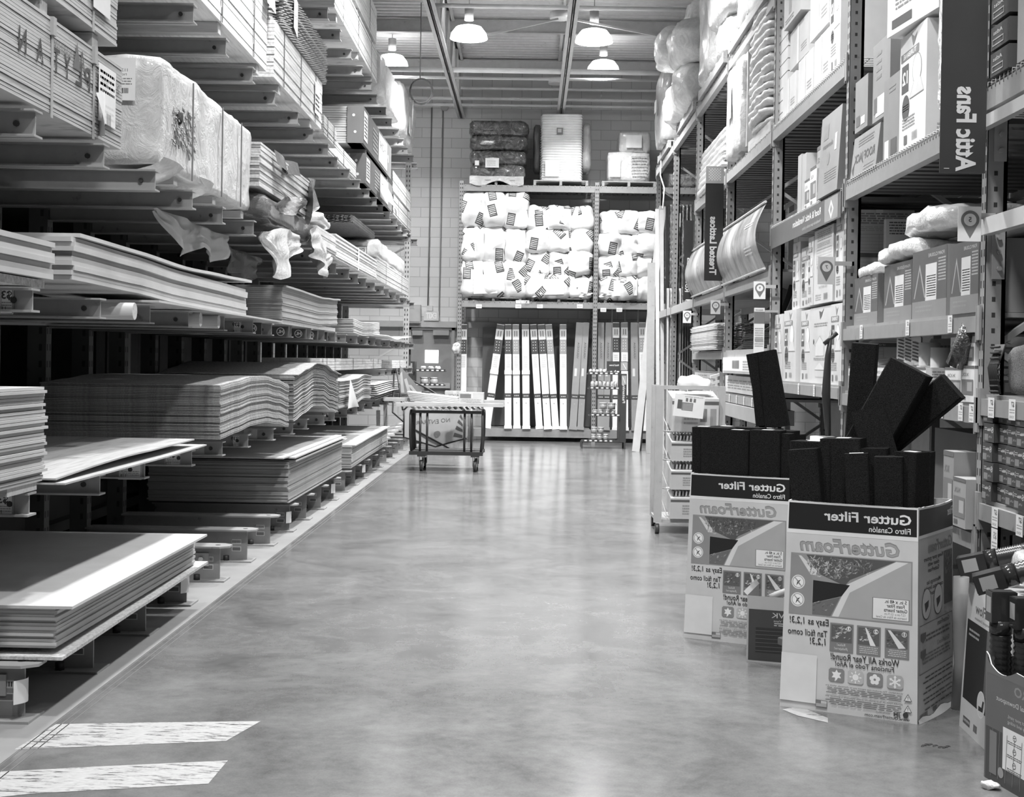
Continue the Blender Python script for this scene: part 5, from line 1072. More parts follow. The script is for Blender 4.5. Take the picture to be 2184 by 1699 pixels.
def gutter_box(lab, A, B, C, h, foams, flab, seed, taper=.028, bulge=.022):
    """A front left, B front right, C back right floor corners (x, y)"""
    A = Vector((*A, 0)); B = Vector((*B, 0)); C = Vector((*C, 0)); D = A+(C-B); ctr = (A+B+C+D)/4
    t = thing('gutter_filter_box', lab, 'display box', (ctr.x, ctr.y, 0))
    up = Vector((0, 0, 1)); top = [q+(ctr-q)*taper*2 for q in (A, B, C, D)]
    bot = [A, B, C, D]
    def wallf(i, off=0):
        a, b = bot[i], bot[(i+1) % 4]; ta, tb = top[i], top[(i+1) % 4]; n = (b-a).cross(up).normalized()
        W = (b-a).length
        def fn(u, v, d=0):
            s, r = u/W, v/h; p = (a.lerp(b, s)).lerp(ta.lerp(tb, s), r)
            return p+up*v+n*(d+bulge*math.sin(s*math.pi)*max(0, (r-.84)/.16)**1.6)
        return fn, W
    m = MB(); m2 = MB()
    for i in range(4):
        fn, W = wallf(i)
        m.surf(lambda a, b: fn(a*W, b*h), 32, 32, smooth=True); m.surf(lambda a, b: fn(a*W, b*h, -.006), 32, 32, smooth=True)
        m2.surf(lambda a, b: fn(a*W, h, -.0065+.007*b)+up*(.003*noise.noise(Vector((a*20, i, 0)))+.001), 24, 1)
    m.add([tuple(q+up*.01) for q in bot], [(0, 1, 2, 3)])
    m.build('box_wall', G(.55, .6, 'carton'), t); m2.build('torn_rim', G(.75, .7), t)
    fn, W = wallf(0); p = Print(fn, .0015); art_front(p, W, h); p.build('front_print', t, .42)
    fn, W = wallf(1); p = Print(fn, .0015); art_side(p, W, h); p.build('side_print', t, .42)
    # crushed bottom flap
    m = MB(); m.surf(lambda a, b: B+(C-B)*a+Vector((.03*b*math.sin(a*3)+.005, -.012*b, .02*(1-b)*math.sin(a*6+1)**2+.001)), 10, 3); m.build('bottom_flap', G(.35, .6, 'carton'), t)
    # foam blocks
    ex = (B-A).normalized(); ey = (C-B).normalized(); WX, WY = (B-A).length, (C-B).length
    for i, f in enumerate(foams):
        s, r, base, ht, tilt_x, tilt_y, w_, d_, rot, li = f
        c = A.lerp(B, s)+ey*WY*r; o = thing('foam_block', li or flab, 'foam block', (c.x, c.y, base), 0, None if li else ('foam blocks in the %s gutter box' % ('near' if seed == 1 else 'far')))
        M = Matrix.Translation((c.x, c.y, base)) @ Matrix(((ex.x, ey.x, 0, 0), (ex.y, ey.y, 0, 0), (0, 0, 1, 0), (0, 0, 0, 1))) @ Matrix.Rotation(tilt_x, 4, 'Y') @ Matrix.Rotation(tilt_y, 4, 'X') @ Matrix.Rotation(rot, 4, 'Z')
        m = MB(); n = 1
        cs = [(-w_/2, -d_/2), (w_/2, -d_/2), (w_/2, d_/2), (-w_/2, d_/2)]; ch = .006
        prof = [(-w_/2+ch, -d_/2), (w_/2-ch, -d_/2), (w_/2, -d_/2+ch), (w_/2, d_/2-ch), (w_/2-ch, d_/2), (-w_/2+ch, d_/2), (-w_/2, d_/2-ch), (-w_/2, -d_/2+ch)]
        m.prism([Vector((a, b, 0)) for a, b in prof], (0, 0, 0), (0, 0, ht)); m.v = [M @ v for v in m.v]; m.build('foam_body', G(.014, .95, 'foam'), o)
        if i % 2 == 0 and base < .2:
            pp = MB().box(-.03, .03, -.02, .025, ht+.0005, ht+.002); pp.v = [M @ v for v in pp.v]; pp.build('white_sticker', G(.8), o)
    return t
A2, B2, C2 = (1.16, 6.18), (1.705, 5.905), (2.0, 6.36)
def F(s, r, ht=1.16, tx=0, ty=0, w=.15, d=.12, rot=0, base=.02, li=None): return (s, r, base, ht, tx, ty, w, d, rot, li)
near = [F(.13, .30, 1.18, -.0, .0, .19, .13), F(.30, .16, 1.155, -.10, .02, .13, .09, .1), F(.40, .36, 1.20, -.03, .02, .18, .13, .05), F(.60, .40, 1.16, -.02, .02, .12, .12, .2), F(.60, .15, 1.14, -.06, .0, .10, .10, .3),
        F(.74, .30, 1.13, -.02, .03, .12, .11, .2), F(.80, .38, 1.15, .02, .02, .11, .11, -.3), F(.77, .72, 1.14, .01, 0, .12, .12, .1), F(.16, .66, 1.15, 0, 0, .14, .14), F(.36, .74, 1.14, 0, 0, .14, .13), F(.57, .76, 1.13, 0, 0, .14, .13), F(.60, .58, 1.11, .02, 0, .12, .12)]
near += [F(.02, 1.25, 1.24, .05, -.02, .11, .14, .35, .33, 'tall black foam block standing upright left of the leaning ones, near box') if False else F(.24, .95, .66, .07, .04, .115, .13, .25, 1.0+.0, 'tall black foam block standing upright at the back of the near gutter box'),
         F(.26, .55, .66, .47, -.05, .19, .10, .0, .96, 'largest black foam block leaning up to the right over the near gutter box'),
         F(.40, .78, .50, .84, .0, .14, .08, .0, 1.13, 'grey lit foam block leaning far right over the near gutter box'),
         F(.66, .50, .42, -.30, .0, .15, .09, .3, .95, 'short foam block crossing in front of the leaning ones, near gutter box')]
gutter_box('tall printed carton of gutter filter foam standing nearest the camera, white and grey', A2, B2, C2, .935, near, 'black foam block standing in the near gutter filter box', 1)
A1, B1, C1 = (.895, 7.68), (1.44, 7.41), (1.74, 7.90)
far = [F(.09, .25, 1.17, -.01, .02, .10, .12, .1), F(.24, .18, 1.17, 0, .01, .16, .12, 0), F(.42, .16, 1.16, .0, .0, .17, .12, .0), F(.44, .40, 1.17, 0, 0, .16, .12), F(.70, .18, 1.165, .0, .0, .17, .12, .05), F(.80, .22, 1.15, .02, 0, .09, .1, .1), F(.20, .45, 1.17, 0, 0, .15, .12), F(.70, .45, 1.16, .02, 0, .16, .13), F(.78, .55, 1.10, .02, 0, .13, .12, .3),
       F(.25, .75, 1.16, 0, 0, .15, .12), F(.5, .72, 1.16, 0, 0, .15, .12), F(.72, .76, 1.13, 0, 0, .13, .12),
       F(.52, .86, .45, -.20, .0, .17, .05, .1, 1.18, 'black foam slab sticking up slanted at the back of the far gutter box'), F(.40, .88, .42, -.12, 0, .05, .12, .0, 1.19, 'thin black foam slab beside the slanted one, far gutter box')]
gutter_box('tall printed carton of gutter filter foam standing farther back, half hidden by a low box', A1, B1, C1, .93, far, 'black foam block standing in the far gutter filter box', 2)
# low open carton between the two
def hawk_front(p, w, h):
    p.rect(w*.02, h*.03, w*.98, h*.80, .05); p.text('AIRHAWK', w*.55, h*.72, .038, .5, w=w*.55); p.text('Slant Back Roof Vent', w*.5, h*.64, .016, .5, w=w*.4); p.lines(w*.3, h*.56, w*.9, h*.62, 2, .45)
    p.rect(w*.1, h*.15, w*.9, h*.53, .025)
    for q in range(6): p.line(w*.1, h*(.18+.06*q), w*.9, h*(.20+.06*q), .002, .12)
    p.poly([(w*.35, h*.40), (w*.55, h*.48), (w*.85, h*.40), (w*.62, h*.28)], .3); p.poly([(w*.35, h*.40), (w*.62, h*.28), (w*.62, h*.20), (w*.35, h*.3)], .12); p.poly([(w*.62, h*.28), (w*.85, h*.4), (w*.85, h*.3), (w*.62, h*.2)], .05); p.line(w*.45, h*.37, w*.72, h*.41, .003, .5)
    p.text('AIR VENT INC', w*.7, h*.08, .028, .5, w=w*.4)
t = thing('open_vent_box', 'low open dark printed carton of roof vents on the floor between the two gutter boxes', 'box', (1.4, 7.1, 0), -.32)
a0 = FL(1591, 1409); b0 = (a0[0]+.46, a0[1]-.15); ex = Vector((b0[0]-a0[0], b0[1]-a0[1], 0)).normalized(); ey = Vector((-ex.y, ex.x, 0)); o0 = Vector((a0[0], a0[1], 0)); hb = .345; wf = .46; db = .42
def bw(u, v, d=0): return o0+ex*u+Vector((0, 0, v))-ey*d
m = MB()
for f in (lambda a, b: bw(a*wf, b*hb), lambda a, b: bw(a*wf, b*hb, -db), lambda a, b: bw(0, b*hb, -a*db), lambda a, b: bw(wf, b*hb, -a*db), lambda a, b: bw(a*wf, .01, -b*db)): m.surf(f, 1, 1, smooth=False)
m.build('carton_body', G(.4, .6, 'carton'), t)
m = MB(); m.surf(lambda a, b: bw(a*wf, hb+.07*b, -db+.05*b*-1), 4, 2); m.surf(lambda a, b: bw(0-.02*b, hb+.02*b, -a*db), 4, 2); m.build('flap', G(.38, .6, 'carton'), t)
m = MB(); m.tube([bw(.1+.3*a/12, hb-.03+.05*math.sin(a*.26), -.15) for a in range(13)], .02, 8); m.tube([bw(.15+.28*a/12, hb-.03+.04*math.sin(a*.26), -.28) for a in range(13)], .02, 8); m.build('vent_contents', G(.35, .5), t)
p = Print(lambda u, v, d: bw(u, v, d), .001); hawk_front(p, wf, hb); p.build('front_print', t)
# ================================================================ right foreground
# flat carton of downspout extensions, leaning at the rack
t = thing('downspout_carton', 'tall pale carton with black product photo standing against the near upright', 'box', (1.95, 5.6, 0))
ca = Vector((1.885, 5.90, 0)); cb = Vector((1.86, 5.20, 0)); hh = .62
exs = (cb-ca).normalized(); nn = Vector((-1, .04, 0)).normalized(); Ls = (cb-ca).length
def cs_(u, v, d=0): return ca+exs*u+Vector((.05*v, 0, v))+nn*d
m = MB(); P0 = [cs_(0, 0), cs_(Ls, 0), cs_(Ls, 0, -.22), cs_(0, 0, -.22)]; P1 = [q+Vector((.05*hh, 0, hh)) for q in P0]; m.hexa(P0[::1]+P1); m.build('carton_body', G(.6, .6, 'carton'), t)
p = Print(cs_, .001); p.rect(0, 0, Ls, hh, .62); p.rect(.02, .13, .36, .47, .02); p.rect(.30, .2, .36, .47, .12); p.disc(.28, .16, .055, .8, 24); p.disc(.28, .16, .05, .65, 24); p.poly([(.25, .15), (.29, .15), (.30, .18), (.32, .18), (.31, .135), (.25, .13)], .02)
p.text('StealthFlow', .30, .53, .06, .12, w=.36, bold=.02); p.text('Low Profile Downspout Extension', .30, .49, .018, .15, w=.36); p.lines(.05, .40, .2, .44, 2, .4); p.rect(.05, .03, .15, .06, .1); p.text('AMERIMAX', .10, .045, .016, .8, w=.09); p.bars(.2, .03, .25, .06, .1)
p.build('front_print', t)
# mailing tubes and slabs between
def pole(x, y, r, h, g, lab, lean=0):
    tag(MB().tube([(x, y, 0), (x+.01, y, h*.34), (x, y+lean*.5, h*.66), (x, y+lean, h)], r, 18).build('cardboard_tube', G(g, .6, 'sheet')), lab, 'tube')
x, y = FL(2040, 1512)
pole(x+.015, y+.03, .035, .60, .33, 'scuffed pale cardboard tube standing between near gutter box and tall pale carton')
pole(x+.02, y+.40, .06, .79, .38, 'wider pale tube standing behind the scuffed one, by the shelf edge')
tag(MB().box(x-.06, x-.02, y+.12, y+.2, 0, .62).build('white_post', G(.4)), 'thin white post standing just right of the near gutter box', 'post')
tag(MB().box(x-.10, x-.075, y+.2, y+.45, 0, .86).build('leaning_board', G(.25)), 'grey board on edge behind the near gutter box', 'panel')
# universal downspout box
t = thing('downspout_display_box', 'dark printed open box holding ribbed black downspouts in the lower right corner', 'display box', (1.9, 4.95, 0))
da = Vector((1.748, 5.17, 0)); dbv = Vector((1.815, 4.83, 0)); ddv = Vector((2.12, 5.25, 0)); h1 = .455
exd = (dbv-da).normalized(); Ld = .42; nd = Vector((exd.y, -exd.x, 0)); nd = -nd if nd.x > 0 else nd
def dw(u, v, d=0): return da+exd*u+Vector((0, 0, v))+nd*d
m = MB(); wd = .36
rimh = lambda a: h1-.06*math.sin(min(1, a*2)*math.pi)*.6-.03*a+(.02 if a < .05 else 0)
m.surf(lambda a, b: dw(a*Ld, b*rimh(a)), 20, 3, smooth=False); m.surf(lambda a, b: dw(0, b*h1, -a*wd), 2, 2, smooth=False); m.surf(lambda a, b: dw(Ld, b*h1*.9, -a*wd), 2, 2, smooth=False); m.surf(lambda a, b: dw(a*Ld, b*h1*1.05, -wd), 2, 2, smooth=False); m.surf(lambda a, b: dw(a*Ld, .01, -b*wd), 1, 1)
m.build('box_wall', G(.16, .5, 'carton'), t)
MB().surf(lambda a, b: dw(a*Ld, rimh(a)+.001, -.005*b), 24, 1).build('torn_rim', G(.7), t)
p = Print(dw, .001); p.rect(.01, 0, Ld, .20, .07); p.rect(.01, .20, Ld, .40, .13); p.text('GRO', .27, .37, .05, .25, w=.14, bold=.02); p.text('Universal Downspout', .22, .32, .026, .6, w=.28); p.text('Protect your yard,', .24, .27, .018, .5, w=.16); p.text('shrubbery and siding', .26, .25, .018, .5, w=.2); p.rect(.13, .07, .30, .225, .8)
for v in (.2, .15, .1): p.disc(.21, v, .012, .1, 14); p.disc(.21, v, .009, .8, 14); p.line(.2, v, .22, v+.004, .003, .1); p.lines(.16, v-.03, .26, v-.016, 2, .1)
for q in range(6): p.line(.05+.05*q, .02, .06+.05*q, .2, .003, .2)
p.rect(.04, .03, .09, .19, .2); p.disc(.12, .05, .02, .3)
p.build('front_print', t)
def downspout(pts, r, lab, rec=True, g=.03, grp=None):
    """ribbed flexible downspout with a square glossy end"""
    pts = [Vector(q) for q in pts]; t = thing('ribbed_downspout', lab, 'downspout', tuple(pts[0]), 0, grp); n = 46
    P = []; L = len(pts)-1
    for i in range(n+1):
        s = i/n*L; k = min(int(s), L-1); P.append(pts[k].lerp(pts[k+1], s-k))
    MB().tube(P, r, 14, rs=[r*(1 if i % 2 else .86) for i in range(n+1)]).build('ribbed_tube', G(g, .3), t)
    d = (pts[-1]-pts[-2]).normalized(); e = pts[-1]
    MB().tube([e, e+d*.05], r*1.02, 14).build('collar', G(g, .15), t)
    m = MB(); m.bar(e+d*.045, e+d*.16, r*2.3, r*1.7); m.build('square_end', G(g, .15), t)
    m = MB(); m.bar(e+d*.1601, e+d*.162, r*2.0, r*1.4); m.build('end_opening', G(.005, .8), t)
    m = MB(); m.bar(e+d*.08, e+d*.14, r*2.33, r*1.2); m.build('sticker', G(.35, .4), t)
    return t
downspout([(1.812, 5.20, .02), (1.812, 5.20, .54)], .042, 'ribbed black downspout standing upright, leftmost in the printed box')
downspout([(1.88, 5.12, .02), (1.875, 5.12, .53)], .042, 'ribbed black downspout standing upright, middle of the printed box')
downspout([(1.93, 4.99, .02), (1.92, 4.98, .48)], .045, 'ribbed black downspout standing upright at the right picture edge')
downspout([(2.36, 5.25, .88), (2.1, 5.33, .80), (1.93, 5.38, .74)], .045, 'glossy black downspout lying down across the top with its square mouth to the aisle')
downspout([(2.16, 5.72, .79), (2.1, 5.76, .77), (2.0, 5.80, .74)], .045, 'black downspout with pale wrapper lying behind the glossy one')
tag(MB().soft(2.0, 2.19, 5.5, 5.68, .66, .80, 0, 4, .008, 8, 3, 0, (10, 6, 5)).build('printed_wrapper', G(.6, .3, 'film')), 'pale printed wrapper sleeve on the lying downspout, lower right', 'wrapper')
downspout([(2.1, 5.05, .62), (2.02, 4.98, .72)], .045, 'black downspout end with open square mouth at the right picture edge')
x, y = FL(2110, 1680); tag(MB().soft(x-.03, x+.03, y-.02, y+.02, 0, .028, 0, 2.5, .012, 30, 1, 0, (6, 6, 4)).build('crumpled_scrap', G(.7, .4, 'film')), 'small crumpled white scrap on the floor in the lower right corner', 'scrap')
x, y = FL(2010, 1590)
m = MB()
for q in range(7): m.tube([(x-.08+.016*q+.012*math.cos(a), y+.02*math.sin(q)+.012*math.sin(a*1.3), .003) for a in range(0, 7)], .0013, 4)
tag(m.build('pen_scribble', G(.06)), 'faint dark scribble on the floor at the lower right', 'scribble')
# ================================================================ shelf stock in far right bays
def shelf_things():
    lattice_stack(2.12, UY(3)+.15, 1.71, 2.4, .95, 16, .55, 'pale lattice panel in the pile on the right racking beyond the fourth upright', 'pale lattice panels on the right racking')
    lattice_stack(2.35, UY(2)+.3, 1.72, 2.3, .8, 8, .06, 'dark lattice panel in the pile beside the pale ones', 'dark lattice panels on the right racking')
shelf_things()
carton('long pale carton on the shelf under the dark lattice pile', XR-.0, UY(3)-.1, UY(2)+.2, 1.24, 1.42, .5, .66, lambda p, w, h: p.lines(w*.05, h*.2, w*.9, h*.8, 4, .3), None)
carton('white display tray with flyers hanging under the shelf beyond the third upright', XR-.06, UY(3)-.3, UY(2)+.3, 1.45, 1.62, .2, .78, lambda p, w, h: (p.bars(w*.3, h*.3, w*.5, h*.8, .2), p.lines(w*.6, h*.2, w*.9, h*.8, 4, .4), p.rect(w*.02, h*.05, w*.98, h*.15, .4)), None, tape=False)
carton('small stacked cartons under the pale lattice pile, left', XR-.0, UY(4)-.2, UY(3)+.6, 1.24, 1.45, .4, .5, small_front, None)
carton('grey metal bin under the pale lattice pile', XR-.03, UY(3)-.05, UY(2)+.2, .98, 1.12, .3, .36, None, None, tape=False)
carton('grey metal bin beyond the fourth upright on the middle shelf', XR-.03, UY(4)-.05, UY(3)+.2, .98, 1.12, .3, .36, None, None, tape=False)
t = thing('price_ladder', 'slanted ladder of small price labels beside the fourth upright', 'label strip', (XR-.1, UY(3)+.1, .95))
for q in range(7): MB().hexa([(XR-.16, UY(3)-.05, .93+q*.075), (XR-.06, UY(3)-.05, .96+q*.075), (XR-.06, UY(3)+.0, .96+q*.075), (XR-.16, UY(3)+.0, .93+q*.075), (XR-.16, UY(3)-.05, .96+q*.075), (XR-.06, UY(3)-.05, .99+q*.075), (XR-.06, UY(3), .99+q*.075), (XR-.16, UY(3), .96+q*.075)]).build('price_label', G(.7), t)
MB().bar((XR-.06, UY(3)+.01, .9), (XR-.06, UY(3)+.01, 1.5), .02, .02).build('holder', G(.3), t); MB().box(XR-.07, XR+.01, UY(3)+.0, UY(3)+.02, 1.2, 1.22).build('bracket', G(.3), t)
t = thing('hanging_flyer', 'long white product chart hanging beside the number nine tag', 'chart', (XR-.1, UY(2)-.05, 1.3))
xa, zb = U(1605, 760, 12.4); xb, zt = U(1629, 656, 12.4); MB().box(xa, xb, 12.4, 12.404, zb, zt).build('sheet', G(.7), t); MB().box(xb-.02, XR+.05, 12.404, 12.5, zt-.04, zt-.02).build('clip', G(.4), t)
p = Print(f_cam(xa, 12.4, zb)); w_, h_ = xb-xa, zt-zb; p.rect(0, h_*.68, w_, h_*.92, .15); p.text('FREEDOM', w_*.5, h_*.95, .02, .1, w=w_*.7); p.lines(w_*.1, h_*.2, w_*.9, h_*.6, 9, .3); p.rect(w_*.1, h_*.32, w_*.9, h_*.38, .3); p.build('print', t)
# leaning boards and dark stock inside bays 2-3
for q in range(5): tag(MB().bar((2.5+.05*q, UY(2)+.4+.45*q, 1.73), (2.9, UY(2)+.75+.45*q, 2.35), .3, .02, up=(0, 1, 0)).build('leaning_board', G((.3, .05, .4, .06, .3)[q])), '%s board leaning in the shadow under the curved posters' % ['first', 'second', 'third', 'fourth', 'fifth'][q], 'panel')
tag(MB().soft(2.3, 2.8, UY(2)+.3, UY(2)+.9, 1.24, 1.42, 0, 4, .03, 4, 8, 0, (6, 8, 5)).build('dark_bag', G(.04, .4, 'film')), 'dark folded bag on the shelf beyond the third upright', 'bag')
for i in range(3):
    tag(MB().tube([(2.28+.0*i, UY(1)+1.0+.55*i, .0), (2.28, UY(1)+1.0+.55*i, 1.0-.06*i)], .1, 20).build('metal_roll', G((.5, .4, .45)[i], .35)), '%s upright roll standing on the floor under the vent cartons' % ['nearest', 'middle', 'farthest'][i], 'roll')
t = thing('plastic_packs', 'dangling glossy umbrella like pack hanging at the second upright', 'hanging pack', (XR-.1, UY(1)+.2, 1.1))
m = MB(); m.tube([(XR-.07, UY(1)+.1, 1.80), (XR-.09, UY(1)+.1, 1.62), (XR-.10, UY(1)+.1, 1.35), (XR-.08, UY(1)+.1, 1.05)], .03, 10, rs=[.008, .022, .032, .02]); m.build('pack', G(.04, .3), t); MB().tube([(XR-.12, UY(1)+.1, 1.7), (XR-.03, UY(1)+.1, 1.78)], .015, 8).build('handle', G(.04, .3), t)
# ================================================================ white frame shelving cart
t = thing('shelf_cart', 'pale metal frame cart with slanted wire shelves standing behind the far gutter box', 'cart', (1.45, 12.4, 0))
cw = G(.42, .45, 'metal'); X0, X1, Yc = 1.17, 1.73, 12.35
for X, Y in ((X0, Yc), (X1, Yc), (X0+.02, Yc+.6), (X1+.02, Yc+.6)):
    MB().box(X-.025, X+.045, Y-.02, Y+.03, .10, 1.34).build('post', cw, t); c = MB(); c.tube([(X-.012, Y, .045), (X+.025, Y, .045)], .045, 16); c.build('caster', G(.05, .4), t)
MB().box(X0, X1+.04, Yc-.015, Yc+.02, 1.31, 1.345).build('top_rail', cw, t); MB().box(X0, X1, Yc, Yc+.6, .1, .13).build('bottom_tray', cw, t)
for q, z in enumerate((.15, .42, .68, .94)):
    m = MB()
    for k in range(12): m.tube([(X0+.1+k*.05, Yc-.0, z-.01), (X0+.1+k*.05, Yc+.55, z+.10)], .004, 4)
    m.tube([(X0+.05, Yc, z-.01), (X1, Yc, z-.01)], .005, 5); m.build('wire_shelf', cw, t)
for q, z in enumerate((.14, .405, .665, .93)):
    c = thing('tilted_tray_box', ['white box with handwritten number on the lowest tray of the pale cart', 'white box with stripe on the second tray of the pale cart', 'white box with stripe on the third tray of the pale cart', 'white printed box on the topmost tray of the pale cart'][q], 'box', (1.45, 12.3, z))
    hh = (.19, .17, .17, .30)[q]; xa, xb = X0+.12, X1-.02
    MB().hexa([(xa, Yc-.05, z), (xb, Yc-.05, z), (xb, Yc+.4, z+.08), (xa, Yc+.4, z+.08), (xa, Yc-.07, z+hh), (xb, Yc-.07, z+hh), (xb, Yc+.38, z+hh+.06), (xa, Yc+.38, z+hh+.06)]).build('box_body', G(.55, .6, 'carton'), c)
    p = Print(lambda u, v, d: Vector((xa+u, Yc-.05-.02*v/hh-d, z+v))); W = xb-xa; p.rect(0, hh*.82, W, hh*.92, .1); p.bars(W*.6, hh*.3, W*.75, hh*.7, .1); p.rect(W*.82, hh*.2, W*.95, hh*.7, .3); p.lines(W*.25, hh*.2, W*.55, hh*.7, 4, .3)
    if q == 0: p.text('398CA', W*.8, hh*.12, .05, .05, w=W*.5)
    p.build('print', c)
    if q < 3:
        for k in range(13):
            u = xa+.01+k*(xb-xa-.02)/13; o = MB().hexa([(u, Yc, z+hh-.02), (u+.018, Yc, z+hh-.02), (u+.018, Yc+.25, z+hh), (u, Yc+.25, z+hh), (u+.012, Yc, z+hh+.055), (u+.026, Yc, z+hh+.055), (u+.026, Yc+.25, z+hh+.075), (u+.012, Yc+.25, z+hh+.075)]).build('hook_pack', G(.7 if k % 3 else .3), None)
            tag(o, 'small pack standing on edge in the %s tray of the pale cart' % ['lowest', 'second', 'third'][q], 'pack', 'packs on edge in the %s tray' % ['lowest', 'second', 'third'][q])
t = thing('picture_card', 'white card with dark picture clipped tilted on the pale cart', 'card', (1.45, 12.2, 1.1))
xa, zb = U(1434, 885, 12.2); M = Matrix.Translation((xa, 12.2, zb)) @ Matrix.Rotation(.10, 4, 'Y')
m = MB().box(0, .27, 0, .004, 0, .2); m.v = [M @ v for v in m.v]; m.build('card_sheet', G(.75), t); MB().tube([(xa+.14, 12.21, zb+.19), (xa+.14, 12.34, 1.315)], .003, 5).build('string', G(.5), t)
p = Print(lambda u, v, d: M @ Vector((u, -d, v))); p.rect(.07, .06, .17, .13, .2); p.rect(.03, .07, .07, .15, .1)
for q in range(3): p.rect(.10+.035*q, .14, .12+.035*q, .17, .15)
for q in range(5): p.line(.08, .065+.012*q, .165, .07+.012*q, .003, .6)
p.text('Decking options', .17, .185, .014, .2, w=.16); p.build('picture', t)
tag(MB().soft(1.35, 1.65, 12.35, 12.6, 1.3, 1.42, 0, 3, .04, 8, 12, 0, (6, 6, 4)).build('crumpled_paper', G(.7, .5)), 'crumpled papers on top of the pale cart', 'paper')
# ================================================================ back wall racking
YK = 26.1; KD = 1.0
kr = thing('pallet_rack', 'pallet racking against the back wall holding insulation above and tall cartons below', 'pallet rack', (0, YK, 0))
KX = [U(975, 640, YK)[0], U(1264, 640, YK)[0], U(1264, 640, YK)[0]+2.62]
def kup(m, X, Y, h):
    m.box(X, X+.09, Y, Y+.004, 0, h); m.box(X, X+.004, Y, Y+.08, 0, h); m.box(X+.086, X+.09, Y, Y+.08, 0, h); z = .1
    while z < h-.05: m.box(X+.02, X+.036, Y-.0015, Y, z, z+.03, 1); m.box(X+.056, X+.072, Y-.0015, Y, z, z+.03, 1); z += .075
for X in KX:
    for Y in (YK, YK+KD):
        m = MB(); kup(m, X, Y, 4.98); m.build('upright', [rsteel, dark], kr)
    m = MB()
    for q in range(5): m.bar((X+.04, YK+.05 if q % 2 else YK+KD, .2+.9*q), (X+.04, YK+KD if q % 2 else YK+.05, 1.1+.9*q), .04, .03)
    m.build('brace', rsteel, kr)
zs = [U(1100, 395, YK)[1], U(1100, 642, YK)[1], U(1100, 914, YK)[1]]
for b in (0, 1):
    for i, z in enumerate(zs):
        for Y in (YK-.015, YK+KD): MB().box(KX[b]+.09, KX[b+1], Y, Y+.05, z-.12-(.03 if i == 2 else 0), z).build('beam', rsteel, kr)
        if i < 2:
            m = MB(); x = KX[b]+.12
            while x < KX[b+1]: m.tube([(x, YK-.02, z-.03), (x, YK-.02, z+.006), (x, YK+KD, z+.006)], .004, 4); x += .1
            for q in range(9): m.box(KX[b]+.1, KX[b+1], YK+.1+q*.11, YK+.11+q*.11, z-.004, z+.002)
            m.build('wire_deck', G(.45, .4), kr)
            m = MB(); x = KX[b]+.1
            while x < KX[b+1]-.08: m.box(x, x+.07, YK+.04, YK+KD, z-.05, z-.02); x += .1
            m.build('deck_slats', G(.22, .6), kr)
        else: MB().box(KX[b]+.09, KX[b+1], YK+.03, YK+KD, z-.03, z).build('shelf_board', G(.3), kr)
for px in (1021, 1105, 1151, 1236): 
    xa, za = U(px, 652, YK); p = Print(f_cam(xa-.055, YK-.016, za-.04)); p.rect(0, 0, .11, .075, .85); p.lines(.01, .02, .1, .05, 2, .4); p.build('price_tag', kr)
for px in (1286, 1320):
    xa, za = U(px, 660, YK); p = Print(f_cam(xa-.055, YK-.016, za-.04)); p.rect(0, 0, .11, .075, .85); p.lines(.01, .02, .1, .05, 2, .4); p.build('price_tag', kr)
xa, za = U(1114, 643, YK); p = Print(f_cam(xa-.13, YK-.016, za-.03)); p.rect(0, 0, .26, .06, .8); p.text('INSULATION', .1, .03, .03, .15, w=.14); p.rect(.2, .02, .22, .04, .1); p.build('beam_sticker', kr)
def pallet(x0, x1, y0, y1, z, lab, h=.10):
    t = thing('wooden_pallet', lab, 'pallet', ((x0+x1)/2, (y0+y1)/2, z))
    m = MB()
    for q in range(5): m.box(x0, x1, y0+q*(y1-y0-.12)/4, y0+q*(y1-y0-.12)/4+.12, z+h-.02, z+h)
    m.build('deck_boards', G(.38, .7, 'woodx'), t)
    for q in range(3):
        x = x0+q*(x1-x0-.05)/2; MB().box(x, x+.05, y0, y1, z, z+h-.021).build('stringer', G(.33, .7, 'wood'), t)
    return t
# insulation bag stacks: (pixel left, right, top), rows, columns
zk = zs[1]+.008
BG = G(.86, .45, 'bag')
for (pa, pb, pt, rows, cols, w) in ((986, 1122, 408, 3, 3, 'left'), (1127, 1260, 440, 4, 3, 'middle'), (1282, 1400, 452, 4, 3, 'right')):
    xa, zt = U(pa, pt, YK); xb, _ = U(pb, pt, YK)
    pallet(xa+.08, xb-.06, YK+.05, YK+.95, zk, 'wooden pallet under the %s stack of insulation bags' % w, .07)
    z0 = zk+.075; hh = (zt-z0)/rows; ww = (xb-xa)/cols; s = 0
    for r in range(rows):
        for c in range(cols):
            s += 1; dx = R(-.02, .02); bulge = .03 if r != 1 else -.0
            o = MB().soft(xa+c*ww-.05+dx, xa+(c+1)*ww+.05+dx, YK-.06+R(-.04, .04), YK+.85, z0+r*hh-.03, z0+(r+1)*hh+.04, 0, 5, .055, 3.2, s*3+int(pa), 0, (11, 8, 12)).build('insulation_bag', BG)
            tag(o, 'white insulation bag with dark printed patches in the %s stack on the back racking' % w, 'insulation bag', 'insulation bags, %s stack' % w)
    tag(MB().surf(lambda a, b: (xa+.25+.45*a, YK-.09-.01*math.sin(a*9), zk+.42-.3*b+.02*a), 5, 4).build('paper_label', G(.85)), 'pale paper label on the lower front of the %s insulation stack' % w, 'label')
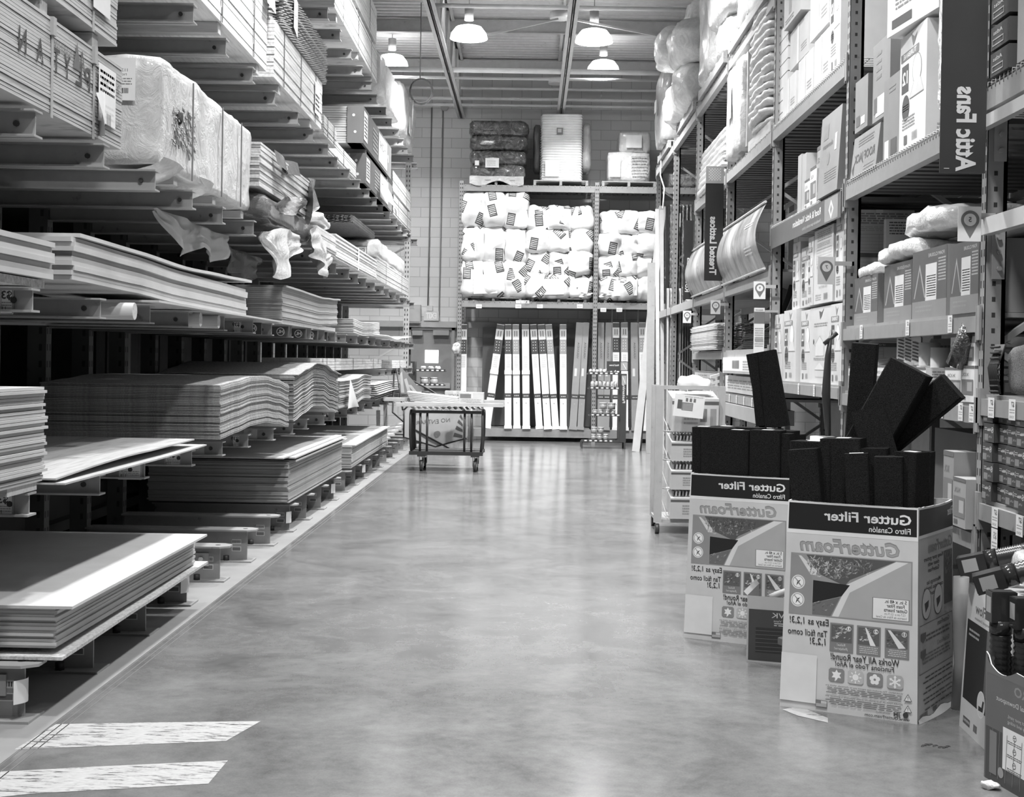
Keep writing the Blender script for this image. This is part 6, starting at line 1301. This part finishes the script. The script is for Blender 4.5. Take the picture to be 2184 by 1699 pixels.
# film round the stacks hanging as white ends
for q, (px, lab) in enumerate(((1147, 'left end of the middle'), (1248, 'right end of the middle'), (1290, 'left end of the right'))):
    xa, za = U(px, 630, YK); tag(MB().surf(lambda a, b: (xa-.1+.22*a+.03*math.sin(b*6), YK-.05-.03*math.sin(a*8), za+.06-.1*b*(1-.5*a)), 6, 4).build('loose_film', G(.8, .4, 'film')), 'loose film end hanging at the %s insulation stack' % lab, 'plastic film')
# top loads
zt_ = zs[0]+.008
xa, zA = U(1003, 256, YK); xb, _ = U(1122, 256, YK); pallet(xa+.0, xb-.05, YK, YK+.95, zt_, 'wooden pallet under the dark wrapped load on top of the back racking')
t = thing('wrapped_drum_load', 'dark glossy film wrapped load, left one on top of the back racking', 'wrapped pallet', ((xa+xb)/2, YK+.5, zt_+.1))
for q in range(4): 
    z0 = zt_+.10+q*(zA-zt_-.1)/4; MB().soft(xa+.01*q*-1, xb+.015*q, YK+.02, YK+.9, z0, z0+(zA-zt_-.1)/4+.01, 0, 9, .02, 5, q, 0, (10, 8, 5)).build('wrapped_layer', G(.06, .25, 'film_dark'), t)
p = Print(f_cam(xa+.3, YK-.02, zt_+.32), .02); p.rect(0, 0, .26, .18, .85); p.rect(-.2, .04, -.12, .13, .8); p.lines(.03, .03, .2, .14, 3, .5); p.build('paper_label', t)
MB().surf(lambda a, b: (xa+1.04*a, YK-.02-.03*math.sin(a*14), zt_+.16-.14*b-.05*math.sin(a*9)*b), 16, 4).build('loose_film', G(.6, .35, 'film'), t)
xa, zA = U(1153, 242, YK); xb, _ = U(1245, 242, YK); pallet(xa-.12, xb+.1, YK, YK+.95, zt_, 'wooden pallet under the white sheet stack on top of the back racking')
t = thing('white_tray_stack', 'tall stack of bright white trays with round edges, middle of the back racking top', 'tray stack', ((xa+xb)/2, YK+.5, zt_+.1))
n = 26; hh = (zA-zt_-.1)/n
for q in range(n):
    MB().soft(xa+.0, xb, YK+.03, YK+.9, zt_+.1+q*hh, zt_+.1+(q+1)*hh*1.0+.004, 0, 9, .0, 1, q, 0, (8, 4, 2)).build('white_tray', G(.88, .4), t)
p = Print(f_cam(xa+.25, YK+.03, zA-.45), .02); p.rect(.06, .05, .18, .18, .2); p.rect(.08, .09, .15, .16, .6); p.rect(-.15, -.75, .12, -.45, .9); p.build('paper_label', t)
MB().soft(xb-.02, xb+.16, YK+.15, YK+.9, zt_+.3, zA-.13, 0, 6, .02, 4, 3, 0, (4, 6, 12)).build('grey_sleeve', G(.35, .4, 'film'), t); MB().soft(xa-.14, xa+.02, YK+.3, YK+.9, zt_+.3, zA-.15, 0, 6, .02, 4, 5, 0, (4, 6, 12)).build('dark_sleeve', G(.12, .4, 'film'), t)
xa, zA = U(1295, 322, YK); xb, _ = U(1388, 322, YK); pallet(xa-.1, xb+.1, YK, YK+.95, zt_, 'wooden pallet under the wrapped white boxes on top of the back racking')
t = thing('wrapped_box_load', 'film wrapped load of white boxes, right one on top of the back racking', 'wrapped pallet', ((xa+xb)/2, YK+.5, zt_+.1))
MB().soft(xa, xb, YK+.03, YK+.9, zt_+.1, zA, 0, 12, .02, 4, 3, 0, (8, 6, 6)).build('lower_boxes', G(.72, .4, 'film'), t); xc, zc = U(1320, 280, YK); MB().soft(xc, xb-.0, YK+.05, YK+.8, zA-.02, zc, 0, 12, .02, 4, 4, 0, (8, 6, 6)).build('upper_boxes', G(.68, .4, 'film'), t)
p = Print(f_cam(xa, YK-.0, zt_+.1), .01); p.rect(.35, .64, .65, .88, .9); p.rect(.05, .08, .25, .4, .88); p.lines(.45, .1, .75, .5, 7, .4); p.build('paper_label', t)
xa, zA = U(1425, 350, YK+.2); tag(MB().soft(xa, xa+.55, YK+.1, YK+.9, zt_+.0, zt_+.35, 0, 8, .02, 5, 9, 0, (6, 6, 4)).build('wrapped_load', G(.15, .3, 'film_dark')), 'low dark wrapped load on the back racking, seen through the right uprights', 'wrapped pallet')
# tall cartons standing in the back racking: (top px, bottom px, width px, kind)
zb_ = zs[2]+.004
tall = [(987, 986, 14, 'w'), (1067, 1037, 16, 'w'), (1083, 1083, 14, 'w'), (1099, 1102, 14, 'g'), (1120, 1122, 15, 'p'), (1137, 1150, 14, 'w'), (1154, 1168, 15, 'w'), (1170, 1185, 14, 'g'), (1201, 1201, 14, 'g'), (1237, 1221, 15, 'b'), (1251, 1237, 13, 'b'), (1283, 1280, 13, 'b'), (1299, 1292, 13, 'b'), (1315, 1313, 14, 'w'), (1333, 1332, 14, 'g'), (1354, 1354, 15, 'b'), (1371, 1372, 14, 'g')]
nm = ['alone at the far left by the upright', 'leaning strongly to the right at the left', 'first upright one after the leaning one', 'second upright one after the leaning one', 'plain white topped, in the middle left', 'leaning left in the middle group', 'second leaning left in the middle group', 'third leaning left in the middle group', 'standing alone right of the middle group', 'brown, left of the post pair', 'brown, next to the middle upright', 'brown, first right of the middle upright', 'brown, second right of the middle upright', 'white, above the screws sign left', 'white, above the screws sign right', 'brown, behind the screws display', 'white, behind the leaning flashing']
for i, (pt, pb, w, k) in enumerate(tall):
    xt, zt = U(pt, 690 if i < 9 else 686, YK); xb, _ = U(pb, 915, YK); ww = w*YK/FPX
    yb = YK-.03+.05*(i % 2) if k != 'b' else YK-.02; yt = YK+.25
    t = thing('tall_carton', ('tall narrow %s carton ' % ('brown' if k == 'b' else 'white'))+nm[i].replace('brown, ', '').replace('white, ', ''), 'carton', ((xb), yb, zb_))
    d = Vector((xt-xb, yt-yb, zt-zb_)); L = d.length; dz = d/L; dx = Vector((1, 0, 0)); dx = (dx-dz*dx.dot(dz)).normalized(); dy = dz.cross(dx)
    M = Matrix(((dx.x, dy.x, dz.x, xb), (dx.y, dy.y, dz.y, yb), (dx.z, dy.z, dz.z, zb_), (0, 0, 0, 1)))
    g = .30 if k == 'b' else .82
    m = MB().box(-ww/2, ww/2, 0, .16, 0, L); m.v = [M @ v for v in m.v]; m.build('carton_body', G(g, .6, 'carton'), t)
    p = Print(lambda u, v, dd: M @ Vector((u-ww/2, -dd, v)), .002)
    if k != 'b':
        v1 = L; p.rect(0, v1-.10, ww, v1-.01, .06 if k == 'w' else .2); p.rect(.01, v1-.26, ww-.01, v1-.10, .6); p.rect(ww*.25, v1-.24, ww*.42, v1-.13, .2); p.rect(ww*.58, v1-.24, ww*.75, v1-.13, .2)
        if k != 'p':
            g2 = .05 if k == 'w' else .30; p.rect(0, v1-.58, ww, v1-.30, g2)
            for r in range(4):
                for c in (.3, .65): p.disc(ww*c, v1-.35-.055*r, .009, .7, 8)
        p.lines(ww*.2, v1-.85, ww*.8, v1-.62, 6, .55)
    else:
        p.text('VERANDA', ww*.5, L-.55, .05, .08, w=.32, rot=-1.57); p.rect(ww*.2, L-1.05, ww*.55, L-.9, .65)
    p.rect(0, .60, ww, .685, .05); 
    for c in (.25, .5, .75): p.disc(ww*c, .64, .012, .5, 8)
    p.disc(ww*.5, .5, .012, .35, 8); p.build('front_print', t)
    if i in (1, 2, 3, 4): 
        m = MB().box(-ww/2-.008, ww/2+.008, -.02, .0, L-.98, L-.90); m.v = [M @ v for v in m.v]; m.build('plastic_clip', G(.75), t)
    m = MB().box(-ww/2-.01, ww/2+.01, -.03, .0, -.0, .06); m.v = [M @ v for v in m.v]; m.build('bottom_flap', G(g*.95), t)
for q, px in enumerate((1305, 1333, 1361)):
    xa, za = U(px, 655, YK+.3); _, zb2 = U(px, 700, YK+.3); tag(MB().tube([(xa, YK+.35, zs[1]-.1), (xa, YK+.35, .2)], .018, 8).build('divider_pole', G(.65)), 'thin white divider pole in the right bay of the back racking, %s' % ['left', 'middle', 'right'][q], 'pole')
tag(MB().box(-.95, 1.25, YK+KD-.02, YK+KD+.03, .25, 2.2).build('recess_shade_sheet', G(.18)) , 'added dark sheet standing for the shade behind the tall cartons', 'panel')  # dark sheet added as the shade of the recess under the insulation shelf
# little bag of leaflets tied to the left upright
xa, za = U(969, 740, YK); tag(MB().soft(xa-.04, xa+.10, YK-.08, YK-.02, za-.12, za+.1, 0, 3, .03, 14, 2, 0, (6, 4, 8)).build('leaflet_pack', G(.7, .4)), 'small bundle of leaflets hanging on the left upright of the back racking', 'leaflets')
tag(MB().tube([(U(1003, 900, 25.4)[0], 25.6, 0), (U(1003, 900, 25.4)[0], 25.6, .78)], .05, 14).build('steel_bollard', G(.3, .4)), 'grey round bollard in front of the back racking behind the cart', 'bollard')
# ================================================================ screws display
def display(X0, Y, flip, lab, w=.8, h=1.56, full=True):
    t = thing('screw_display_stand', lab, 'display stand', (X0+w/2, Y, 0)); g = G(.06, .4)
    s = -1 if flip else 1
    def X(u): return X0+(w-u if flip else u)
    def bb(m, u0, u1, y0, y1, z0, z1): a, b = X(u0), X(u1); return m.box(min(a, b), max(a, b), y0, y1, z0, z1)
    bb(MB(), w-.13, w-.1, Y, Y+.45, .12, h-.22).build('side_panel', g, t)
    m = MB(); bb(m, w-.10, w-.0, Y-.02, Y+.03, .12, h-.22); m.build('front_panel', g, t)
    p = Print(f_cam(X(w-.10) if not flip else X(w), Y-.02, .12)); p.text('Fastening', .05, .88, .065, .7, w=.36, rot=-1.57 if not flip else 1.57, bold=.02); p.rect(.01, h-.53, .09, h-.37, .4); p.line(.03, h-.4, .07, h-.5, .008, .9); p.build('lettering', t)
    if full:
        bb(MB(), w-.36, w-.0+.02, Y-.02, Y, h-.17, h).build('header_board', g, t)
        p = Print(f_cam(X(w-.36), Y-.02, h-.17)); p.text('Metal Screws', .13, .10, .045, .8, w=.17, bold=.02); p.rect(.25, .01, .37, .16, .4); p.line(.29, .13, .34, .04, .01, .9); p.build('header_print', t)
    for q, z in enumerate((.12, .58, 1.06, 1.32)[:4 if full else 4]):
        l = (.78, .66, .68, .7)[q]
        bb(MB(), w-l-.0, w-.13, Y-.05, Y+.4, z, z+.015).build('shelf', g, t); bb(MB(), w-l-.0, w-.13, Y-.055, Y-.05, z, z+.045).build('shelf_lip', g, t)
        p = Print(f_cam(min(X(w-l), X(w-.13)), Y-.056, z)); 
        for k in range(6): p.rect(.04+k*.09, .012, .085+k*.09, .035, .75)
        p.build('price_strip', t)
    for u in (.02, w-.02):
        for yy in (Y-.03, Y+.4): bb(MB(), u-.015, u+.015, yy, yy+.03, 0, .12).build('leg', g, t)
    return t, X
xs0, ys0 = FL(1238, 955)
t, Xf = display(xs0, ys0, False, 'dark metal screws display stand in front of the back racking, bottom right of the bags')
rr = random.Random(4)
def jars(z, u0, u1, n, h, kind, grp, lab, Xf, Y, gl=.35):
    for i in range(n):
        u = u0+(u1-u0)*(i+.5)/n; w = (u1-u0)/n*.42; X = Xf(u)
        if kind == 'tub':
            o = thing('screw_tub', lab, 'tub', (X, Y+.08, z), 0, grp); MB().tube([(X, Y+.08, z), (X, Y+.08, z+h*.85)], w, 12).build('tub_body', G(gl, .3), o); MB().tube([(X, Y+.08, z+h*.85), (X, Y+.08, z+h)], w*1.1, 12).build('tub_lid', G(.7, .3), o)
        else: tag(MB().soft(X-w, X+w, Y-.02, Y+.12, z, z+h, 0, 3, .015, 20, i, 0, (5, 4, 5)).build('screw_bag', G(.6, .3, 'film')), lab, 'bag', grp)
jars(1.336, .12, .62, 8, .08, 'bag', 'clear bags on the top shelf of the display', 'clear bag of screws on the top shelf of the metal screws display', Xf, ys0)
jars(1.076, .16, .64, 7, .13, 'bag', 'clear packs on the second shelf of the display', 'clear pack on the second shelf of the metal screws display', Xf, ys0)
jars(.60, .2, .62, 4, .09, 'tub', 'tubs on the third shelf of the display', 'screw tub on the third shelf of the metal screws display', Xf, ys0)
jars(.70, .32, .62, 2, .12, 'tub', 'tubs stacked on the third shelf of the display', 'screw tub stacked on others on the third shelf of the metal screws display', Xf, ys0)
jars(.136, .18, .5, 3, .12, 'tub', 'tubs on the bottom shelf of the display', 'screw tub on the bottom shelf of the metal screws display', Xf, ys0)
jars(.262, .18, .42, 2, .12, 'tub', 'tubs stacked on the bottom shelf of the display', 'screw tub stacked on the bottom shelf of the metal screws display', Xf, ys0)
x2 = U(868, 800, 24.8)[0]
t, Xg = display(x2-.0, 24.8, True, 'dark screws display stand beside the back door, behind the cart', .72, 1.72, False)
jars(1.34, .1, .5, 3, .08, 'bag', 'packs on the display by the door', 'pack on the upper shelf of the display stand beside the back door', Xg, 24.8)
jars(1.076, .15, .5, 2, .14, 'tub', 'boxes on the display by the door', 'pack on the second shelf of the display stand beside the back door', Xg, 24.8, .55)
MB().box(x2-.02, x2+.06, 24.75, 24.8, 1.45, 1.85).build('upper_post', G(.08), t)
# ================================================================ leaning flashing, roof panels
def leaner(pb, pt, Yb, w, g, name, lab, r=.4, kind='metal', th=.03, cat='panel'):
    """board leaning back against the racking from a floor point pb to a top point pt (pixels)"""
    x0, y0 = FL(*pb); y1 = y0+Yb; x1, z1 = U(pt[0], pt[1], y1)
    tag(MB().bar((x0, y0, 0), (x1, y1, z1), w, th, up=(0, -1, 0)).build(name, G(g, r, kind)), lab, cat)
leaner((1355, 962), (1412, 440), .5, .13, .6, 'metal_flashing', 'bright metal flashing strip leaning left in front of the back racking', .2, 'plain')
leaner((1363, 960), (1406, 470), .6, .07, .06, 'dark_strip', 'dark strip leaning just behind the bright flashing')
leaner((1385, 966), (1388, 560), .4, .13, .38, 'leaning_board', 'broad pale panel standing left of the white rods')
leaner((1403, 968), (1400, 446), .5, .06, .6, 'white_rod', 'white ribbed plastic strip standing upright, left of the black strips', .3, 'plain')
leaner((1412, 968), (1410, 448), .5, .06, .5, 'white_rod', 'second white ribbed plastic strip next to the black strips', .3, 'plain')
leaner((1421, 968), (1421, 440), .5, .045, .03, 'black_strip', 'tall black strip standing right of the white ribbed strips', .25, 'plain')
def corrugated(pxa, pxb, pyt, Y, zb, lab, g, n=7, kind='clear'):
    xa, zt = U(pxa, pyt, Y); xb, _ = U(pxb, pyt, Y)
    m = MB(); m.surf(lambda a, b: (xa+(xb-xa)*a, Y+.025*math.sin(a*n*6.283)-.2*(1-b), zb+(zt-zb)*b), n*8, 2); tag(m.build('roofing_sheet', G(g, .12, kind)), lab, 'roof panel')
corrugated(1426, 1475, 436, 22.3, .02, 'tall dark glossy corrugated roof panel standing in the right racking', .05, 6, 'film_dark')
corrugated(1420, 1452, 614, 22.0, .02, 'shorter pale corrugated roof panel in front of the dark glossy one', .45, 5, 'metal')
corrugated(1452, 1478, 640, 21.7, .02, 'grey corrugated roof panel right of the shorter pale one', .2, 5, 'metal')
for q, px in enumerate((1444, 1467)): 
    xa, za = U(px, 445+180*q, 22); tag(MB().box(xa-.04, xa+.04, 21.95, 21.96, za-.3, za-.08).build('panel_tag', G(.8)), ['upper', 'lower'][q]+' white tag on the corrugated roof panels', 'tag')
# ================================================================ loads on the highest level of the right racking
zr = 4.99
def pal_r(y0, y1, lab): pallet(XR-.05, XR+.95, y0, y1, zr, lab, .12)
pal_r(21.8, 23.6, 'wooden pallet under the tall wrapped boxes at the far end of the top right level')
t = thing('wrapped_carton_load', 'tall wrapped brown cartons at the far end of the top right level', 'wrapped pallet', (2.6, 22.5, zr+.12))
MB().soft(XR-.15, XR+.85, 21.9, 23.2, zr+.12, zr+1.35, 0, 12, .03, 3, 2, 0, (6, 10, 10)).build('wrapped_cartons', G(.42, .4, 'film'), t); p = Print(f_aisle_r(XR-.15, 22.8, zr+.7), .04); p.rect(0, 0, .3, .2, .8); p.build('paper_label', t)
pal_r(18.5, 20.6, 'wooden pallet under the heap of white bulging bags on the top right level')
for q, (x0, x1, y0, y1, z0, z1, s) in enumerate(((2.0, 2.9, 18.6, 20.0, 0.12, .75, 1), (1.92, 2.75, 18.5, 19.9, .72, 1.25, 2), (2.1, 2.85, 18.6, 19.6, 1.2, 1.62, 3), (1.78, 2.2, 19.6, 20.4, .85, 1.35, 4), (2.0, 2.7, 19.9, 21.2, .12, .7, 5))):
    tag(MB().soft(x0, x1, y0, y1, zr+z0, zr+z1+.02, 0, 4, .09, 2.6, s, 0, (12, 12, 12)).build('bulging_bag', G(.82, .35, 'film')), ['lowest white bulging bag', 'middle white bulging bag with label', 'topmost rounded white bag with print', 'white bag hanging out toward the aisle', 'white bag at the far side'][q]+' of the heap on the top right level', 'bag')
pal_r(15.6, 17.9, 'wooden pallet under the clear wrapped tall load on the top right level')
t = thing('wrapped_roll_load', 'tall load in crinkled clear film on the top right level, beside the bag heap', 'wrapped pallet', (2.5, 17.1, zr+.12))
MB().soft(XR-.05, XR+.8, 16.9, 18.1, zr+.12, zr+2.0, 0, 7, .06, 3, 12, 0, (8, 10, 14)).build('stretch_film', G(.6, .3, 'film'), t)
t = thing('wrapped_roll_load', 'bright white wrapped load cut by the picture top, top right level', 'wrapped pallet', (2.5, 16.1, zr+.12))
MB().soft(XR-.02, XR+.8, 15.65, 16.8, zr+.12, zr+.6, 0, 6, .04, 3, 14, 0, (8, 10, 8)).build('lower_bales', G(.6, .35, 'film'), t); MB().soft(XR-.10, XR+.8, 15.6, 16.85, zr+.58, zr+1.5, 0, 8, .05, 3, 15, 0, (8, 10, 8)).build('upper_bales', G(.84, .35, 'film'), t)
pal_r(12.7, 15.2, 'wooden pallet on the top right level nearest the camera, above the picture edge')
tag(MB().soft(XR-.02, XR+.8, 12.8, 15.1, zr+.12, zr+1.2, 0, 8, .04, 3, 16, 0, (8, 12, 8)).build('wrapped_load', G(.7, .35, 'film')), 'wrapped load on the top right level nearest the camera', 'wrapped pallet')
tag(MB().tube([(XR-.02, 23.2, zr+.1), (XR-.06, 22.9, zr-.3), (XR-.02, 22.6, zr-.55), (XR-.05, 22.5, zr-.9)], .012, 6).build('loose_film', G(.8)), 'loose string of film hanging from the top right level near the far end', 'plastic film')
# ================================================================ platform cart with corrugated panel and boxes
Yt = 18.75
xa = FL(883, 1000)[0]; xL, xR_ = -1.62, -.66
pc = thing('platform_cart', 'dark steel platform cart with side rails standing at the far end of the aisle', 'cart', (-1.14, Yt+.35, 0))
dk = G(.035, .4)
MB().box(xL-.02, xR_+.02, Yt, Yt+.72, .23, .27).build('deck', G(.10, .6, 'wood'), pc); 
m = MB(); m.bar((xL-.03, Yt-.01, .25), (xR_+.03, Yt-.01, .25), .03, .05); m.bar((xL-.03, Yt+.73, .25), (xR_+.03, Yt+.73, .25), .03, .05); m.build('deck_frame', dk, pc)
for X, s in ((xL, -1), (xR_, 1)):
    m = MB()
    m.tube([(X, Yt+.02, .25), (X+s*.02, Yt+.02, .5), (X+s*.02, Yt+.02, .78), (X+s*.02, Yt+.1, .83), (X+s*.02, Yt+.62, .83), (X+s*.02, Yt+.7, .78), (X+s*.02, Yt+.7, .5), (X, Yt+.7, .25)], .018, 8)
    for q in (1, 2): m.tube([(X, Yt+.02+.23*q, .25), (X+s*.02, Yt+.02+.23*q, .82)], .015, 8)
    m.build('side_rail', dk, pc)
for u in (.12, .22, .76, .86):
    MB().tube([(xL+u*(xR_-xL), Yt+.04, .25), (xL+u*(xR_-xL), Yt+.04, .80)], .016, 8).build('rail_post', dk, pc)
MB().box(xL, xR_, Yt+.02, Yt+.05, .80, .84).build('front_rail', dk, pc)
for X in (xL+.14, xR_-.08):
    for Y in (Yt+.06, Yt+.60):
        c = MB().tube([(X-.022, Y, .075), (X+.022, Y, .075)], .075, 20).build('wheel', G(.05, .5), pc); MB().tube([(X-.026, Y, .075), (X+.026, Y, .075)], .04, 14).build('hub', G(.35, .3), c)
        m = MB(); m.box(X-.035, X-.028, Y-.03, Y+.03, .07, .2); m.box(X+.028, X+.035, Y-.03, Y+.03, .07, .2); m.box(X-.06, X+.06, Y-.05, Y+.05, .2, .225); m.build('caster_fork', G(.2, .4), pc)
m = MB(); m.surf(lambda a, b: (xL-.05+1.1*a, Yt-.05+.75*b, .87+.014*math.sin(a*82)+.0*b), 90, 1); tag(m.build('corrugated_sheet', G(.5, .3)), 'wavy corrugated sheet lying on top of the platform cart', 'roof panel')
for q, (x0, x1, y, z, w, lab) in enumerate(((-1.72, -.36, Yt-.02, .90, .05, 'light wooden strip sticking out right of the cart top'), (-1.85, -1.2, Yt+.1, .885, .05, 'light wooden strip sticking out left of the cart top'), (-2.05, -1.5, Yt+.3, .95, .05, 'upper light strip sticking out left of the cart top'), (-1.0, -.35, Yt+.5, .89, .09, 'wider grey strip behind on the right of the cart top'))):
    tag(MB().box(x0, x1, y, y+.08, z, z+w).build('wood_strip', G(.55, .7, 'woodx')), lab, 'strip')
for q in range(6):
    z = .905+q*.023; M = Matrix.Translation((-1.28-.012*q, Yt+.3, z+.02)) @ Matrix.Rotation(.10, 4, 'Y') @ Matrix.Rotation(-.15+.02*q, 4, 'Z'); m = MB().box(-.36, .36, -.18, .18, 0, .018); m.v = [M @ v for v in m.v]
    tag(m.build('flat_carton', G(.66+.03*(q % 2), .6, 'carton')), 'flat pale board in the loose pile on the platform cart' if q < 5 else 'topmost flat pale board of the loose pile on the platform cart', 'panel', 'flat boards on the platform cart' if q < 5 else None)
t = carton('pale printed carton standing on the right of the platform cart', -.98, Yt+.5, Yt+.1, .90, 1.09, .34, .6, None, lambda p, w, h: (p.rect(w*.05, h*.6, w*.5, h*.9, .2), p.bars(w*.3, h*.08, w*.9, h*.3, .1), p.lines(w*.1, h*.35, w*.9, h*.55, 2, .4)), name='carton')
t = carton('open grey carton with flap behind the pale one on the platform cart', -1.2, Yt+.75, Yt+.52, .90, 1.10, .28, .45, None, lambda p, w, h: p.text('PATCH', w*.5, h*.7, .05, .2, w=w*.6), name='carton')
tag(MB().soft(-1.52, -1.4, Yt+.3, Yt+.4, 1.03, 1.10, 0, 4, .0, 1, 1, 0, (4, 4, 4)).build('black_tape_roll', G(.03)), 'small black block lying on the pale board pile on the cart', 'tape roll')
# curved do not enter barrier banner behind the cart
t = thing('barrier_banner', 'large round fabric barrier banner reading no entrar behind the platform cart', 'banner', (-1.45, 19.9, .2))
def bn(a, b, d=0): return Vector((-1.83+.92*a, 19.85+.12*math.sin(a*3)-d, .26+.78*b*(math.sin(.5+a*2.2)**.5)*1.0+.14*(1-b)*abs(2*a-1)))
m = MB(); m.surf(lambda a, b: bn(a, b), 20, 10); m.build('banner_cloth', G(.62, .6), t)
p = Print(lambda u, v, d: bn(u/.92, v/.78, d), .004); p.text('NO ENTRAR', .42, .36, .09, .2, w=.5, rot=.12); p.text('DO NOT ENTER', .42, .52, .07, .35, w=.55, rot=.1); p.disc(.48, .18, .05, .3); p.disc(.48, .18, .035, .6)
for q in range(4): p.poly([(.72+.03*q, .10+.14*q), (.86, .04+.14*q), (.86, .10+.14*q), (.74+.03*q, .17+.14*q)], .15)
p.build('print', t)
m = MB(); P = [bn(k/24, 0) for k in range(25)]; m.tube(P, .012, 6); P = [bn(k/24, 1) for k in range(25)]; m.tube(P, .012, 6); m.tube([bn(0, 0), bn(0, 1)], .012, 6); m.tube([bn(0, 1)+Vector((-.02, 0, 0)), (-2.0, 20.4, 1.38), (-2.07, 20.5, 1.36)], .014, 6); m.tube([bn(1, 1), (-1.5, 20.2, 1.1), (-2.05, 20.5, 1.36)], .014, 6); m.tube([bn(.5, 0)+Vector((.2, 0, -.02)), (-1.75, 19.9, .55), (-2.02, 20.1, .75), (-2.05, 20.5, 1.34)], .014, 6)
m.build('banner_frame', G(.03), t)
m = MB(); m.surf(lambda a, b: (-1.93+.38*a, 20.2, 1.02+.42*(1-a)*b), 6, 3); m.build('striped_cloth', G(.35), t)
p = Print(lambda u, v, d: Vector((-1.93+u, 20.2-d, 1.02+v)), .004)
for q in range(3): p.poly([(.02+.1*q, .02), (.07+.1*q, .02), (.03+.07*q, .34-.1*q), (.0+.06*q, .3-.08*q)], .75)
p.build('stripes', t)
